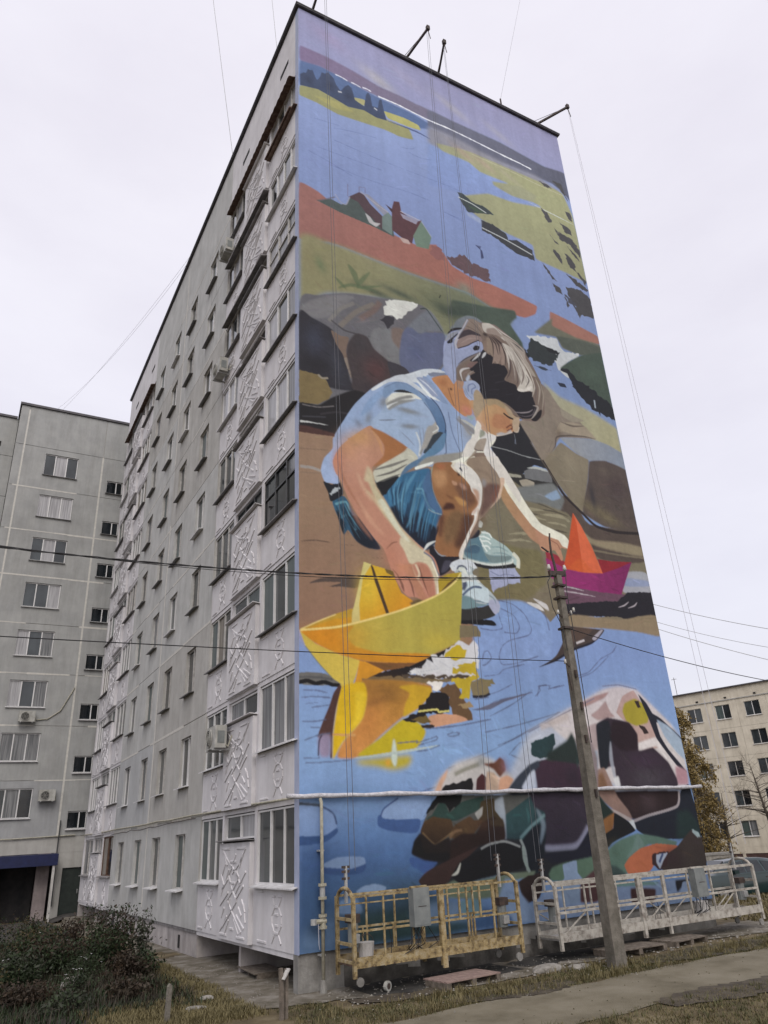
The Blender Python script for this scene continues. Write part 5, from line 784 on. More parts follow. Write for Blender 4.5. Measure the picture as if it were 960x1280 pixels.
# ---- grey middle bays: two panels a storey, two windows each (as seen from outside the left end is the far one)
WC = ((8.70, 9.86), (11.82, 12.98), (14.68, 15.84), (17.78, 18.96))
PAN = ((7.17, 13.83), (13.86, 20.08))
for k in range(10):
    z0 = BASE + FL * k + .012; z1 = (BASE + FL * (k + 1) - .012) if k < 9 else ROOF - .13
    for ip, (a, c) in enumerate(PAN):
        holes = []
        if k < 9:
            for (y0, y1) in WC[2 * ip:2 * ip + 2]: holes.append((c - y1, c - y0, 1.56 + FL * k - z0, 3.02 + FL * k - z0))
        mm = rnd.choice(['grey', 'grey', 'grey2', 'grey', 'grey', 'grey2', 'greyblue'] if k < 8 else ['grey'])
        # the hole list is ordered left to right
        holes = tuple(sorted((round(h[0], 3), round(h[1], 3), round(h[2], 3), round(h[3], 3)) for h in holes))
        o = put(panel_mesh(c - a, z1 - z0, holes, .15, mm), 'wall_panel', block, at_left(c, z0), R90)
        if k < 9:
            for (y0, y1) in WC[2 * ip:2 * ip + 2]:
                fm = rnd.choice(['pvc', 'pvc', 'oldwhite', 'oldwhite', 'oldwhite']); g = [rnd.choice(PANES[:4] + PANES[:3]), rnd.choice(PANES)]
                if rnd.random() < .6: g[1] = g[0]
                window(block, at_left(y1, 1.56 + FL * k, .105), R90, y1 - y0, 1.46, ((y1 - y0) * .58,), None, fm, g, 'tinwhite' if k < 2 or rnd.random() < .15 else 'tin', .07 if k else .12)
for k in range(1, 10): MB().box(.03, .14, 7.18, 20.07, BASE + FL * k - .04, BASE + FL * k + .04).build('joint_seal', M['joint'], block)
MB().box(.035, .145, 13.79, 13.90, BASE + .02, ROOF - .15).build('joint_seal', M['joint'], block)
for k in range(1, 10):          # mortar smeared proud of the joints, patchy
    b = MB(); y = 7.2; r = random.Random(k)
    while y < 20.0:
        l = r.uniform(.8, 2.6)
        if r.random() < .62: zz = BASE + FL * k; b.box(-.006, .02, y, min(y + l, 20.05), zz - r.uniform(.03, .06), zz + r.uniform(.02, .05))
        y += l
    b.build('joint_mortar', M['joint'], block, kind='stuff')
b = MB(); b.box(-.007, .02, 13.78, 13.91, BASE + .3, BASE + 14.2); b.box(-.007, .02, 13.79, 13.90, BASE + 17, ROOF - 1); b.build('joint_mortar', M['joint'], block, kind='stuff')
M['grime'] = mat('rain_grime', (.20, .195, .18), (.30, .295, .275), .95, 3)
rg = random.Random(77); gb = MB()
for k in range(9):
    for (y0, y1) in WC:
        for y in (y0 + .02, y1 - .06):
            if rg.random() < .55:
                z = 1.50 + FL * k; l = rg.uniform(.25, 1.0); w2 = rg.uniform(.03, .07); gb.poly([(-.003, y, z), (-.003, y + w2, z), (-.003, y + w2 * .7, z - l * .6), (-.003, y + w2 * .4, z - l), (-.003, y + w2 * .1, z - l * .5)])
gb.build('rain_stain', M['grime'], block, kind='stuff')
# ---- loggia stacks. u = left to right as seen. Near stack: Y 7.15 (left) .. 0.25 (right); far stack: Y 27.6 .. 20.1
def bars(b, segs, w_, dep):
    for (x0, z0, x1, z1) in segs:
        a, c = Vector((x0, 0, z0)), Vector((x1, 0, z1)); t = (c - a); t.normalize(); n = Vector((-t.z, 0, t.x)) * w_ / 2
        lo = .35
        P = [a - n, c - n, c + n, a + n]; q = [tuple(p) for p in P]
        top = [tuple(Vector(p) * 1 + Vector((0, -dep, 0)) + (n if i < 2 else -n) * lo) for i, p in enumerate(P)]
        k = len(b.v); b.v += q + top; b.f += [(k + 4, k + 5, k + 6, k + 7)] + [(k + i, k + (i + 1) % 4, k + 4 + (i + 1) % 4, k + 4 + i) for i in range(4)]
def relief_big(w_, h_):
    """tall panel: two star crosses of raised bars with notched diamonds"""
    b = MB(); X = lambda u: u * w_; Z = lambda v: h_ * (1 - v)
    S_ = [(.12, .06, .36, .06), (.60, .06, .88, .06), (.12, .95, .34, .95), (.66, .95, .90, .95), (.88, .06, .74, .20), (.12, .06, .28, .17)]
    S_ += [(.28, .17, .70, .36), (.74, .20, .48, .32), (.70, .36, .50, .50), (.36, .34, .50, .50), (.36, .34, .48, .24), (.90, .30, .60, .52), (.84, .44, .62, .58)]
    S_ += [(.14, .50, .34, .38), (.10, .66, .36, .52), (.50, .50, .64, .60), (.50, .50, .34, .60), (.64, .60, .48, .70), (.34, .60, .48, .70), (.48, .70, .80, .90), (.48, .70, .20, .88), (.64, .74, .88, .86), (.34, .76, .12, .92), (.80, .58, .90, .70), (.24, .22, .14, .34)]
    S_ += [(.18, .11, .30, .24), (.80, .12, .70, .26), (.40, .20, .60, .20), (.20, .44, .12, .56), (.86, .62, .92, .80), (.42, .42, .58, .42), (.42, .58, .40, .66), (.56, .78, .72, .92), (.40, .80, .28, .94), (.10, .34, .22, .46), (.58, .12, .50, .22), (.44, .88, .56, .88), (.70, .66, .80, .74), (.24, .68, .16, .78), (.36, .28, .26, .40), (.62, .30, .74, .44)]
    bars(b, [(X(a), Z(c), X(d), Z(e)) for a, c, d, e in S_], .055, .022)
    return b.mesh('relief_ornament', m=M['pink'])
def relief_small(w_, h_):
    b = MB(); cx = .55
    X = lambda u: w_ * cx + u; Z = lambda v: h_ * (1 - v)
    S_ = [(-.30, .14, -.08, .14), (.08, .14, .30, .14), (-.26, .17, -.12, .30), (.26, .17, .12, .30), (-.12, .32, .12, .32), (-.12, .33, -.27, .46), (.12, .33, .27, .46), (-.27, .47, -.27, .58), (.27, .47, .27, .58), (-.27, .60, -.12, .73), (.27, .60, .12, .73), (-.12, .74, .12, .74), (-.12, .77, -.26, .90), (.12, .77, .26, .90), (-.10, .44, .10, .44), (-.08, .62, .08, .62)]
    bars(b, [(X(a), Z(c), X(d), Z(e)) for a, c, d, e in S_], .055, .018)
    S2 = [(.08, .08, .22, .08), (.08, .92, .30, .92)]
    bars(b, [(w_ * a, Z(c), w_ * d, Z(e)) for a, c, d, e in S2], .05, .02)
    return b.mesh('relief_ornament', m=M['pink'])
PW, PH = 2.28, 2.04
rb = relief_big(PW, PH); rs = {}
cen = MB().box(0, PW, -.10, .12, 0, PH).mesh('loggia_screen', m=M['pink'])
capm = {c: MB().prism([(-.05, -.20, PH + .045), (-.05, .12, PH + .012), (-.05, .12, PH + .03), (-.05, -.20, PH + .065)], (PW + .1, 0, 0)).mesh('screen_cap', m=M[c]) for c in ('slate', 'tin', 'tinwhite', 'pink')}
def parapet(y_left, w_, z, k, tone='pink'):
    key = round(w_, 3)
    if key not in rs: rs[key] = (MB().box(0, w_, 0, .11, 0, 1.12).mesh('loggia_parapet', m=M['pink']), relief_small(w_, 1.12))
    o = put(rs[key][0], 'loggia_parapet', block, at_left(y_left, z), R90); put(rs[key][1], 'relief_ornament', o, (0, 0, 0), kind='stuff')
def stack(yl, widths, seed, spec):
    """yl: Y of the left end as seen. widths: left bay, screen, right bay (metres)"""
    r = random.Random(seed); wl, wr = widths[0], widths[2]
    yr = yl - wl - .16 - widths[1] - .14        # left end of the right bay
    ys = yl - wl - .16                          # left end of the screen
    for k in range(9):
        z = BASE + FL * k
        sp = spec.get(k, {})
        # slab and cross walls
        MB().box(0, wl + .16 + widths[1] + .14 + wr, .02, .34, -.10 if k else -.08, .02).build('loggia_slab', M['pink'], block, at_left(yl, z, 0), R90)
        parapet(yl, wl, z + .02, k); parapet(yr, wr, z + .02, k)
        o = put(cen, 'loggia_screen', block, at_left(ys, z + .01), R90); put(rb, 'relief_ornament', o, (0, -.10, 0), kind='stuff'); put(capm[sp.get('cap', r.choice(['slate', 'tin', 'pink', 'pink']))], 'screen_cap', o, (0, 0, 0))
        for yy in (yl - wl, yr + .14): MB().box(0, .15, .0, .24, 0, FL - .10).build('loggia_post', M['pink'], block, at_left(yy, z + .02), R90)
        hs = FL - .02 - 1.16 - .12
        for side, (yy, ww) in (('l', (yl, wl)), ('r', (yr, wr))):
            s_ = sp.get(side, {}); fm = s_.get('fm', r.choice(['pvc', 'pvc', 'oldwhite'])); n = s_.get('n', r.choice([3, 3, 4])); cols = [ww * (i + 1) / n for i in range(n - 1)]
            g = s_.get('g', [r.choice(PANES) for _ in range(2)]); g = [g[i % len(g)] for i in range(n * 2)]
            window(block, at_left(yy, z + 1.18, s_.get('x', .075)), R90, ww, hs, cols, s_.get('tr'), fm, g, s_.get('sill', r.choice(['tin', 'tin', 'slate', 'tinwhite'])), .02)
        c_ = sp.get('c', {}); fm = c_.get('fm', r.choice(['pvc', 'oldwhite', 'brown'])); ww = widths[1] - .02; n = c_.get('n', 2)
        window(block, at_left(ys, z + PH + .09, .09), R90, ww, FL - .12 - PH - .09, [ww * (i + 1) / n for i in range(n - 1)], None, fm, c_.get('g', [r.choice(PANES[:4]), r.choice(PANES)]), None)
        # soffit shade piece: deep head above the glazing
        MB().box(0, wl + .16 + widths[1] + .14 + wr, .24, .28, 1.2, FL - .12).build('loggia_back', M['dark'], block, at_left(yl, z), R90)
        if 'board' in sp:
            for (a, c, zz, mm) in sp['board']:
                MB().prism([(0, -.20, -.05), (0, .02, .03), (0, .02, .07), (0, -.20, .0)], (c - a, 0, 0)).build('canopy_board', M[mm], block, at_left(c, z + zz), R90)
    # attic wall above the stack
    MB().box(0, wl + .3 + widths[1] + wr, .0, .15, .0, ROOF - .14 - (BASE + FL * 9)).build('attic_wall', M['pink'], block, at_left(yl, BASE + FL * 9), R90)
    for yy in (yr - .9, yl - wl * .7):
        MB().box(0, .75, -.012, .0, 1.5, 1.68).build('attic_vent', M['dark'], block, at_left(yy, BASE + FL * 9 - .1), R90)
    # wavy sheet canopy over the top row
    b = MB(); n = 44; tot = wl + .3 + widths[1] + wr - .3
    for i in range(n):
        x0, x1 = tot * i / n, tot * (i + 1) / n; h0, h1 = .028 * sin(i * pi), .028 * (-1) ** i
        s = .03 if i % 2 else -.03; e = -.03 if i % 2 else .03
        b.prism([(x0, -.22, -.03 + s), (x1, -.22, -.03 + e), (x1, -.22, -.01 + e), (x0, -.22, -.01 + s)], (0, .24, .08))
    b.build('corrugated_canopy', M['rust'], block, at_left(yl - .15, BASE + FL * 9 - .12), R90)
SPA = {0: dict(l=dict(fm='pvc', n=3, g=['g_green', 'g_mid', 'g_dark'], sill='tinwhite'), r=dict(fm='pvc', n=3, g=['g_mid', 'g_dark', 'g_dark'], sill='tinwhite'), c=dict(fm='pvc', n=2, g=['g_mid', 'g_white']), cap='slate'),
       1: dict(l=dict(fm='pvc', n=3, g=['g_mid', 'g_dark', 'g_mid'], sill='tinwhite'), r=dict(fm='pvc', n=3, g=['g_cur', 'g_cur', 'g_cur'], sill='tinwhite'), c=dict(fm='pvc', n=2, g=['g_cur', 'g_dark']), cap='pink'),
       2: dict(l=dict(fm='oldwhite', n=3, g=['g_green', 'g_beige', 'g_mid'], sill='tin'), r=dict(fm='pvc', n=3, g=['g_green', 'g_mid', 'g_green'], sill='tin'), c=dict(fm='pvc', n=2, g=['g_mid', 'g_green']), cap='pink'),
       3: dict(l=dict(fm='oldwhite', n=3, g=['g_mid', 'g_mid', 'g_cur'], sill='tin'), r=dict(fm='grille', n=3, tr=.95, g=['g_dark', 'g_mid', 'g_dark', 'g_dark', 'g_dark', 'g_cur'], sill='slate'), c=dict(fm='grille', n=3, g=['g_mid', 'g_dark']), cap='pink'),
       4: dict(l=dict(fm='oldwhite', n=3, g=['g_mid', 'g_dark', 'g_mid'], sill='tin'), r=dict(fm='pvc', n=3, g=['g_white', 'g_white', 'g_cur'], sill='tin'), c=dict(fm='oldwhite', n=3, g=['g_white', 'g_cur']), cap='slate'),
       5: dict(l=dict(fm='pvc', n=3, g=['g_white', 'g_white', 'g_cur'], sill='tinwhite'), r=dict(fm='pvc', n=3, g=['g_white', 'g_mid', 'g_cur'], sill='tin'), c=dict(fm='oldwhite', n=3, g=['g_dark', 'g_white']), cap='slate'),
       6: dict(l=dict(fm='oldwhite', n=3, g=['g_dark', 'g_mid', 'g_cur'], sill='slate'), r=dict(fm='oldwhite', n=3, tr=.9, g=['g_white', 'g_white', 'g_cur'], sill='tin'), c=dict(fm='oldwhite', n=2, g=['g_white', 'g_white']), cap='tin', board=((2.7, 6.9, 2.62, 'slate'),)),
       7: dict(l=dict(fm='oldwhite', n=3, g=['g_dark', 'g_white', 'g_mid'], sill='tin'), r=dict(fm='pvc', n=4, g=['g_dark', 'g_white', 'g_mid', 'g_white'], sill='tinwhite'), c=dict(fm='oldwhite', n=2, g=['g_cur', 'g_dark']), cap='slate', board=((2.6, 6.9, 2.62, 'slate'),)),
       8: dict(l=dict(fm='oldwhite', n=3, g=['g_dark', 'g_white', 'g_mid'], sill='tin'), r=dict(fm='oldwhite', n=4, g=['g_white', 'g_mid', 'g_white', 'g_white'], sill='rust'), c=dict(fm='brown', n=3, g=['g_cur', 'g_white']), cap='pink', board=((.3, 2.6, 1.22, 'rust'),))}
stack(7.12, (2.0, PW, 2.42), 3, SPA)
stack(27.6, (2.5, PW, 2.40), 5, {0: dict(r=dict(fm='brown', n=2, g=['g_beige', 'g_dark'], sill='slate'), l=dict(fm='oldwhite', n=2, g=['g_cur'], sill='slate'), c=dict(fm='oldwhite', n=3, g=['g_cur', 'g_white']))})
MB().box(.0, .16, 27.6, L_, BASE, ROOF - .14).build('end_pilaster', M['pink'], block)
MB().box(.005, .16, 7.12, 7.17, BASE, ROOF - .14).build('end_pilaster', M['grey2'], block)
MB().box(.005, .16, 20.08, 20.12, BASE, ROOF - .14).build('end_pilaster', M['grey2'], block)
# ---- the mural itself: a coat of paint on the end wall
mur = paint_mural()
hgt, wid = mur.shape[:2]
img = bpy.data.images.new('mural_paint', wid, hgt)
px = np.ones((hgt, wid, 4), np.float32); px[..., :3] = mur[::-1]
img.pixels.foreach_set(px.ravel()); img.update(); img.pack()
mm = bpy.data.materials.new('mural_paint'); mm.use_nodes = True; t = mm.node_tree; bs = t.nodes['Principled BSDF']; bs.inputs['Roughness'].default_value = .75; bs.inputs['Specular IOR Level'].default_value = .3
ti = t.nodes.new('ShaderNodeTexImage'); ti.image = img; ti.interpolation = 'Cubic'; ti.extension = 'EXTEND'; uvn = t.nodes.new('ShaderNodeUVMap'); uvn.uv_map = 'UVMap'; t.links.new(uvn.outputs[0], ti.inputs[0])
# weathering over the paint: faint runs and plaster mottling
g = t.nodes.new('ShaderNodeNewGeometry'); mp = t.nodes.new('ShaderNodeMapping'); mp.inputs['Scale'].default_value = (1.8, 1, .10); t.links.new(g.outputs['Position'], mp.inputs[0])
n = t.nodes.new('ShaderNodeTexNoise'); n.inputs['Scale'].default_value = 1.5; n.inputs['Detail'].default_value = 6; t.links.new(mp.outputs[0], n.inputs['Vector'])
r_ = t.nodes.new('ShaderNodeMapRange'); r_.inputs[1].default_value = .3; r_.inputs[2].default_value = .75; r_.inputs[3].default_value = 1.05; r_.inputs[4].default_value = .90; t.links.new(n.outputs[0], r_.inputs[0])
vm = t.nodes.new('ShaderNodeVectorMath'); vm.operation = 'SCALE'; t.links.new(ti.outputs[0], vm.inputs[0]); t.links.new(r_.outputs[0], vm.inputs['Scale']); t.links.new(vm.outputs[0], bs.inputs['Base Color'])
n3 = t.nodes.new('ShaderNodeTexNoise'); n3.inputs['Scale'].default_value = 30; t.links.new(g.outputs['Position'], n3.inputs['Vector']); bp = t.nodes.new('ShaderNodeBump'); bp.inputs['Strength'].default_value = .35; bp.inputs['Distance'].default_value = .01; t.links.new(n3.outputs[0], bp.inputs['Height']); t.links.new(bp.outputs[0], bs.inputs['Normal'])
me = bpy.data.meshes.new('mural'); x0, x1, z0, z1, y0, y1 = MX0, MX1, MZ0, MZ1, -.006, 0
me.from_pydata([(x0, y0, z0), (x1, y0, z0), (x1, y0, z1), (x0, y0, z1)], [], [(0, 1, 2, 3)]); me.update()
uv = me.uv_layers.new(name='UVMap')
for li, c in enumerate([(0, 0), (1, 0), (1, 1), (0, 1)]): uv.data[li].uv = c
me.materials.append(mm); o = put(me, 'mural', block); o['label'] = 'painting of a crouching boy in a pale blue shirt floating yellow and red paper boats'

# ================================================================ the block on the left that joins at the back
YB = 30.6
def far_panels(parent, xs, rows, holes_by, mats, y, seed, ztop):
    r = random.Random(seed)
    for i in range(len(xs) - 1):
        for k, (z0, z1) in enumerate(rows):
            hs = []
            for (a, c, lo, hi) in holes_by:
                if xs[i] < a and c < xs[i + 1] and z0 < lo and hi < z1: hs.append((round(a - xs[i], 3), round(c - xs[i], 3), round(lo - z0, 3), round(hi - z0, 3)))
            put(panel_mesh(xs[i + 1] - xs[i] - .03, z1 - z0 - .03, tuple(hs), .14, r.choice(mats)), 'wall_panel', parent, (xs[i] + .015, y, z0 + .015))
lb = thing('apartment_building', 'nine storey grey block at the left with a blue awning over its ground floor', 'building', (0, YB, 0))
LX0, LX1 = -6.1, 3.0
holes = [(-4.34, -2.42, 1.78 + FL * k, 3.2 + FL * k) for k in range(1, 9)] + [(-.6, .38, 1.17 + FL * k, 2.02 + FL * k) for k in range(1, 9)]
rows = [(3.6 + FL * k, 3.6 + FL * (k + 1)) for k in range(0, 8)]; rows = [(.8 + FL * k, .8 + FL * (k + 1)) for k in range(1, 9)] + [(26.0, 28.75)]
# a small window's opening straddles no joint: rows run from 3.6
far_panels(lb, [LX0, -5.6, -.97, LX1], rows, holes, ['greygreen', 'greygreen', 'greygreen', 'greyleft'], 0, 4, 28.8)
for k in range(1, 10): MB().box(LX0 + .02, LX1, .04, .14, .8 + FL * k - .05, .8 + FL * k + .05).build('joint_seal', M['joint'], lb)
for x in (-5.6, -.97): MB().box(x - .05, x + .05, .045, .145, 3.65, 28.7).build('joint_seal', M['joint'], lb)
MB().box(LX0 + .02, LX1, .15, 12, 3.0, 28.75).build('wall_core', M['grey'], lb)
MB().box(LX0, LX0 + .15, 0.02, 12, 3.6, 28.75).build('side_wall', M['grey'], lb)
MB().box(LX0 - .1, LX1, -.1, 12.1, 28.75, 28.9).build('roof_flashing', M['roofmetal'], lb)
r = random.Random(8)
lw = [['g_mid', 'g_cur', 'g_dark'], ['g_cur', 'g_cur', 'g_cur'], ['g_white', 'g_mid', 'g_cur'], ['g_white', 'g_mid', 'g_cur'], ['g_mid', 'g_mid', 'g_white'], ['g_mid', 'g_white', 'g_mid'], ['g_white', 'g_white', 'g_white'], ['g_mid', 'g_white', 'g_mid']]
for k in range(1, 9):
    window(lb, (-4.34, .09, 1.78 + FL * k), 0, 1.92, 1.42, (.62, 1.28), None, 'pvc', lw[k - 1], 'tinwhite' if k < 6 else 'tin', .0)
    window(lb, (-.6, .09, 1.17 + FL * k), 0, .98, .85, (.6,), None, 'pvc', ['g_dark'], 'pink' if k < 4 else 'tin', .03)
    if k < 9:
        b = MB(); rr = random.Random(40 + k); x = LX0 + .2; z = .8 + FL * k
        while x < 1:
            l = rr.uniform(.7, 2.2)
            if rr.random() < .6: b.box(x, x + l, -.006, .05, z - rr.uniform(.02, .06), z + rr.uniform(.02, .05))
            x += l
        if b.v: b.build('joint_mortar', M['joint'], lb, kind='stuff')
MB().box(-1.02, -.92, -.005, .06, 3.6, 26).build('joint_mortar', M['joint'], lb); MB().box(-5.65, -5.56, -.005, .06, 3.6, 28.5).build('joint_mortar', M['joint'], lb)
# ground floor
MB().box(LX0, LX1, .02, .14, 2.86, 3.6).build('lintel_band', M['grey2'], lb)
MB().box(LX0, LX1, 3.2, 3.4, -.3, 2.9).build('recess_back_wall', M['dark'], lb)
MB().box(LX0, -3.45, .03, .2, -.3, 2.86).build('ground_floor_wall', M['garage'], lb); MB().box(-1.75, -1.15, .02, .3, -.3, 2.86).build('ground_floor_wall', M['garage'], lb)
MB().box(-.98, -.52, .03, .3, -.3, 2.86).build('ground_floor_wall', M['grey2'], lb); MB().box(-.52, .45, .03, .3, 2.12, 2.86).build('ground_floor_wall', M['grey2'], lb); MB().box(.45, LX1, .03, .3, -.3, 2.86).build('ground_floor_wall', M['grey2'], lb)
MB().box(-3.45, -1.75, .9, .96, -.2, 2.86).build('garage_interior', M['dark'], lb)
MB().box(-1.12, -1.0, -1.0, -.88, -.3, 2.3).build('awning_post', M['oldwhite'], lb)
d = MB().box(-.50, .43, .12, .17, -.2, 2.1).build('door', M['door'], lb); MB().box(.3, .33, .08, .12, .9, 1.1).build('handle', M['steel'], d)
MB().prism([(LX0 + .1, -1.05, 2.28), (LX0 + .1, 0, 2.62), (LX0 + .1, 0, 2.84), (LX0 + .1, -1.05, 2.80)], (-.9 - LX0 - .1, 0, 0)).build('awning', M['blue'], lb)
MB().tube([(-.9, -.12, 4.4), (-.9, -.1, 2.4), (-.86, -.1, .4)], .035).build('drain_pipe', M['grille'], lb)
# recessed further section
ls = thing('apartment_building', 'set back grey section at the far left edge beyond the corner of the grey block', 'building', (0, YB + 2.0, 0))
hol = [(-9.2, -7.25, 1.78 + FL * k, 3.2 + FL * k) for k in range(1, 9)]
far_panels(ls, [-14.0, -10.4, LX0 - .02], rows, hol, ['greygreen', 'greyleft'], 0, 9, 28.8)
MB().box(-14, LX0 - .02, .15, 10, -.3, 28.75).build('wall_core', M['grey'], ls);  MB().box(-14.1, LX0 - .12, -.1, 10, 28.75, 28.9).build('roof_flashing', M['roofmetal'], ls)
MB().box(-7.6, -6.9, -.02, .0, 26.6, 26.95).build('attic_vent', M['dark'], ls)
for k in range(1, 9): window(ls, (-9.2, .09, 1.78 + FL * k), 0, 1.95, 1.42, (.65, 1.3), None, 'pvc', [r.choice(PANES) for _ in range(3)], 'tinwhite', 0)

# ================================================================ the cream five storey block on the right
CT = radians(-73.455); CO = (63.156 - 18 * cos(CT), 38.474 - 18 * sin(CT), 0)
cb = thing('apartment_building', 'cream five storey block with white windows standing behind the painted wall on the right', 'building', CO, CT)
CH = 15.13; zs = [11.977 - FL * k for k in range(5)]
CL = 45.0; pitch = 3.06; wx = [18.0 + pitch * (i - 5) for i in range(14)]
for k, z in enumerate(zs):
    z0, z1 = z - .95, z + 1.85
    for x in wx:
        put(panel_mesh(pitch - .02, z1 - z0 - .02, ((.75, 2.31, .94, 2.36),), .15, 'cream_wall'), 'wall_panel', cb, (x - .76, 0, z0 + .01))
        window(cb, (x, .10, z), CT * 0, 1.556, 1.42, (.8,), None, 'oldwhite' if r.random() < .4 else 'pvc', [r.choice(['g_dark', 'g_mid', 'g_mid', 'g_green']), r.choice(['g_dark', 'g_mid', 'g_cur'])], 'tinwhite', 0)
x_a, x_b = wx[0] - .76, wx[-1] + 2.3

for z in zs: MB().box(x_a, x_b, .03, .14, z + 1.80, z + 1.90).build('joint_seal', M['jointdark'], cb)
MB().box(x_a, x_b, .16, 12, -3, CH - .1).build('wall_core', M['cream_wall'], cb)
MB().box(x_a, x_b, -.02, .15, 13.84, CH - .12).build('parapet', M['cream_wall'], cb); MB().box(x_a - .1, x_b + .1, -.25, 12.2, CH - .12, CH).build('roof_flashing', M['roofmetal'], cb); MB().box(x_a, x_b, -.07, -.02, 13.80, 13.90).build('cornice', M['grey2'], cb)
for x in wx: MB().box(x + 1.2, x + 1.45, -.075, -.02, 14.0, 14.15).build('attic_vent', M['dark'], cb)
MB().box(x_a, x_b, -.02, .15, -.75, -.175).build('belt_course', M['cream_wall'], cb); MB().box(x_a, x_b, .02, .2, -2.6, -.76).build('ground_floor_wall', M['brownwall'], cb); MB().box(x_a, x_b, -.5, .15, -2.6, -2.05).build('plinth', M['plinth'], cb)
for i in range(0, 14): MB().box(wx[i] - .5, wx[i] - .2, -.03, .03, -2.06, -.76).build('ground_floor_pier', M['cream_wall'], cb)
o = MB().tube([(13.6, 1.5, CH), (13.6, 1.5, CH + 2.2)], .03, 5); o.tube([(13.3, 1.5, CH + 2.0), (13.9, 1.5, CH + 2.0)], .02, 4)
tag(o.build('roof_antenna', M['iron'], None, CO, CT), 'thin mast antenna on the roof of the cream block', 'antenna')
# ================================================================ things fixed to the walls and standing about
def T(p): return tuple(p)
def sag(a, b, s, n=24):
    a, b = Vector(a), Vector(b); return [a.lerp(b, i / n) - Vector((0, 0, s * 4 * (i / n) * (1 - i / n))) for i in range(n + 1)]
# ---- gas pipes
r = random.Random(2)
P = [(x * .35 - .3, -.10 + r.uniform(-.008, .008), 3.44 - .0045 * x * .35 + r.uniform(-.012, .012)) for x in range(0, 36)]
g = MB().tube(P, [.045 + r.uniform(-.008, .012) for _ in P], 8).build('wrapped_pipe', M['wrap'], None, smooth=True)
tag(g, 'pale wrapped pipe running level across the painted wall above the scaffold cradles', 'pipe')
rz = thing('gas_riser', 'upright yellowish gas pipe with valves at the corner of the painted wall', 'pipe', (.42, -.16, 0))
MB().tube([(0, 0, -.1), (0, 0, 3.3), (0, .05, 3.38)], .036, 8).build('pipe_run', M['pipe'], rz, smooth=True)
for z in (1.78, 1.55, 1.05, 1.25): MB().tube([(0, 0, z), (0, 0, z + .05)], .085, 8).build('flange', M['pipe'], rz)
MB().tube([(0, 0, 1.56), (0, 0, 1.80)], .055, 8).build('valve_body', M['steel'], rz); MB().tube([(0, 0, 1.08), (0, 0, 1.30)], .06, 8).build('valve_body', M['pipe'], rz)
MB().tube([(-.16, -.02, 1.18), (.06, -.02, 1.18)], .045, 8).build('regulator', M['pipe'], rz); MB().tube([(-.2, -.02, 1.13), (-.2, -.02, 1.23)], .06, 8).build('regulator_cap', M['steel'], rz)
MB().tube([(-.12, -.06, 1.15), (-.11, -.06, .8), (-.09, -.05, .72)], .006, 4).build('loose_wire', M['thinrope'], rz); MB().tube([(-.0, 0, .0), (0, 0, .22)], [.07, .05], 8).build('base_sleeve', M['plinth'], rz)
for z in (.6, 2.4): MB().box(-.05, .05, 0, .16, z, z + .03).build('bracket', M['steel'], rz)
P = [(-.07, .1 + i * 1.5, 3.44 + .006 * i + r.uniform(-.015, .015)) for i in range(19)] + [(-.1, 28.4, 3.56)]
tag(MB().tube(P, .028, 6).build('wall_pipe', M['pipe'], None, smooth=True), 'thin pale pipe along the grey side wall above the ground floor windows', 'pipe')
P = [(-.12, 7.3 + i * .8, 3.36 + r.uniform(-.04, .03)) for i in range(17)]
tag(MB().tube(P, .012, 4).build('wall_cable', M['iron'], None), 'dark cable drooping below the pipe along the grey side wall', 'cable')
tag(MB().tube([(-5.6, YB - .06, 3.62), (-3, YB - .06, 3.6), (-.1, YB - .06, 3.66)], .03, 5).build('wall_pipe', M['pipe'], None), 'thin pipe across the far grey block above its blue awning', 'pipe')

# ---- air conditioners
def air_con(label, loc, rz):
    t_ = thing('air_conditioner', label, 'air conditioner', loc, rz, 'air conditioners on the walls')
    if t_.name == 'air_conditioner':
        MB().box(-.40, .40, -.30, 0, 0, .56).build('casing', M['ac'], t_); b = MB().tube([(-.10, -.305, .28), (-.10, -.33, .28)], .235, 20).build('fan_housing', M['ac'], t_)
        MB().tube([(-.10, -.331, .28), (-.10, -.336, .28)], .20, 20).build('fan_opening', M['dark'], b)
        bb = MB()
        for rr_ in (.06, .11, .16, .20): bb.tube([(-.10 + rr_ * cos(a * pi / 9), -.342, .28 + rr_ * sin(a * pi / 9)) for a in range(19)], .006, 4, False)
        for a in range(6): bb.tube([(-.10, -.342, .28), (-.10 + .2 * cos(a * pi / 3), -.342, .28 + .2 * sin(a * pi / 3))], .006, 4)
        o = bb.build('fan_grille', M['ac'], b); o['kind'] = 'stuff'
        for x in (-.28, .28): MB().box(x - .02, x + .02, -.34, .16, -.05, -.002).build('bracket', M['steel'], t_)
        MB().box(.402, .41, -.24, -.06, .12, .42).build('service_cover', M['greybox'], t_)
        MB().tube([(.38, -.03, .1), (.46, .02, .02), (.46, .12, .3)], .018, 5).build('hose', M['pipe'], t_)
        globals()['AC0'] = t_
    else:
        for ch in AC0.children: copy_tree(ch, t_)
    return t_
air_con('air conditioner in front of the second floor loggia window near the corner, seen side on', (-.22, 4.75, 4.92), R90)
air_con('air conditioner high on the edge of the near loggia stack beside the fifth row', (-.10, 6.6, 17.7), R90)
air_con('topmost air conditioner, just under the roof beside the corrugated canopy', (-.10, 6.6, 23.2), R90)
air_con('air conditioner under the white window of the far grey block', (-3.25, YB - .12, 9.35), 0)
air_con('lowest air conditioner, on the far grey block beside the drain pipe', (-1.75, YB - .12, 5.35), 0)
P = [(-2.75, YB - .05, 9.5), (-2.2, YB - .05, 9.55), (-1.6, YB - .05, 10.0), (-1.0, YB - .05, 11.3)]
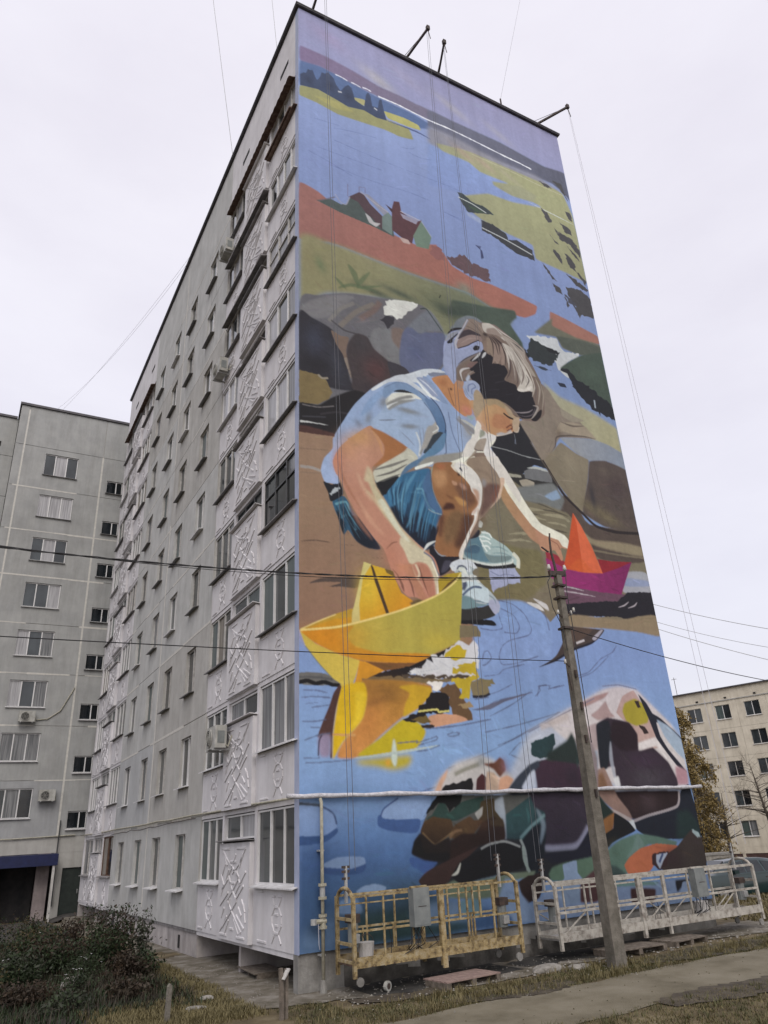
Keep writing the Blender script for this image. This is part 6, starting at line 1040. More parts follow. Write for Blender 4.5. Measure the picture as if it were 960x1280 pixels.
tag(MB().tube(P, .03, 5).build('hose', M['pipe'], None), 'pale hose curving up the far grey wall from an air conditioner', 'hose')

# ---- roof outriggers for the painters' cradles, and their ropes
def outrigger(label, base, tip):
    base, tip = Vector(base), Vector(tip); d = (tip - base).normalized(); back = base - d * 2.6
    t_ = thing('roof_outrigger', label, 'roof beam', base, 0, 'roof beams that hold the cradle ropes')
    MB().bar(back - base, tip - base, .065, .085).build('beam', M['iron'], t_); e = tip - base
    MB().bar(e + Vector((0, 0, -.08)), e + Vector((0, 0, .12)), .12, .11).build('pulley_block', M['iron'], t_)
    MB().bar((0, .45, -.1), (0, .45, .55), .06).build('upright', M['iron'], t_) if False else None
    MB().bar(-d * 1.4 + Vector((0, 0, -.35)), -d * 1.4 + Vector((0, 0, .0)), .07).build('support_leg', M['iron'], t_)
    MB().tube([-d * 1.2 + Vector((0, 0, .42)), e], .012, 4).build('stay_wire', M['iron'], t_); MB().bar(-d * 1.2, -d * 1.2 + Vector((0, 0, .45)), .05).build('stay_post', M['iron'], t_)
    MB().tube([e + Vector((0, 0, -.08)), e + Vector((.05, -.02, -.55))], .02, 4).build('hook', M['iron'], t_)
    return t_
outrigger('leftmost dark roof beam, cut off by the top edge above the corner', (.55, .0, 29.25), (.45, -1.3, 29.5))
outrigger('dark roof beam left of centre, slanting up to the right', (4.36, -.0, 29.2), (4.56, -1.25, 29.35))
outrigger('dark roof beam standing more upright, right of its slanting neighbour', (5.80, .0, 29.25), (5.40, -1.05, 29.4))
outrigger('rightmost dark roof beam, reaching out past the right edge of the painted wall', (10.65, .0, 29.2), (11.36, -1.1, 29.35))
def rope(a, b, label, m='rope', rr=.0065, s=0.0): return tag(MB().tube(sag(a, b, s, 10), rr, 4).build('suspension_rope', M[m], None), label, 'rope', 'ropes hanging down the painted wall')
rope((.42, -1.25, 29.4), (.80, -.62, 2.02), 'left rope of the pair hanging at the corner end of the painted wall'); rope((.48, -1.25, 29.4), (.92, -.62, 2.02), 'right rope of the pair hanging at the corner end of the painted wall')
rope((4.53, -1.2, 29.2), (4.20, -.62, 2.0), 'left rope down the middle of the painted wall to the yellow cradle'); rope((4.6, -1.2, 29.2), (4.34, -.62, 2.0), 'second rope down the middle of the painted wall to the yellow cradle')
rope((5.38, -1.0, 29.2), (5.42, -.62, 1.9), 'rope right of the middle of the painted wall above the cream cradle'); rope((5.42, -1.0, 29.2), (5.56, -.62, 1.9), 'thin rope beside it, falling to the left end of the cream cradle')
rope((11.35, -1.1, 29.2), (11.9, -.9, 1.9), 'pale rope hanging free past the right edge of the painted wall', 'thinrope', .007); rope((11.4, -1.1, 29.2), (12.35, -.8, 1.9), 'outermost pale rope hanging free in front of the sky', 'thinrope', .007)
# small ventilator cap and mast on the roof edge
m_ = thing('roof_mast', 'small dark mast with crossbars standing on the roof edge right of centre', 'mast', (9.05, .25, 29.1))
MB().tube([(0, 0, 0), (0, 0, .95)], .035, 5).build('pole', M['iron'], m_); MB().bar((-.22, 0, .35), (.22, 0, .62), .04).build('crossbar', M['iron'], m_); MB().bar((-.3, 0, .1), (0, 0, .45), .03).build('brace', M['iron'], m_)
def onray(px_, py_, ax, v):
    d = _f + _r * ((px_ - 480 - SURVEY[7]) / SURVEY[6]) - _u * ((py_ - 640 - SURVEY[8]) / SURVEY[6]); tt = (v - _C[ax]) / d[ax]; return tuple(_C + d * tt)
def run_on(P, back=0.0, fwd=0.0):
    """the wire goes on past the measured stretch to its next support"""
    P = list(P); d0, d1 = (P[0] - P[1]).normalized(), (P[-1] - P[-2]).normalized()
    return ([P[0] + d0 * back] if back else []) + P + ([P[-1] + d1 * fwd] if fwd else [])
def wire(a, b, label, rr, s=0.0, m='cable', name='overhead_wire', back=0.0, fwd=0.0): return tag(MB().tube(run_on(sag(a, b, s), back, fwd), rr, 4).build(name, M[m], None), label, 'wire', 'wires across the sky')
wire((9.05, .25, 30.0), onray(650, 0, 2, 38), 'thin wire rising from the small roof mast', .008, 0, 'thinrope', fwd=60)
wire((0, 7.2, 29.1), onray(264, -20, 2, 42), 'thin wire rising from the roof edge at the upper left', .012, 0, 'steel', fwd=60)
wire((0, 2.0, 29.1), onray(338, -20, 2, 36), 'thin wire above the corner loggias near the top edge', .010, 0, 'steel', fwd=60)
wire((0, 13, 29.1), (-4.0, YB + 1, 29.0), 'faint wire sagging between the two grey roofs', .006, .5, 'thinrope'); wire((0, 13.6, 29.1), (-4.4, YB + 1, 29.0), 'second faint wire sagging between the two grey roofs', .006, .9, 'thinrope')
rb_ = thing('roof_hatch_box', 'low grey box on the roof edge between the two middle beams', 'box', (5.15, .25, 29.12)); MB().box(-.45, .45, 0, .5, 0, .16).build('casing', M['roofmetal'], rb_); MB().box(-.5, .5, -.04, .54, .16, .20).build('lid', M['slate'], rb_)

# ---- utility pole with its overhead wires
PX_, PY_ = 5.59, -2.50
up = thing('utility_pole', 'tapered concrete utility pole with a bent iron hook on top, in front of the mural', 'pole', (PX_, PY_, 0))
b = MB()
def ring(z, w1, w2): return [(-w1, -w2, z), (w1, -w2, z), (w1 * .82, w2, z), (-w1 * .82, w2, z)]
lev = [(-.4, .15), (0, .15), (2.4, .13), (5, .10), (8.05, .072)]
for i in range(len(lev) - 1):
    A, B_ = ring(lev[i][0], lev[i][1], lev[i][1] * .95), ring(lev[i + 1][0], lev[i + 1][1], lev[i + 1][1] * .95)
    for k in range(4): b.quad(A[k], A[(k + 1) % 4], B_[(k + 1) % 4], B_[k])
b.poly(ring(8.05, .085, .08)); s_ = b.build('shaft', M['concrete'], up)
bv = s_.modifiers.new('bevel', 'BEVEL'); bv.width = .02; bv.segments = 2; bv.limit_method = 'ANGLE'
MB().tube([(-.02, -.02, 7.85), (-.03, 0, 8.25), (-.08, 0, 8.62), (-.07, 0, 8.95), (-.04, 0, 9.12)], [.035, .035, .028, .024, .02], 6).build('bent_hook', M['iron'], up, smooth=True)
MB().bar((-.36, 0, 8.72), (-.17, 0, 8.62), .03).build('side_pin', M['iron'], up); MB().bar((-.26, -.02, 8.06), (.24, -.02, 8.10), .07, .12).build('crossarm', M['iron'], up)
for z in (7.45, 6.72, 7.75): MB().box(-.125, .125, -.12, .12, z, z + .05).build('band', M['iron'], up)
for x, z in ((-.25, 8.14), (.24, 8.18)):
    c_ = MB().tube([(x, -.03, z), (x, -.03, z + .06), (x, -.03, z + .14)], [.04, .045, .025], 8).build('insulator', M['porc'], up, smooth=True)
for x, z in ((-.19, 7.10), (.2, 7.12), (.3, 7.2), (-.2, 5.95)):
    MB().bar((x * .4, -.04, z - .1), (x, -.05, z - .02), .022).build('insulator_pin', M['iron'], up); MB().tube([(x, -.05, z - .04), (x, -.05, z + .06)], [.035, .025], 8).build('insulator', M['porc'], up, smooth=True)
MB().bar((-.15, -.08, 5.3), (-.2, -.09, 5.7), .025).build('hanging_clamp', M['iron'], up)
MB().tube([(-.22, -.08, 8.05), (-.42, -.1, 7.8), (-.38, -.1, 7.2), (-.16, -.09, 6.75), (-.14, -.11, 6.2)], .012, 4).build('drop_cable', M['cable'], up)
MB().tube([(.2, -.08, 8.1), (.12, -.11, 7.6), (.13, -.115, 6.8), (.13, -.13, 5.0), (.12, -.14, 4.2)], .013, 4).build('drop_cable', M['cable'], up)
for k, z in enumerate((5.6, 4.9, 4.2, 3.1)): MB().box(-.03 + .03 * (k % 2), .02 + .03 * (k % 2), -.145 - (5.6 - z) * .008, -.10, z, z + .16).build('spalled_patch', M['iron'], up)
top = Vector((PX_ - .1, PY_ - .03, 8.0))
tw = MB(); A = sag(top, onray(-6, 683, 1, -2.3), .22, 60); A = A + [A[-1] + (A[-1] - A[-2]) * k for k in range(1, 90)]
for ph in (0, pi):
    tw.tube([p + Vector((0,   .011 * cos(i * 1.3 + ph), .011 * sin(i * 1.3 + ph))) for i, p in enumerate(A)], .010, 5)
o = tw.build('power_cable', M['cable'], None); o['kind'] = 'stuff'; tag(o, 'thick twisted black cable crossing from the left edge to the top of the pole', 'wire', 'wires across the sky')
wire((PX_ - .2, PY_ - .05, 5.97), onray(-6, 795, 1, -2.3), 'straight black wire below the twisted cable, left of the pole', .009, .04, fwd=30)
wire((PX_ - .1, PY_, 8.0), onray(-6, 681, 1, -1.2), 'thin black wire just above the twisted cable', .007, .30, fwd=30)
wire((PX_ + .15, PY_, 6.75), onray(966, 852, 1, -1.2), 'black wire falling from the pole to the right edge', .011, .10, fwd=25)
wire(onray(790, 748, 1, 45), onray(966, 787, 1, 30), 'uppermost thin wire emerging from behind the right edge of the painted wall', .03, .25, 'steel', back=25, fwd=60)
wire(onray(780, 772, 1, 45), onray(966, 826, 1, 30), 'lowest grey wire emerging from behind the painted wall above the cream block', .03, .25, 'steel', back=25, fwd=60); wire(onray(790, 768, 1, 48), onray(966, 810, 1, 32), 'middle grey wire of the three behind the right edge of the painted wall', .025, .35, 'steel', back=25, fwd=60)

# ---- suspended painters' cradles
def post(me_b, name, m, par): return me_b.build(name, M[m], par)
def cradle(label, x0, x1, m, zb, ht, seed, yel):
    r = random.Random(seed); L = x1 - x0; D = .72
    c = thing('suspended_cradle', label, 'scaffold cradle', ((x0 + x1) / 2, -.74, zb), 0, "painters' cradles by the wall"); h = L / 2; y0, y1 = -D / 2, D / 2
    MB().box(-h, h, y0 + .03, y1 - .03, .06, .10).build('floor', M['rust'] if yel else M['oldwhite'], c)
    for y in (y0, y1): MB().box(-h, h, y - .018, y + .018, .03, .20).build('toe_board', M[m], c)
    n = 6 if yel else 8; xs = [-h + L * i / n for i in range(n + 1)]
    tops = ht
    for y in (y0, y1):
        for z, w_ in ((ht * .52, .045), (ht, .05)) + (((ht * .86, .03),) if y == y1 else ()): MB().bar((-h, y, z), (h, y, z), w_ * (.8 if yel else 1.05)).build('rail', M[m], c)
        for i, x in enumerate(xs):
            thick = .065 if i in (0, n, n // 2) else .032
            if i == n // 2 - (0 if yel else 1) and y == y0: thick = .08
            MB().bar((x, y, .02 if thick < .06 else -.12), (x, y, ht), thick).build('post', M[m], c)
    if yel:
        for x in (-h * .72, -h * .36, h * .25, h * .62): MB().bar((x, y1 - .02, .2), (x, y1 - .02, ht * .52), .03).build('baluster', M[m], c)
    else:
        for i in range(n):
            a, e = (xs[i], xs[i + 1]) if i % 2 else (xs[i + 1], xs[i]); MB().bar((a, y1, .12), (e, y1, ht * .52), .022).build('brace', M[m], c)
        for i in (0, 3, 6): MB().bar((xs[i] + .1, y0, .15), (xs[i + 1] - .05, y0, ht * .5), .022).build('brace', M[m], c)
    for sx in (-1, 1):
        X = sx * h; big = ht + .12
        P = [(X, y0, .02 - .12)] + [(X, y0, ht * .9)] + [(X, -D / 2 * cos(a * pi / 8), ht * .9 + (.26) * sin(a * pi / 8)) for a in range(1, 8)] + [(X, y1, ht * .9), (X, y1, -.1)]
        MB().tube(P, .036, 7).build('end_arch', M[m], c, smooth=True)
        for z in (.12, ht * .34, ht * .68): MB().bar((X, y0, z), (X, y1, z), .05).build('end_rail', M[m], c)
        ho = MB().tube([(X - sx * .16, .0, ht * .28), (X - sx * .16, 0, ht * .62)], .10, 10).build('hoist_motor', M['greybox'], c, smooth=False)
        MB().box(X - sx * .16 - .11, X - sx * .16 + .11, -.10, .12, ht * .62, ht * .74).build('gear_housing', M['iron'], ho); MB().box(X - sx * .16 - .07, X - sx * .16 + .07, -.14, -.08, ht * .34, ht * .46).build('terminal_box', M['steel'], ho)
        MB().bar((X - sx * .08, .1, ht * .9), (X - sx * .08, .1, ht + .52), .05).build('rope_guide', M['steel'], c)
        for z in (ht + .3, ht + .42, ht + .5): MB().bar((X - sx * .08 - .08, .08, z), (X - sx * .08 + .08, .12, z), .045).build('limit_switch', M['iron'], c)
        for y in (y0, y1):
            if r.random() < .8: MB().tube([(X - sx * .1, y - .02, -.18), (X - sx * .1, y + .02, -.18)], .075, 12).build('castor_wheel', M['plinth'], c)
    bx = -.55 if yel else 1.05
    kb = MB().box(bx - .18, bx + .18, y0 - .22, y0 - .03, ht * .50, ht + .06).build('control_box', M['greybox'], c); MB().box(bx - .18, bx + .18, y0 - .225, y0 - .22, ht * .52, ht + .03).build('box_door', M['greybox'], kb); MB().box(bx - .08, bx + .1, y0 - .23, y0 - .224, ht * .78, ht * .79).build('latch', M['iron'], kb); MB().bar((bx - .18, y0 - .12, ht + .07), (bx + .18, y0 - .12, ht + .07), .05).build('box_handle', M[m], kb)
    for i in range(7):
        a = bx - .2 + i * .06; MB().tube([(a, y0 - .12, ht * .5), (a + r.uniform(-.25, .25), y0 - .10, ht * .25), (a + r.uniform(-.3, .3), y0 + r.uniform(0, .3), .12)], .009, 4).build('power_lead', M['cable'], c)
    for i in range(3): x = r.uniform(-h * .8, h * .8); MB().tube([(x, y1 - .1, ht * .5), (x + .05, y1 - .12, ht * .3), (x + .02, y1 - .15, .12)], .008, 4).build('power_lead', M['cable'], c)
    if yel:
        MB().bar((.02, y0 - .02, -.16), (.02, y0 - .02, ht + .02), .10, .05).build('centre_post', M[m], c)
        for x in (.45, .95, 1.3): MB().bar((x, y0, ht * .52), (x, y0, ht), .035).build('baluster', M[m], c)
        MB().box(-1.0, -.88, -.05, .05, .15, .55).build('paint_can', M['cream'], c) if False else None
    return c
cradle('yellow scaffold cradle standing at the wall left of the pole', .62, 4.42, 'yellow', .42, 1.18, 1, True)
cradle('cream scaffold cradle behind and right of the pole', 5.45, 12.0, 'cream', .33, 1.10, 2, False)
# things in and on the cradles
def bucket(label, loc, m, r1=.13, r2=.16, h_=.28):
    b = thing('paint_bucket', label, 'bucket', loc, 0, 'paint buckets in the cradles'); MB().tube([(0, 0, 0), (0, 0, h_)], [r1, r2], 14, True).build('body', M[m], b, smooth=False); MB().tube([(r2 * cos(a * pi / 10), 0, h_ + r2 * .8 * sin(a * pi / 10)) for a in range(11)], .006, 4, False).build('handle', M['iron'], b)
bucket('white paint bucket at the left end of the yellow cradle', (1.05, -.72, .53), 'oldwhite'); 
bucket('white paint bucket toward the right end of the cream cradle', (10.4, -.65, .44), 'oldwhite')

# ---- pallets, boards, stakes, stones
def pallet(label, loc, rz, w_=1.2, d_=.8, m='wood'):
    p = thing('pallet', label, 'pallet', loc, rz, 'pallets on the ground')
    for i in range(6): MB().box(-w_ / 2, w_ / 2, -d_ / 2 + i * d_ / 5.6, -d_ / 2 + i * d_ / 5.6 + .10, .10, .122).build('plank', M[m], p)
    for i in range(3): x = -w_ / 2 + i * (w_ - .1) / 2; MB().box(x, x + .1, -d_ / 2, d_ / 2 - .03, .0, .098).build('bearer', M['wood'], p)
    return p
pallet('reddish wooden pallet lying below the right half of the yellow cradle', (2.75, -1.35, .01), .1, 1.3, .7, 'woodred'); pallet('dark wooden pallet under the cream cradle just right of the pole', (7.2, -1.25, .01), -.05, 1.5, .7); pallet('second dark pallet further right under the cream cradle', (8.8, -1.2, .01), .12, 1.2, .7)
pallet('grey pallet in the dark under the corner loggias', (.35, 3.1, .0), 1.5, 1.5, .6)
def stake(label, loc, h_, m, lean=(0, 0), fork=False):
    s = thing('wooden_stake', label, 'stake', loc, .3, 'stakes in the ground')
    if fork:
        MB().bar((-.04, 0, -.1), (-.055 + lean[0], lean[1], h_), .05, .06).build('half_post', M['wood'], s); MB().bar((.035, 0, -.1), (.06 + lean[0], lean[1], h_ - .02), .05, .06).build('half_post', M['wood'], s); MB().bar((-.06 + lean[0], -.035, h_ - .16), (.06 + lean[0], -.035, h_ - .02), .09, .02).build('painted_tip', M['oldwhite'], s)
    else: MB().bar((0, 0, -.1), (lean[0], lean[1], h_), .07, .06).build('post', M[m], s); MB().prism([(lean[0] - .04, lean[1] - .03, h_), (lean[0] + .04, lean[1] - .03, h_), (lean[0], lean[1] - .03, h_ + .04)], (0, .06, 0)).build('tip', M[m], s)
    return s
stake('split dark stake with a white painted top in front of the corner', (-.98, -1.73, 0), .72, 'wood', (0, .02), True); stake('grey stake at the bottom edge beside the flower bed', (-2.55, -.51, 0), .52, 'concrete', (.02, 0))
stake('short thin stake at the back of the flower bed', (-1.2, 9.2, 0), .8, 'wood', (.03, .02))
# white wheel leaning at the plinth, whitish slab behind the cream cradle
wh = thing('loose_wheel', 'small pale wheel lying at the foot of the wall below the yellow cradle', 'wheel', (1.35, -.95, .09), .4); MB().tube([(0, -.03, 0), (0, .03, 0)], .085, 14).build('tyre', M['ac'], wh); MB().tube([(0, -.035, 0), (0, .035, 0)], .05, 10).build('hub', M['iron'], wh)
sl_ = thing('concrete_block', 'pale concrete block behind the right end of the cream cradle', 'block', (35.4, 19.8, -.75), -.5); MB().box(-1.1, 1.3, -.4, .4, 0, 1.25).build('body', M['rubble'], sl_); MB().box(-1.15, 1.35, -.45, .45, 1.25, 1.38).build('lid', M['plinth'], sl_)
def rock(name, label, loc, s, m, seed, grp, cat='stone'):
    bm = bmesh.new(); bmesh.ops.create_icosphere(bm, subdivisions=2, radius=1); rr = random.Random(seed)
    for v in bm.verts: k = 1 + rr.uniform(-.18, .18); v.co = Vector((v.co.x * s[0] * k, v.co.y * s[1] * k, max(v.co.z, -.35) * s[2] * k))
    me = bpy.data.meshes.new(name); bm.to_mesh(me); bm.free(); me.materials.append(M[m]); o = put(me, name, None, loc); return tag(o, label, cat, grp)
rock('stone', 'whitish flat stone near the lower left corner loggia path', (-1.9, .2, .03), (.2, .13, .04), 'rubble', 1, 'pale stones by the flower bed'); rock('stone', 'pale stone at the end of the flower bed', (-1.45, 1.0, .03), (.14, .11, .05), 'rubble', 2, 'pale stones by the flower bed')
rock('stone', 'pale stone among the flowers at the far left', (-3.4, 4.3, .1), (.2, .16, .2), 'rubble', 4, 'pale stones by the flower bed'); rock('rubble_lump', 'lump of pale rubble at the foot of the pole', (5.15, -1.9, .02), (.25, .18, .08), 'rubble', 5, 'rubble by the pole'); rock('rubble_lump', 'larger lump of broken concrete left of the pole foot', (4.6, -1.55, .02), (.35, .22, .10), 'rubble', 6, 'rubble by the pole'); rock('rubble_lump', 'small grey lump right of the pole foot', (6.2, -1.75, .02), (.18, .14, .07), 'plinth', 7, 'rubble by the pole')

# ---- the parked car behind the cream cradle
car = thing('parked_car', 'dark teal hatchback parked behind the right end of the cream cradle', 'car', (20.9, 6.6, -.38), radians(-14))
prof = [(-2.05, .42), (-2.0, .78), (-1.85, .98), (-1.45, 1.06), (-.75, 1.42), (-.2, 1.50), (.75, 1.48), (1.35, 1.40), (1.75, 1.02), (1.98, .92), (2.05, .55), (2.0, .28), (-2.0, .25)]
bm = bmesh.new(); L_v = []
for yy, k in ((-.82, 1.0), (-.80, .995), (.80, .995), (.82, 1.0)): pass
secs = []
for yy, sh in ((-.84, 0), (-.60, 1), (.60, 1), (.84, 0)):
    vs = []
    for (x, z) in prof:
        zz = z if sh else min(z, 1.0); vs.append(bm.verts.new((x * (1 if sh else .985), yy * (1 if z < 1.1 or not sh else .97), zz)))
    secs.append(vs)
for a, c in zip(secs[:-1], secs[1:]):
    for i in range(len(prof)): j = (i + 1) % len(prof); bm.faces.new((a[i], a[j], c[j], c[i]))
bm.faces.new(secs[0][::-1]); bm.faces.new(secs[-1])
bmesh.ops.remove_doubles(bm, verts=bm.verts, dist=.001); bmesh.ops.recalc_face_normals(bm, faces=bm.faces)
me = bpy.data.meshes.new('body'); bm.to_mesh(me); bm.free(); me.materials.append(M['carpaint']); bo = put(me, 'body', car); bv = bo.modifiers.new('bevel', 'BEVEL'); bv.width = .05; bv.segments = 3; bv.limit_method = 'ANGLE'; bv.angle_limit = radians(25)
for p in me.polygons: p.use_smooth = True
for sy in (-1, 1):
    for P in ([(-.72, 1.02), (-.62, 1.34), (-.12, 1.40), (-.12, 1.02)], [(-.06, 1.02), (-.06, 1.40), (.62, 1.39), (.70, 1.02)], [(.78, 1.02), (.72, 1.37), (1.2, 1.31), (1.45, 1.04)]):
        MB().prism([(x, sy * (.80 - (z - 1.0) * .50), z) for x, z in P], (0, sy * .045, 0)).build('side_window', M['g_dark'], car)
    for x in (-1.30, 1.25):
        wl = MB().tube([(x, sy * .66, .29), (x, sy * .855, .29)], .30, 20).build('wheel', M['tyre'], car); MB().tube([(x, sy * .84, .29), (x, sy * .865, .29)], .19, 14).build('rim', M['chrome'], wl)
    MB().box(-.10, .02, sy * .845 - .01, sy * .845 + .012, .80, .83).build('door_handle', M['iron'], car); MB().box(.72, .84, sy * .845 - .01, sy * .845 + .012, .80, .83).build('door_handle', M['iron'], car)
    MB().box(-.75, -.55, min(sy * .84, sy * 1.0), max(sy * .84, sy * 1.0), 1.0, 1.12).build('mirror', M['carpaint'], car)
    MB().box(-2.07, -1.93, sy * .62 - .14, sy * .62 + .14, .68, .84).build('headlight', M['lamp_white'], car); MB().box(1.95, 2.06, sy * .68 - .10, sy * .68 + .10, .62, .90).build('tail_light', M['lamp_red'], car)
    MB().prism([(-1.5, sy * .846, .20), (-1.3, sy * .846, .64), (-1.0, sy * .846, .52), (-.95, sy * .846, .20)], (0, sy * .006, 0)).build('wheel_arch', M['dark'], car)
MB().prism([(-1.38, -.58, 1.06), (-1.38, .58, 1.06), (-.80, .52, 1.395), (-.80, -.52, 1.395)], (-.03, 0, .045)).build('windscreen', M['g_dark'], car); MB().prism([(1.42, -.55, 1.365), (1.42, .55, 1.365), (1.77, .60, 1.05), (1.77, -.60, 1.05)], (.03, 0, .03)).build('rear_window', M['g_dark'], car)
MB().box(-2.11, -1.98, -.78, .78, .30, .50).build('bumper', M['carpaint'], car); MB().box(1.98, 2.11, -.78, .78, .30, .52).build('bumper', M['carpaint'], car)
# ================================================================ ground
def smooth(a, b, x): t_ = min(max((x - a) / (b - a), 0), 1); return t_ * t_ * (3 - 2 * t_)
def gz(x, y):
    z = -1.75 * smooth(14, 52, x) + .95 * smooth(-8, -15, y) * smooth(10, -2, x) if y < -5 else -1.75 * smooth(14, 52, x)
    if x < -.5: z -= .22 * smooth(10, 26, y)
    z += .02 * sin(x * 1.7 + y * .6) * sin(y * 1.3 - x * .4) if not (0 < x < 11.6 and 0 < y < 28) else 0
    return z
def gridded(name, xs, ys, m, dz, kind='structure', edge=None):
    v, f = [], []; nx, ny = len(xs), len(ys)
    for y in ys:
        for x in xs: v.append((x, y, gz(x, y) + dz))
    for j in range(ny - 1):
        for i in range(nx - 1): f.append((j * nx + i, j * nx + i + 1, (j + 1) * nx + i + 1, (j + 1) * nx + i))
    me = bpy.data.meshes.new(name); me.from_pydata(v, [], f); me.update(); me.materials.append(M[m])
    for p in me.polygons: p.use_smooth = True
    return put(me, name, None, kind=kind)
def rng(a, b, s): n = max(int(round((b - a) / s)), 1); return [a + (b - a) * i / n for i in range(n + 1)]
xs = [-400, -200, -90, -45] + rng(-30, 40, .8) + rng(42, 90, 3) + [120, 200, 400]; ys = [-300, -150, -70, -40] + rng(-30, 14, .8) + rng(16, 70, 2.5) + [90, 140, 250, 500]
gridded('ground', xs, ys, 'ground', 0)
def strip(name, pts_, m, dz, step=.5, seed=0, jit=.12):
    """ribbon: list of (x, ylow, yhigh); uneven edges"""
    r = random.Random(seed); v, f = [], []; rows_ = []
    for (xa, la, ha), (xb, lb_, hb) in zip(pts_[:-1], pts_[1:]):
        n = max(int((xb - xa) / step), 1)
        for i in range(n): t_ = i / n; rows_.append((xa + (xb - xa) * t_, la + (lb_ - la) * t_ + r.uniform(-jit, jit), ha + (hb - ha) * t_ + r.uniform(-jit, jit)))
    rows_.append(pts_[-1]); K = 5
    for (x, a, c) in rows_:
        for k in range(K + 1): y = a + (c - a) * k / K; v.append((x, y, gz(x, y) + dz))
    for i in range(len(rows_) - 1):
        for k in range(K): q = i * (K + 1) + k; f.append((q, q + K + 1, q + K + 2, q + 1))
    me = bpy.data.meshes.new(name); me.from_pydata(v, [], f); me.update(); me.materials.append(M[m]); return put(me, name, None, kind='structure')
strip('path', [(-30, -5.3, -3.3), (0, -5.2, -3.15), (4, -5.2, -3.1), (12, -5.2, -3.0), (26, -5.0, -2.6), (60, -4.0, -1.2)], 'path', .012, .45, 1, .09)
strip('concrete_apron', [(-.35, -.95, .28), (.6, -1.1, .05), (3, -1.75, .05), (6, -1.5, .05), (9, -1.3, .05), (12.2, -1.7, .2), (15, -1.9, .5), (20, -2.0, .6)], 'apron', .016, .3, 2, .12)
strip('cradle_shade_patch', [(1.0, -1.05, -.05), (1.6, -1.3, 0.04), (3.4, -1.35, .04), (4.4, -1.1, .04)], 'ground_shade', .021, .2, 3, .1)  # shade under the yellow cradle, painted as a dark strip
strip('cradle_shade_patch', [(4.6, -1.0, -.3), (5.4, -1.1, .04), (8, -.95, .04), (9.6, -.8, -.1)], 'ground_shade', .022, .2, 5, .12)  # the same painted shade under the cream cradle
v = strip('concrete_path', [(-1.5, .9, 3.2), (-1.15, -.6, 5.5), (-.6, -.9, 7.2), (-.1, -.9, 7.2), (.4, .3, 7.15), (1.5, .3, 7.15)], 'apron', .011, .12, 6, .06)
strip('concrete_path', [(-1.0, 6.5, 28), (-.5, 6.5, 28), (0.05, 6.6, 28)], 'apron', .009, .15, 7, .05); strip('concrete_path', [(0, 20, 27.8), (1.5, 20, 27.8)], 'apron', .010, .3, 8, .02)
strip('flower_bed', [(-7.6, 1.0, 19), (-6, .2, 19), (-4, 0.0, 18.5), (-2.4, .2, 18), (-1.4, 2.0, 17), (-1.15, 4, 16)], 'soil', .014, .25, 9, .15)
strip('yard', [(-30, 19.5, 40), (-8, 19.3, 30.5), (-1.1, 19.0, 30.6)], 'yard', .018, .6, 10, .1); strip('yard', [(-1.0, 28.2, 30.6), (.5, 28.2, 30.6)], 'yard', .019, .6, 10, .02)
strip('far_road', [(13, 4, 9), (24, 8, 16), (46, 14, 40), (60, 18, 60)], 'path', .015, .8, 12, .1)
M['mud'] = mat('trampled_mud', (.035, .027, .018), (.085, .07, .048), .9, 3, 0, .9, bscale=12)
strip('mud_patch', [(1.6, -2.9, -2.6), (2.2, -3.2, -2.3), (3.4, -3.3, -2.3), (4.2, -2.9, -2.5)], 'mud', .019, .12, 31, .08)
strip('mud_patch', [(6.3, -2.5, -2.2), (7.4, -2.9, -1.9), (9.0, -2.9, -1.9), (10.2, -2.4, -2.1)], 'mud', .019, .12, 32, .09)
strip('mud_patch', [(3.8, -5.6, -5.1), (5.2, -5.9, -4.9), (6.6, -5.7, -5.0), (7.4, -5.4, -5.2)], 'mud', .020, .12, 33, .08)
strip('mud_patch', [(.4, -1.6, -1.2), (1.0, -1.9, -1.1), (2.0, -1.9, -1.2), (2.4, -1.6, -1.4)], 'mud', .019, .12, 34, .07)
# ---- grass and undergrowth
def tufts(name, spots, m, seed, h0=.06, h1=.16, nb=6, spread=.05, wdt=.012):
    r = np.random.RandomState(seed); n = len(spots); S = np.repeat(np.array(spots), nb, 0); N = len(S)
    a = r.rand(N) * 2 * pi; base = S.copy(); base[:, 0] += r.randn(N) * spread; base[:, 1] += r.randn(N) * spread
    h = h0 + (h1 - h0) * r.rand(N); ln = h * (.2 + .7 * r.rand(N)); d = np.stack([np.cos(a), np.sin(a), np.zeros(N)], 1); s = np.stack([-np.sin(a), np.cos(a), np.zeros(N)], 1)
    base[:, 2] -= .01; ww = wdt * (.6 + .8 * r.rand(N))[:, None]
    p0 = base - s * ww; p1 = base + s * ww; mid = base + d * (ln * .35)[:, None] + np.array([0, 0, 1]) * (h * .6)[:, None]; p2 = mid + s * ww * .7; p3 = mid - s * ww * .7; p4 = base + d * ln[:, None] + np.array([0, 0, 1]) * h[:, None]
    V = np.stack([p0, p1, p2, p3, p4], 1).reshape(-1, 3); idx = np.arange(N)[:, None] * 5
    me = bpy.data.meshes.new(name); F4 = idx + np.array([0, 1, 2, 3]); F3 = idx + np.array([3, 2, 4])
    me.vertices.add(len(V)); me.vertices.foreach_set('co', V.ravel().astype(np.float32)); me.loops.add(N * 7); me.polygons.add(N * 2)
    loops = np.concatenate([F4, F3], 1).ravel(); me.loops.foreach_set('vertex_index', loops.astype(np.int32))
    st = (np.arange(N)[:, None] * 7 + np.array([0, 4])).ravel(); me.polygons.foreach_set('loop_start', st.astype(np.int32)); me.polygons.foreach_set('loop_total', np.tile([4, 3], N).astype(np.int32)); me.update(calc_edges=True); me.validate()
    me.materials.append(M[m]); return me
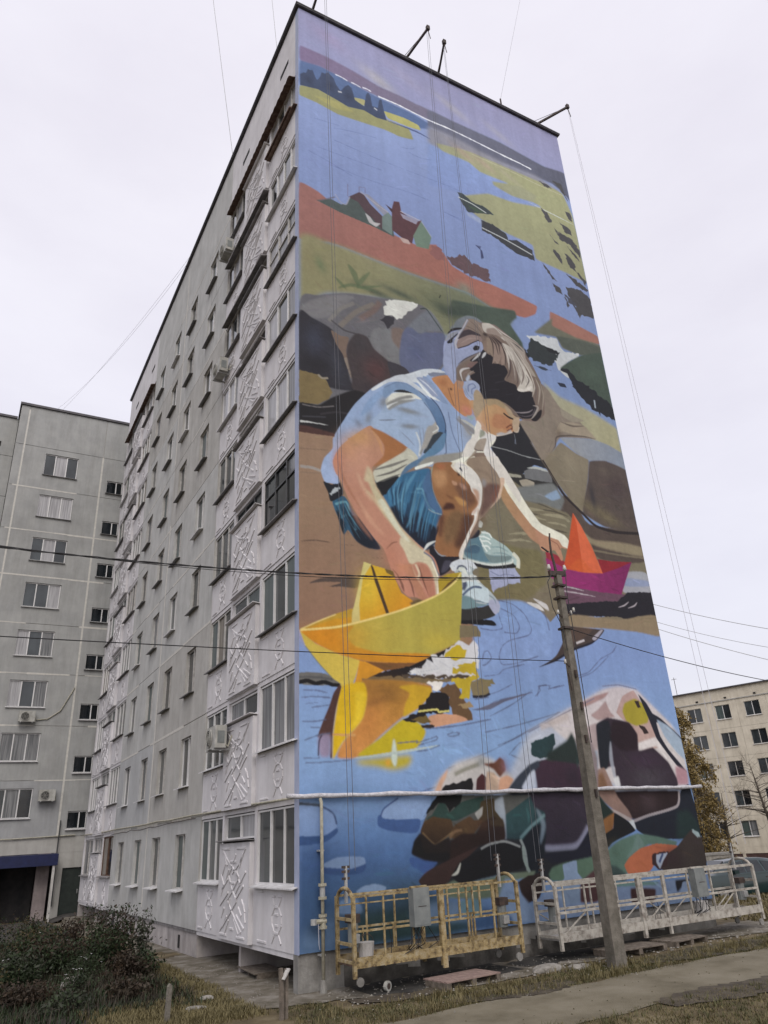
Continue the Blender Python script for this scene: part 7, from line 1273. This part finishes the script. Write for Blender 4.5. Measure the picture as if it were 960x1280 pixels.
def scatter(n, x0, x1, yf0, yf1, seed, clump=.6):
    r = random.Random(seed); out = []; cs = [(r.uniform(x0, x1), r.random()) for _ in range(max(n // 25, 1))]
    for i in range(n):
        if r.random() < clump: cx, cv = r.choice(cs); x = cx + r.gauss(0, .35); v_ = cv + r.gauss(0, .12)
        else: x = r.uniform(x0, x1); v_ = r.random()
        if not (x0 <= x <= x1) or not 0 <= v_ <= 1: continue
        a, c = yf0(x), yf1(x); y = a + (c - a) * v_; out.append((x, y, gz(x, y)))
    return out
def grass(name, spots, m, seed, label, **k): o = put(tufts(name, spots, m, seed, **k), name, None, kind='stuff'); tag(o, label, 'grass'); return o
ylo = lambda x: -3.15 + .01 * x
yhi = lambda x: -.95 if x < 0 else (-1.9 if x < 7 else (-1.75 - .02 * x))
grass('verge_grass', scatter(5200, -.9, 16, ylo, yhi, 21, .5), 'grass_olive', 1, 'olive grass on the verge between the wall and the path', h0=.015, h1=.06, wdt=.006)
grass('verge_dry_grass', scatter(3800, -.9, 20, ylo, yhi, 22, .6), 'grass_dry', 2, 'dry yellow grass mixed into the verge by the pole', h0=.015, h1=.06, wdt=.006)
grass('near_dry_grass', scatter(9000, .6, 15, lambda x: -9.0, lambda x: -5.15, 23, .4), 'grass_dry', 3, 'dry yellow grass in the lower right corner', h0=.015, h1=.06, wdt=.006)
grass('near_olive_grass', scatter(4500, .6, 15, lambda x: -9.0, lambda x: -5.2, 24, .6), 'grass_olive', 4, 'greener tufts among the dry grass at the lower right', h0=.015, h1=.055, wdt=.006)
grass('corner_grass', scatter(2600, -3.6, -1.0, lambda x: -1.2, lambda x: 1.4, 25, .5) + scatter(1500, -1.6, -.9, lambda x: 1.0, lambda x: 7, 26, .5), 'grass_dry', 5, 'dry grass along the edge of the flower bed by the stake', h0=.03, h1=.12, wdt=.007)
grass('bed_grass', scatter(4200, -7.6, -1.5, lambda x: .5, lambda x: 18, 27, .6), 'leaf_green', 6, 'low dark green plants covering the flower bed', h0=.05, h1=.2, wdt=.012)
grass('bed_dry_stalks', scatter(2600, -7.6, -1.5, lambda x: .5, lambda x: 18, 28, .7), 'leaf_brown', 7, 'dead brown stalks in the flower bed', h0=.06, h1=.3, wdt=.007)
grass('verge_tufts', scatter(420, -.9, 16, ylo, yhi, 31, .7), 'grass_dry', 11, 'taller bleached tufts standing in the verge', h0=.06, h1=.17, wdt=.006, nb=14, spread=.05)
grass('near_tufts', scatter(600, .6, 15, lambda x: -9.0, lambda x: -5.3, 33, .7), 'grass_olive', 12, 'taller uneven tufts in the lower right corner', h0=.05, h1=.15, wdt=.006, nb=14, spread=.05)
grass('far_grass', scatter(5000, 13, 34, lambda x: -1.5, lambda x: 7 + (x - 13) * .6, 29, .3), 'grass_dry', 8, 'worn dry grass beyond the cream cradle', h0=.04, h1=.14, wdt=.02)
# pebbles and crumbs of concrete
def crumbs(name, n, x0, x1, y0, y1, m, seed, s0, s1, label):
    r = random.Random(seed); b = MB()
    for i in range(n):
        x, y = r.uniform(x0, x1), r.uniform(y0, y1); s = r.uniform(s0, s1); z = gz(x, y) + .015; a = r.random() * 3; k = len(b.v)
        for j in range(4): b.v.append((x + s * cos(a + j * pi / 2) * r.uniform(.7, 1.2), y + s * sin(a + j * pi / 2) * r.uniform(.7, 1.2), z))
        b.v.append((x + r.uniform(-.3, .3) * s, y, z + s * .7)); b.f += [(k + j, k + (j + 1) % 4, k + 4) for j in range(4)]
    o = b.build(name, M[m], None, kind='stuff'); tag(o, label, 'rubble')
crumbs('loose_rubble', 700, .3, 12.5, -1.9, -.15, 'rubble', 1, .008, .035, 'crumbs of pale concrete strewn along the foot of the painted wall'); crumbs('path_gravel', 500, -1.2, 14, -3.4, -1.6, 'rubble', 2, .006, .018, 'small pale gravel scattered in the verge'); crumbs('corner_gravel', 260, -1.3, 1.2, -.6, 6, 'rubble', 3, .006, .02, 'pale crumbs on the path beside the corner loggias')
# fallen leaves
crumbs('fallen_leaves', 420, 1, 16, -8, -1.2, 'leaf_ochre', 5, .006, .02, 'fallen ochre leaves on the path and grass')

# ---- shrubs of the flower bed
def leaf_cloud(pts_, size, seed, up=.3):
    r = np.random.RandomState(seed); P_ = np.array(pts_); N = len(P_); a = r.randn(N, 3); a[:, 2] += up; a /= np.linalg.norm(a, axis=1)[:, None]; q = r.randn(N, 3); u = np.cross(a, q); u /= np.linalg.norm(u, axis=1)[:, None]; v_ = np.cross(a, u)
    s = (size * (.6 + .8 * r.rand(N)))[:, None]; V = np.stack([P_ - u * s, P_ + v_ * s * .45, P_ + u * s, P_ - v_ * s * .45], 1).reshape(-1, 3)
    return V, N
def cloud_mesh(name, V, N, m):
    me = bpy.data.meshes.new(name); me.vertices.add(N * 4); me.vertices.foreach_set('co', V.ravel().astype(np.float32)); me.loops.add(N * 4); me.polygons.add(N); me.loops.foreach_set('vertex_index', np.arange(N * 4, dtype=np.int32)); me.polygons.foreach_set('loop_start', np.arange(0, N * 4, 4, dtype=np.int32)); me.polygons.foreach_set('loop_total', np.full(N, 4, np.int32)); me.update(calc_edges=True); me.validate(); me.materials.append(M[m]); return me
def shrub(label, x, y, w_, h_, m, seed, n=1600, m2=None, flowers=0, size=.045):
    s = thing('garden_shrub', label, 'shrub', (x, y, gz(x, y)), 0, 'shrubs in the flower bed'); r = random.Random(seed); b = MB(); P1, P2, tips = [], [], []
    ns = max(int(14 * w_ / .8), 8)
    for i in range(ns):
        a = r.random() * 2 * pi; q = r.random() ** .6 * w_ / 2; tip = Vector((q * cos(a), q * sin(a), h_ * (1 - .45 * (q / (w_ / 2)) ** 2) * r.uniform(.65, 1.08))); root = Vector((tip.x * .35, tip.y * .35, -.03)); mid = root.lerp(tip, .5) + Vector((r.uniform(-.05, .05), r.uniform(-.05, .05), .04)); b.tube([root, mid, tip], [.010, .007, .004], 4, False); tips.append(tip)
        for j in range(n // ns):
            t_ = r.uniform(.22, 1.03); c = (root.lerp(mid, t_ * 2) if t_ < .5 else mid.lerp(tip, (t_ - .5) * 2)); d = .05 + .10 * t_ * w_; p = c + Vector((r.gauss(0, d), r.gauss(0, d), r.gauss(0, .05)))
            if p.z < .01: continue
            (P2 if m2 and t_ > .7 and r.random() < .6 else P1).append(tuple(p))
    o = b.build('stem', M['twig'], s); o['kind'] = 'stuff'
    V, N = leaf_cloud(P1, size, seed); o = put(cloud_mesh('foliage', V, N, m), 'foliage', s); o['kind'] = 'stuff'
    if P2: V, N = leaf_cloud(P2, size * .9, seed + 1); o = put(cloud_mesh('faded_foliage', V, N, m2), 'faded_foliage', s); o['kind'] = 'stuff'
    for k in range(flowers):
        t_ = r.choice(tips) + Vector((r.uniform(-.08, .08), r.uniform(-.08, .08), .02)); f = MB()
        for j in range(6): a = j * pi / 3; f.poly([(t_.x, t_.y, t_.z), (t_.x + .022 * cos(a - .3), t_.y + .022 * sin(a - .3), t_.z + .01), (t_.x + .034 * cos(a), t_.y + .034 * sin(a), t_.z + .014), (t_.x + .022 * cos(a + .3), t_.y + .022 * sin(a + .3), t_.z + .01)])
        f.build('flower', M['petal'], s)
    return s
shrub('tall dark shrub with reddish top against the pale plinth', -2.15, 7.6, 1.8, 1.5, 'leaf_green', 1, 3800, 'leaf_red')
shrub('thin leggy plant with grey leaves right of the tall shrub', -1.35, 6.9, .45, 1.35, 'leaf_grey', 2, 420); shrub('short spiky dark plant beside the path', -1.75, 5.2, .7, .55, 'leaf_green', 3, 1100); shrub('reddish brown low shrub in front of the tall one', -2.15, 4.8, 1.0, .62, 'leaf_red', 4, 1600, 'leaf_brown')
shrub('broad dark green shrub in the middle of the bed', -3.4, 7.2, 1.8, .95, 'leaf_green', 5, 3200, 'leaf_red', 3); shrub('ochre tinged shrub behind the middle of the bed', -3.5, 11.2, 1.6, 1.0, 'leaf_green', 6, 2200, 'leaf_ochre'); shrub('dark shrub at the back under the blue awning', -4.6, 14.5, 2.2, 1.15, 'leaf_green', 7, 2600, 'leaf_red')
shrub('shrub with grey green leaves left of the middle', -4.3, 6.0, 1.3, .75, 'leaf_green', 8, 2000, 'leaf_grey', 2); shrub('reddish shrub cut by the left edge', -5.3, 9.6, 1.5, .95, 'leaf_red', 9, 2000, 'leaf_ochre'); shrub('olive shrub at the left edge low down', -5.2, 5.2, 1.3, .6, 'leaf_green', 10, 1500, 'leaf_ochre')
shrub('small white flowered plant low in the bed', -3.3, 4.0, .8, .42, 'leaf_green', 11, 900, None, 6, .028); shrub('dark purple brown plant at the lower left', -4.3, 3.2, 1.1, .5, 'leaf_red', 12, 1200, 'leaf_brown'); shrub('tuft of brown leaves near the grey stake', -2.7, 2.2, .9, .40, 'leaf_brown', 13, 900, 'leaf_red'); shrub('low grey green plant at the bottom left', -3.7, 1.9, .9, .34, 'leaf_grey', 14, 700, 'leaf_green')
shrub('rust coloured shrub near the back path', -2.3, 13.0, 1.3, .9, 'leaf_red', 15, 1400, 'leaf_brown'); shrub('dark green shrub far back near the yard', -3.0, 16.6, 1.6, .95, 'leaf_green', 16, 1400, 'leaf_ochre'); shrub('white flowered dark plant by the tall shrub', -2.9, 5.9, .9, .6, 'leaf_green', 17, 1100, None, 6, .03)

# ---- trees on the right
def tree(label, name, x, y, h_, cr_w, lean, n, lm, seed, dens, droop=.4, trunk_r=.12, size=.07, bare=False, crown0=.25):
    t_ = thing(name, label, 'tree', (x, y, gz(x, y) - .05)); r = random.Random(seed); b = MB(); br = MB(); pts_ = []
    tp = lambda k: Vector((lean[0] * k ** 1.4 * h_, lean[1] * k ** 1.4 * h_, k * h_)) + Vector((.12 * sin(k * 7), .1 * sin(k * 5 + 1), 0)) * (k > .05)
    K = 14; b.tube([tp(i / K) for i in range(K + 1)], [trunk_r * (1 - i / K) ** .8 + .012 for i in range(K + 1)], 8).build('trunk', M['bark'] if not bare else M['twig'], t_, smooth=True)
    for i in range(n):
        k = r.uniform(crown0, .98); p = tp(k); a = r.random() * 2 * pi; wl_ = cr_w * (1 - ((k - .5) / .55) ** 2 * .6) * r.uniform(.45, 1.0) * .5; up_ = r.uniform(.15, .6)
        q = [p]; d = Vector((cos(a), sin(a), up_))
        for j in range(5): p = p + d * wl_ / 4; d = (d + Vector((r.gauss(0, .18), r.gauss(0, .18), -droop * .55))).normalized() * (1.0); q.append(p)
        rr_ = trunk_r * (1 - k) * .35 + .012; br.tube(q, [rr_ * (1 - j / 6) for j in range(6)], 4, False)
        for j in range(5):          # twigs
            s = q[r.randint(2, 5)]; d2 = Vector((r.gauss(0, .5), r.gauss(0, .5), r.uniform(-1, .3) if not bare else r.uniform(0, 1))).normalized(); l = r.uniform(.3, 1.0) * (cr_w / 3.5); e = s + d2 * l * .5; f = e + (d2 + Vector((0, 0, -droop if not bare else .1))).normalized() * l * .5; br.tube([s, e, f], [.009, .006, .004], 3, False)
            for _ in range(dens): u_ = r.random(); c = s.lerp(e, u_ * 2) if u_ < .5 else e.lerp(f, u_ * 2 - 1); pts_.append(tuple(c + Vector((r.gauss(0, .10), r.gauss(0, .10), r.gauss(0, .12)))))
    o = br.build('branches', M['twig'], t_); o['kind'] = 'stuff'
    if pts_: V, N = leaf_cloud(pts_, size, seed); o = put(cloud_mesh('crown', V, N, lm), 'crown', t_); o['kind'] = 'stuff'
    return t_

tree('slender drooping birch with yellow brown leaves beside the right edge of the painted wall', 'birch_tree', 52.5, 34.0, 14.6, 5.0, (-.09, .04), 170, 'leaf_yellow', 3, 19, 1.0, .17, .12, False, .12)
tree('lower birch with browner leaves just behind the tall drooping one', 'birch_tree', 56.5, 38.5, 9.0, 5.4, (-.02, 0), 120, 'leaf_yellow', 5, 17, .9, .15, .11, False, .12)
tree('bare leafless tree reaching in from the right edge', 'bare_tree', 54.5, 28.6, 8.6, 6.0, (-.14, .02), 40, None, 8, 0, .05, .18, .07, True, .45)
tree('low bare tree with a pale trunk just right of the birches', 'bare_tree', 54.4, 33.4, 6.4, 5.0, (.05, 0), 26, None, 9, 0, .05, .2, .07, True, .4)
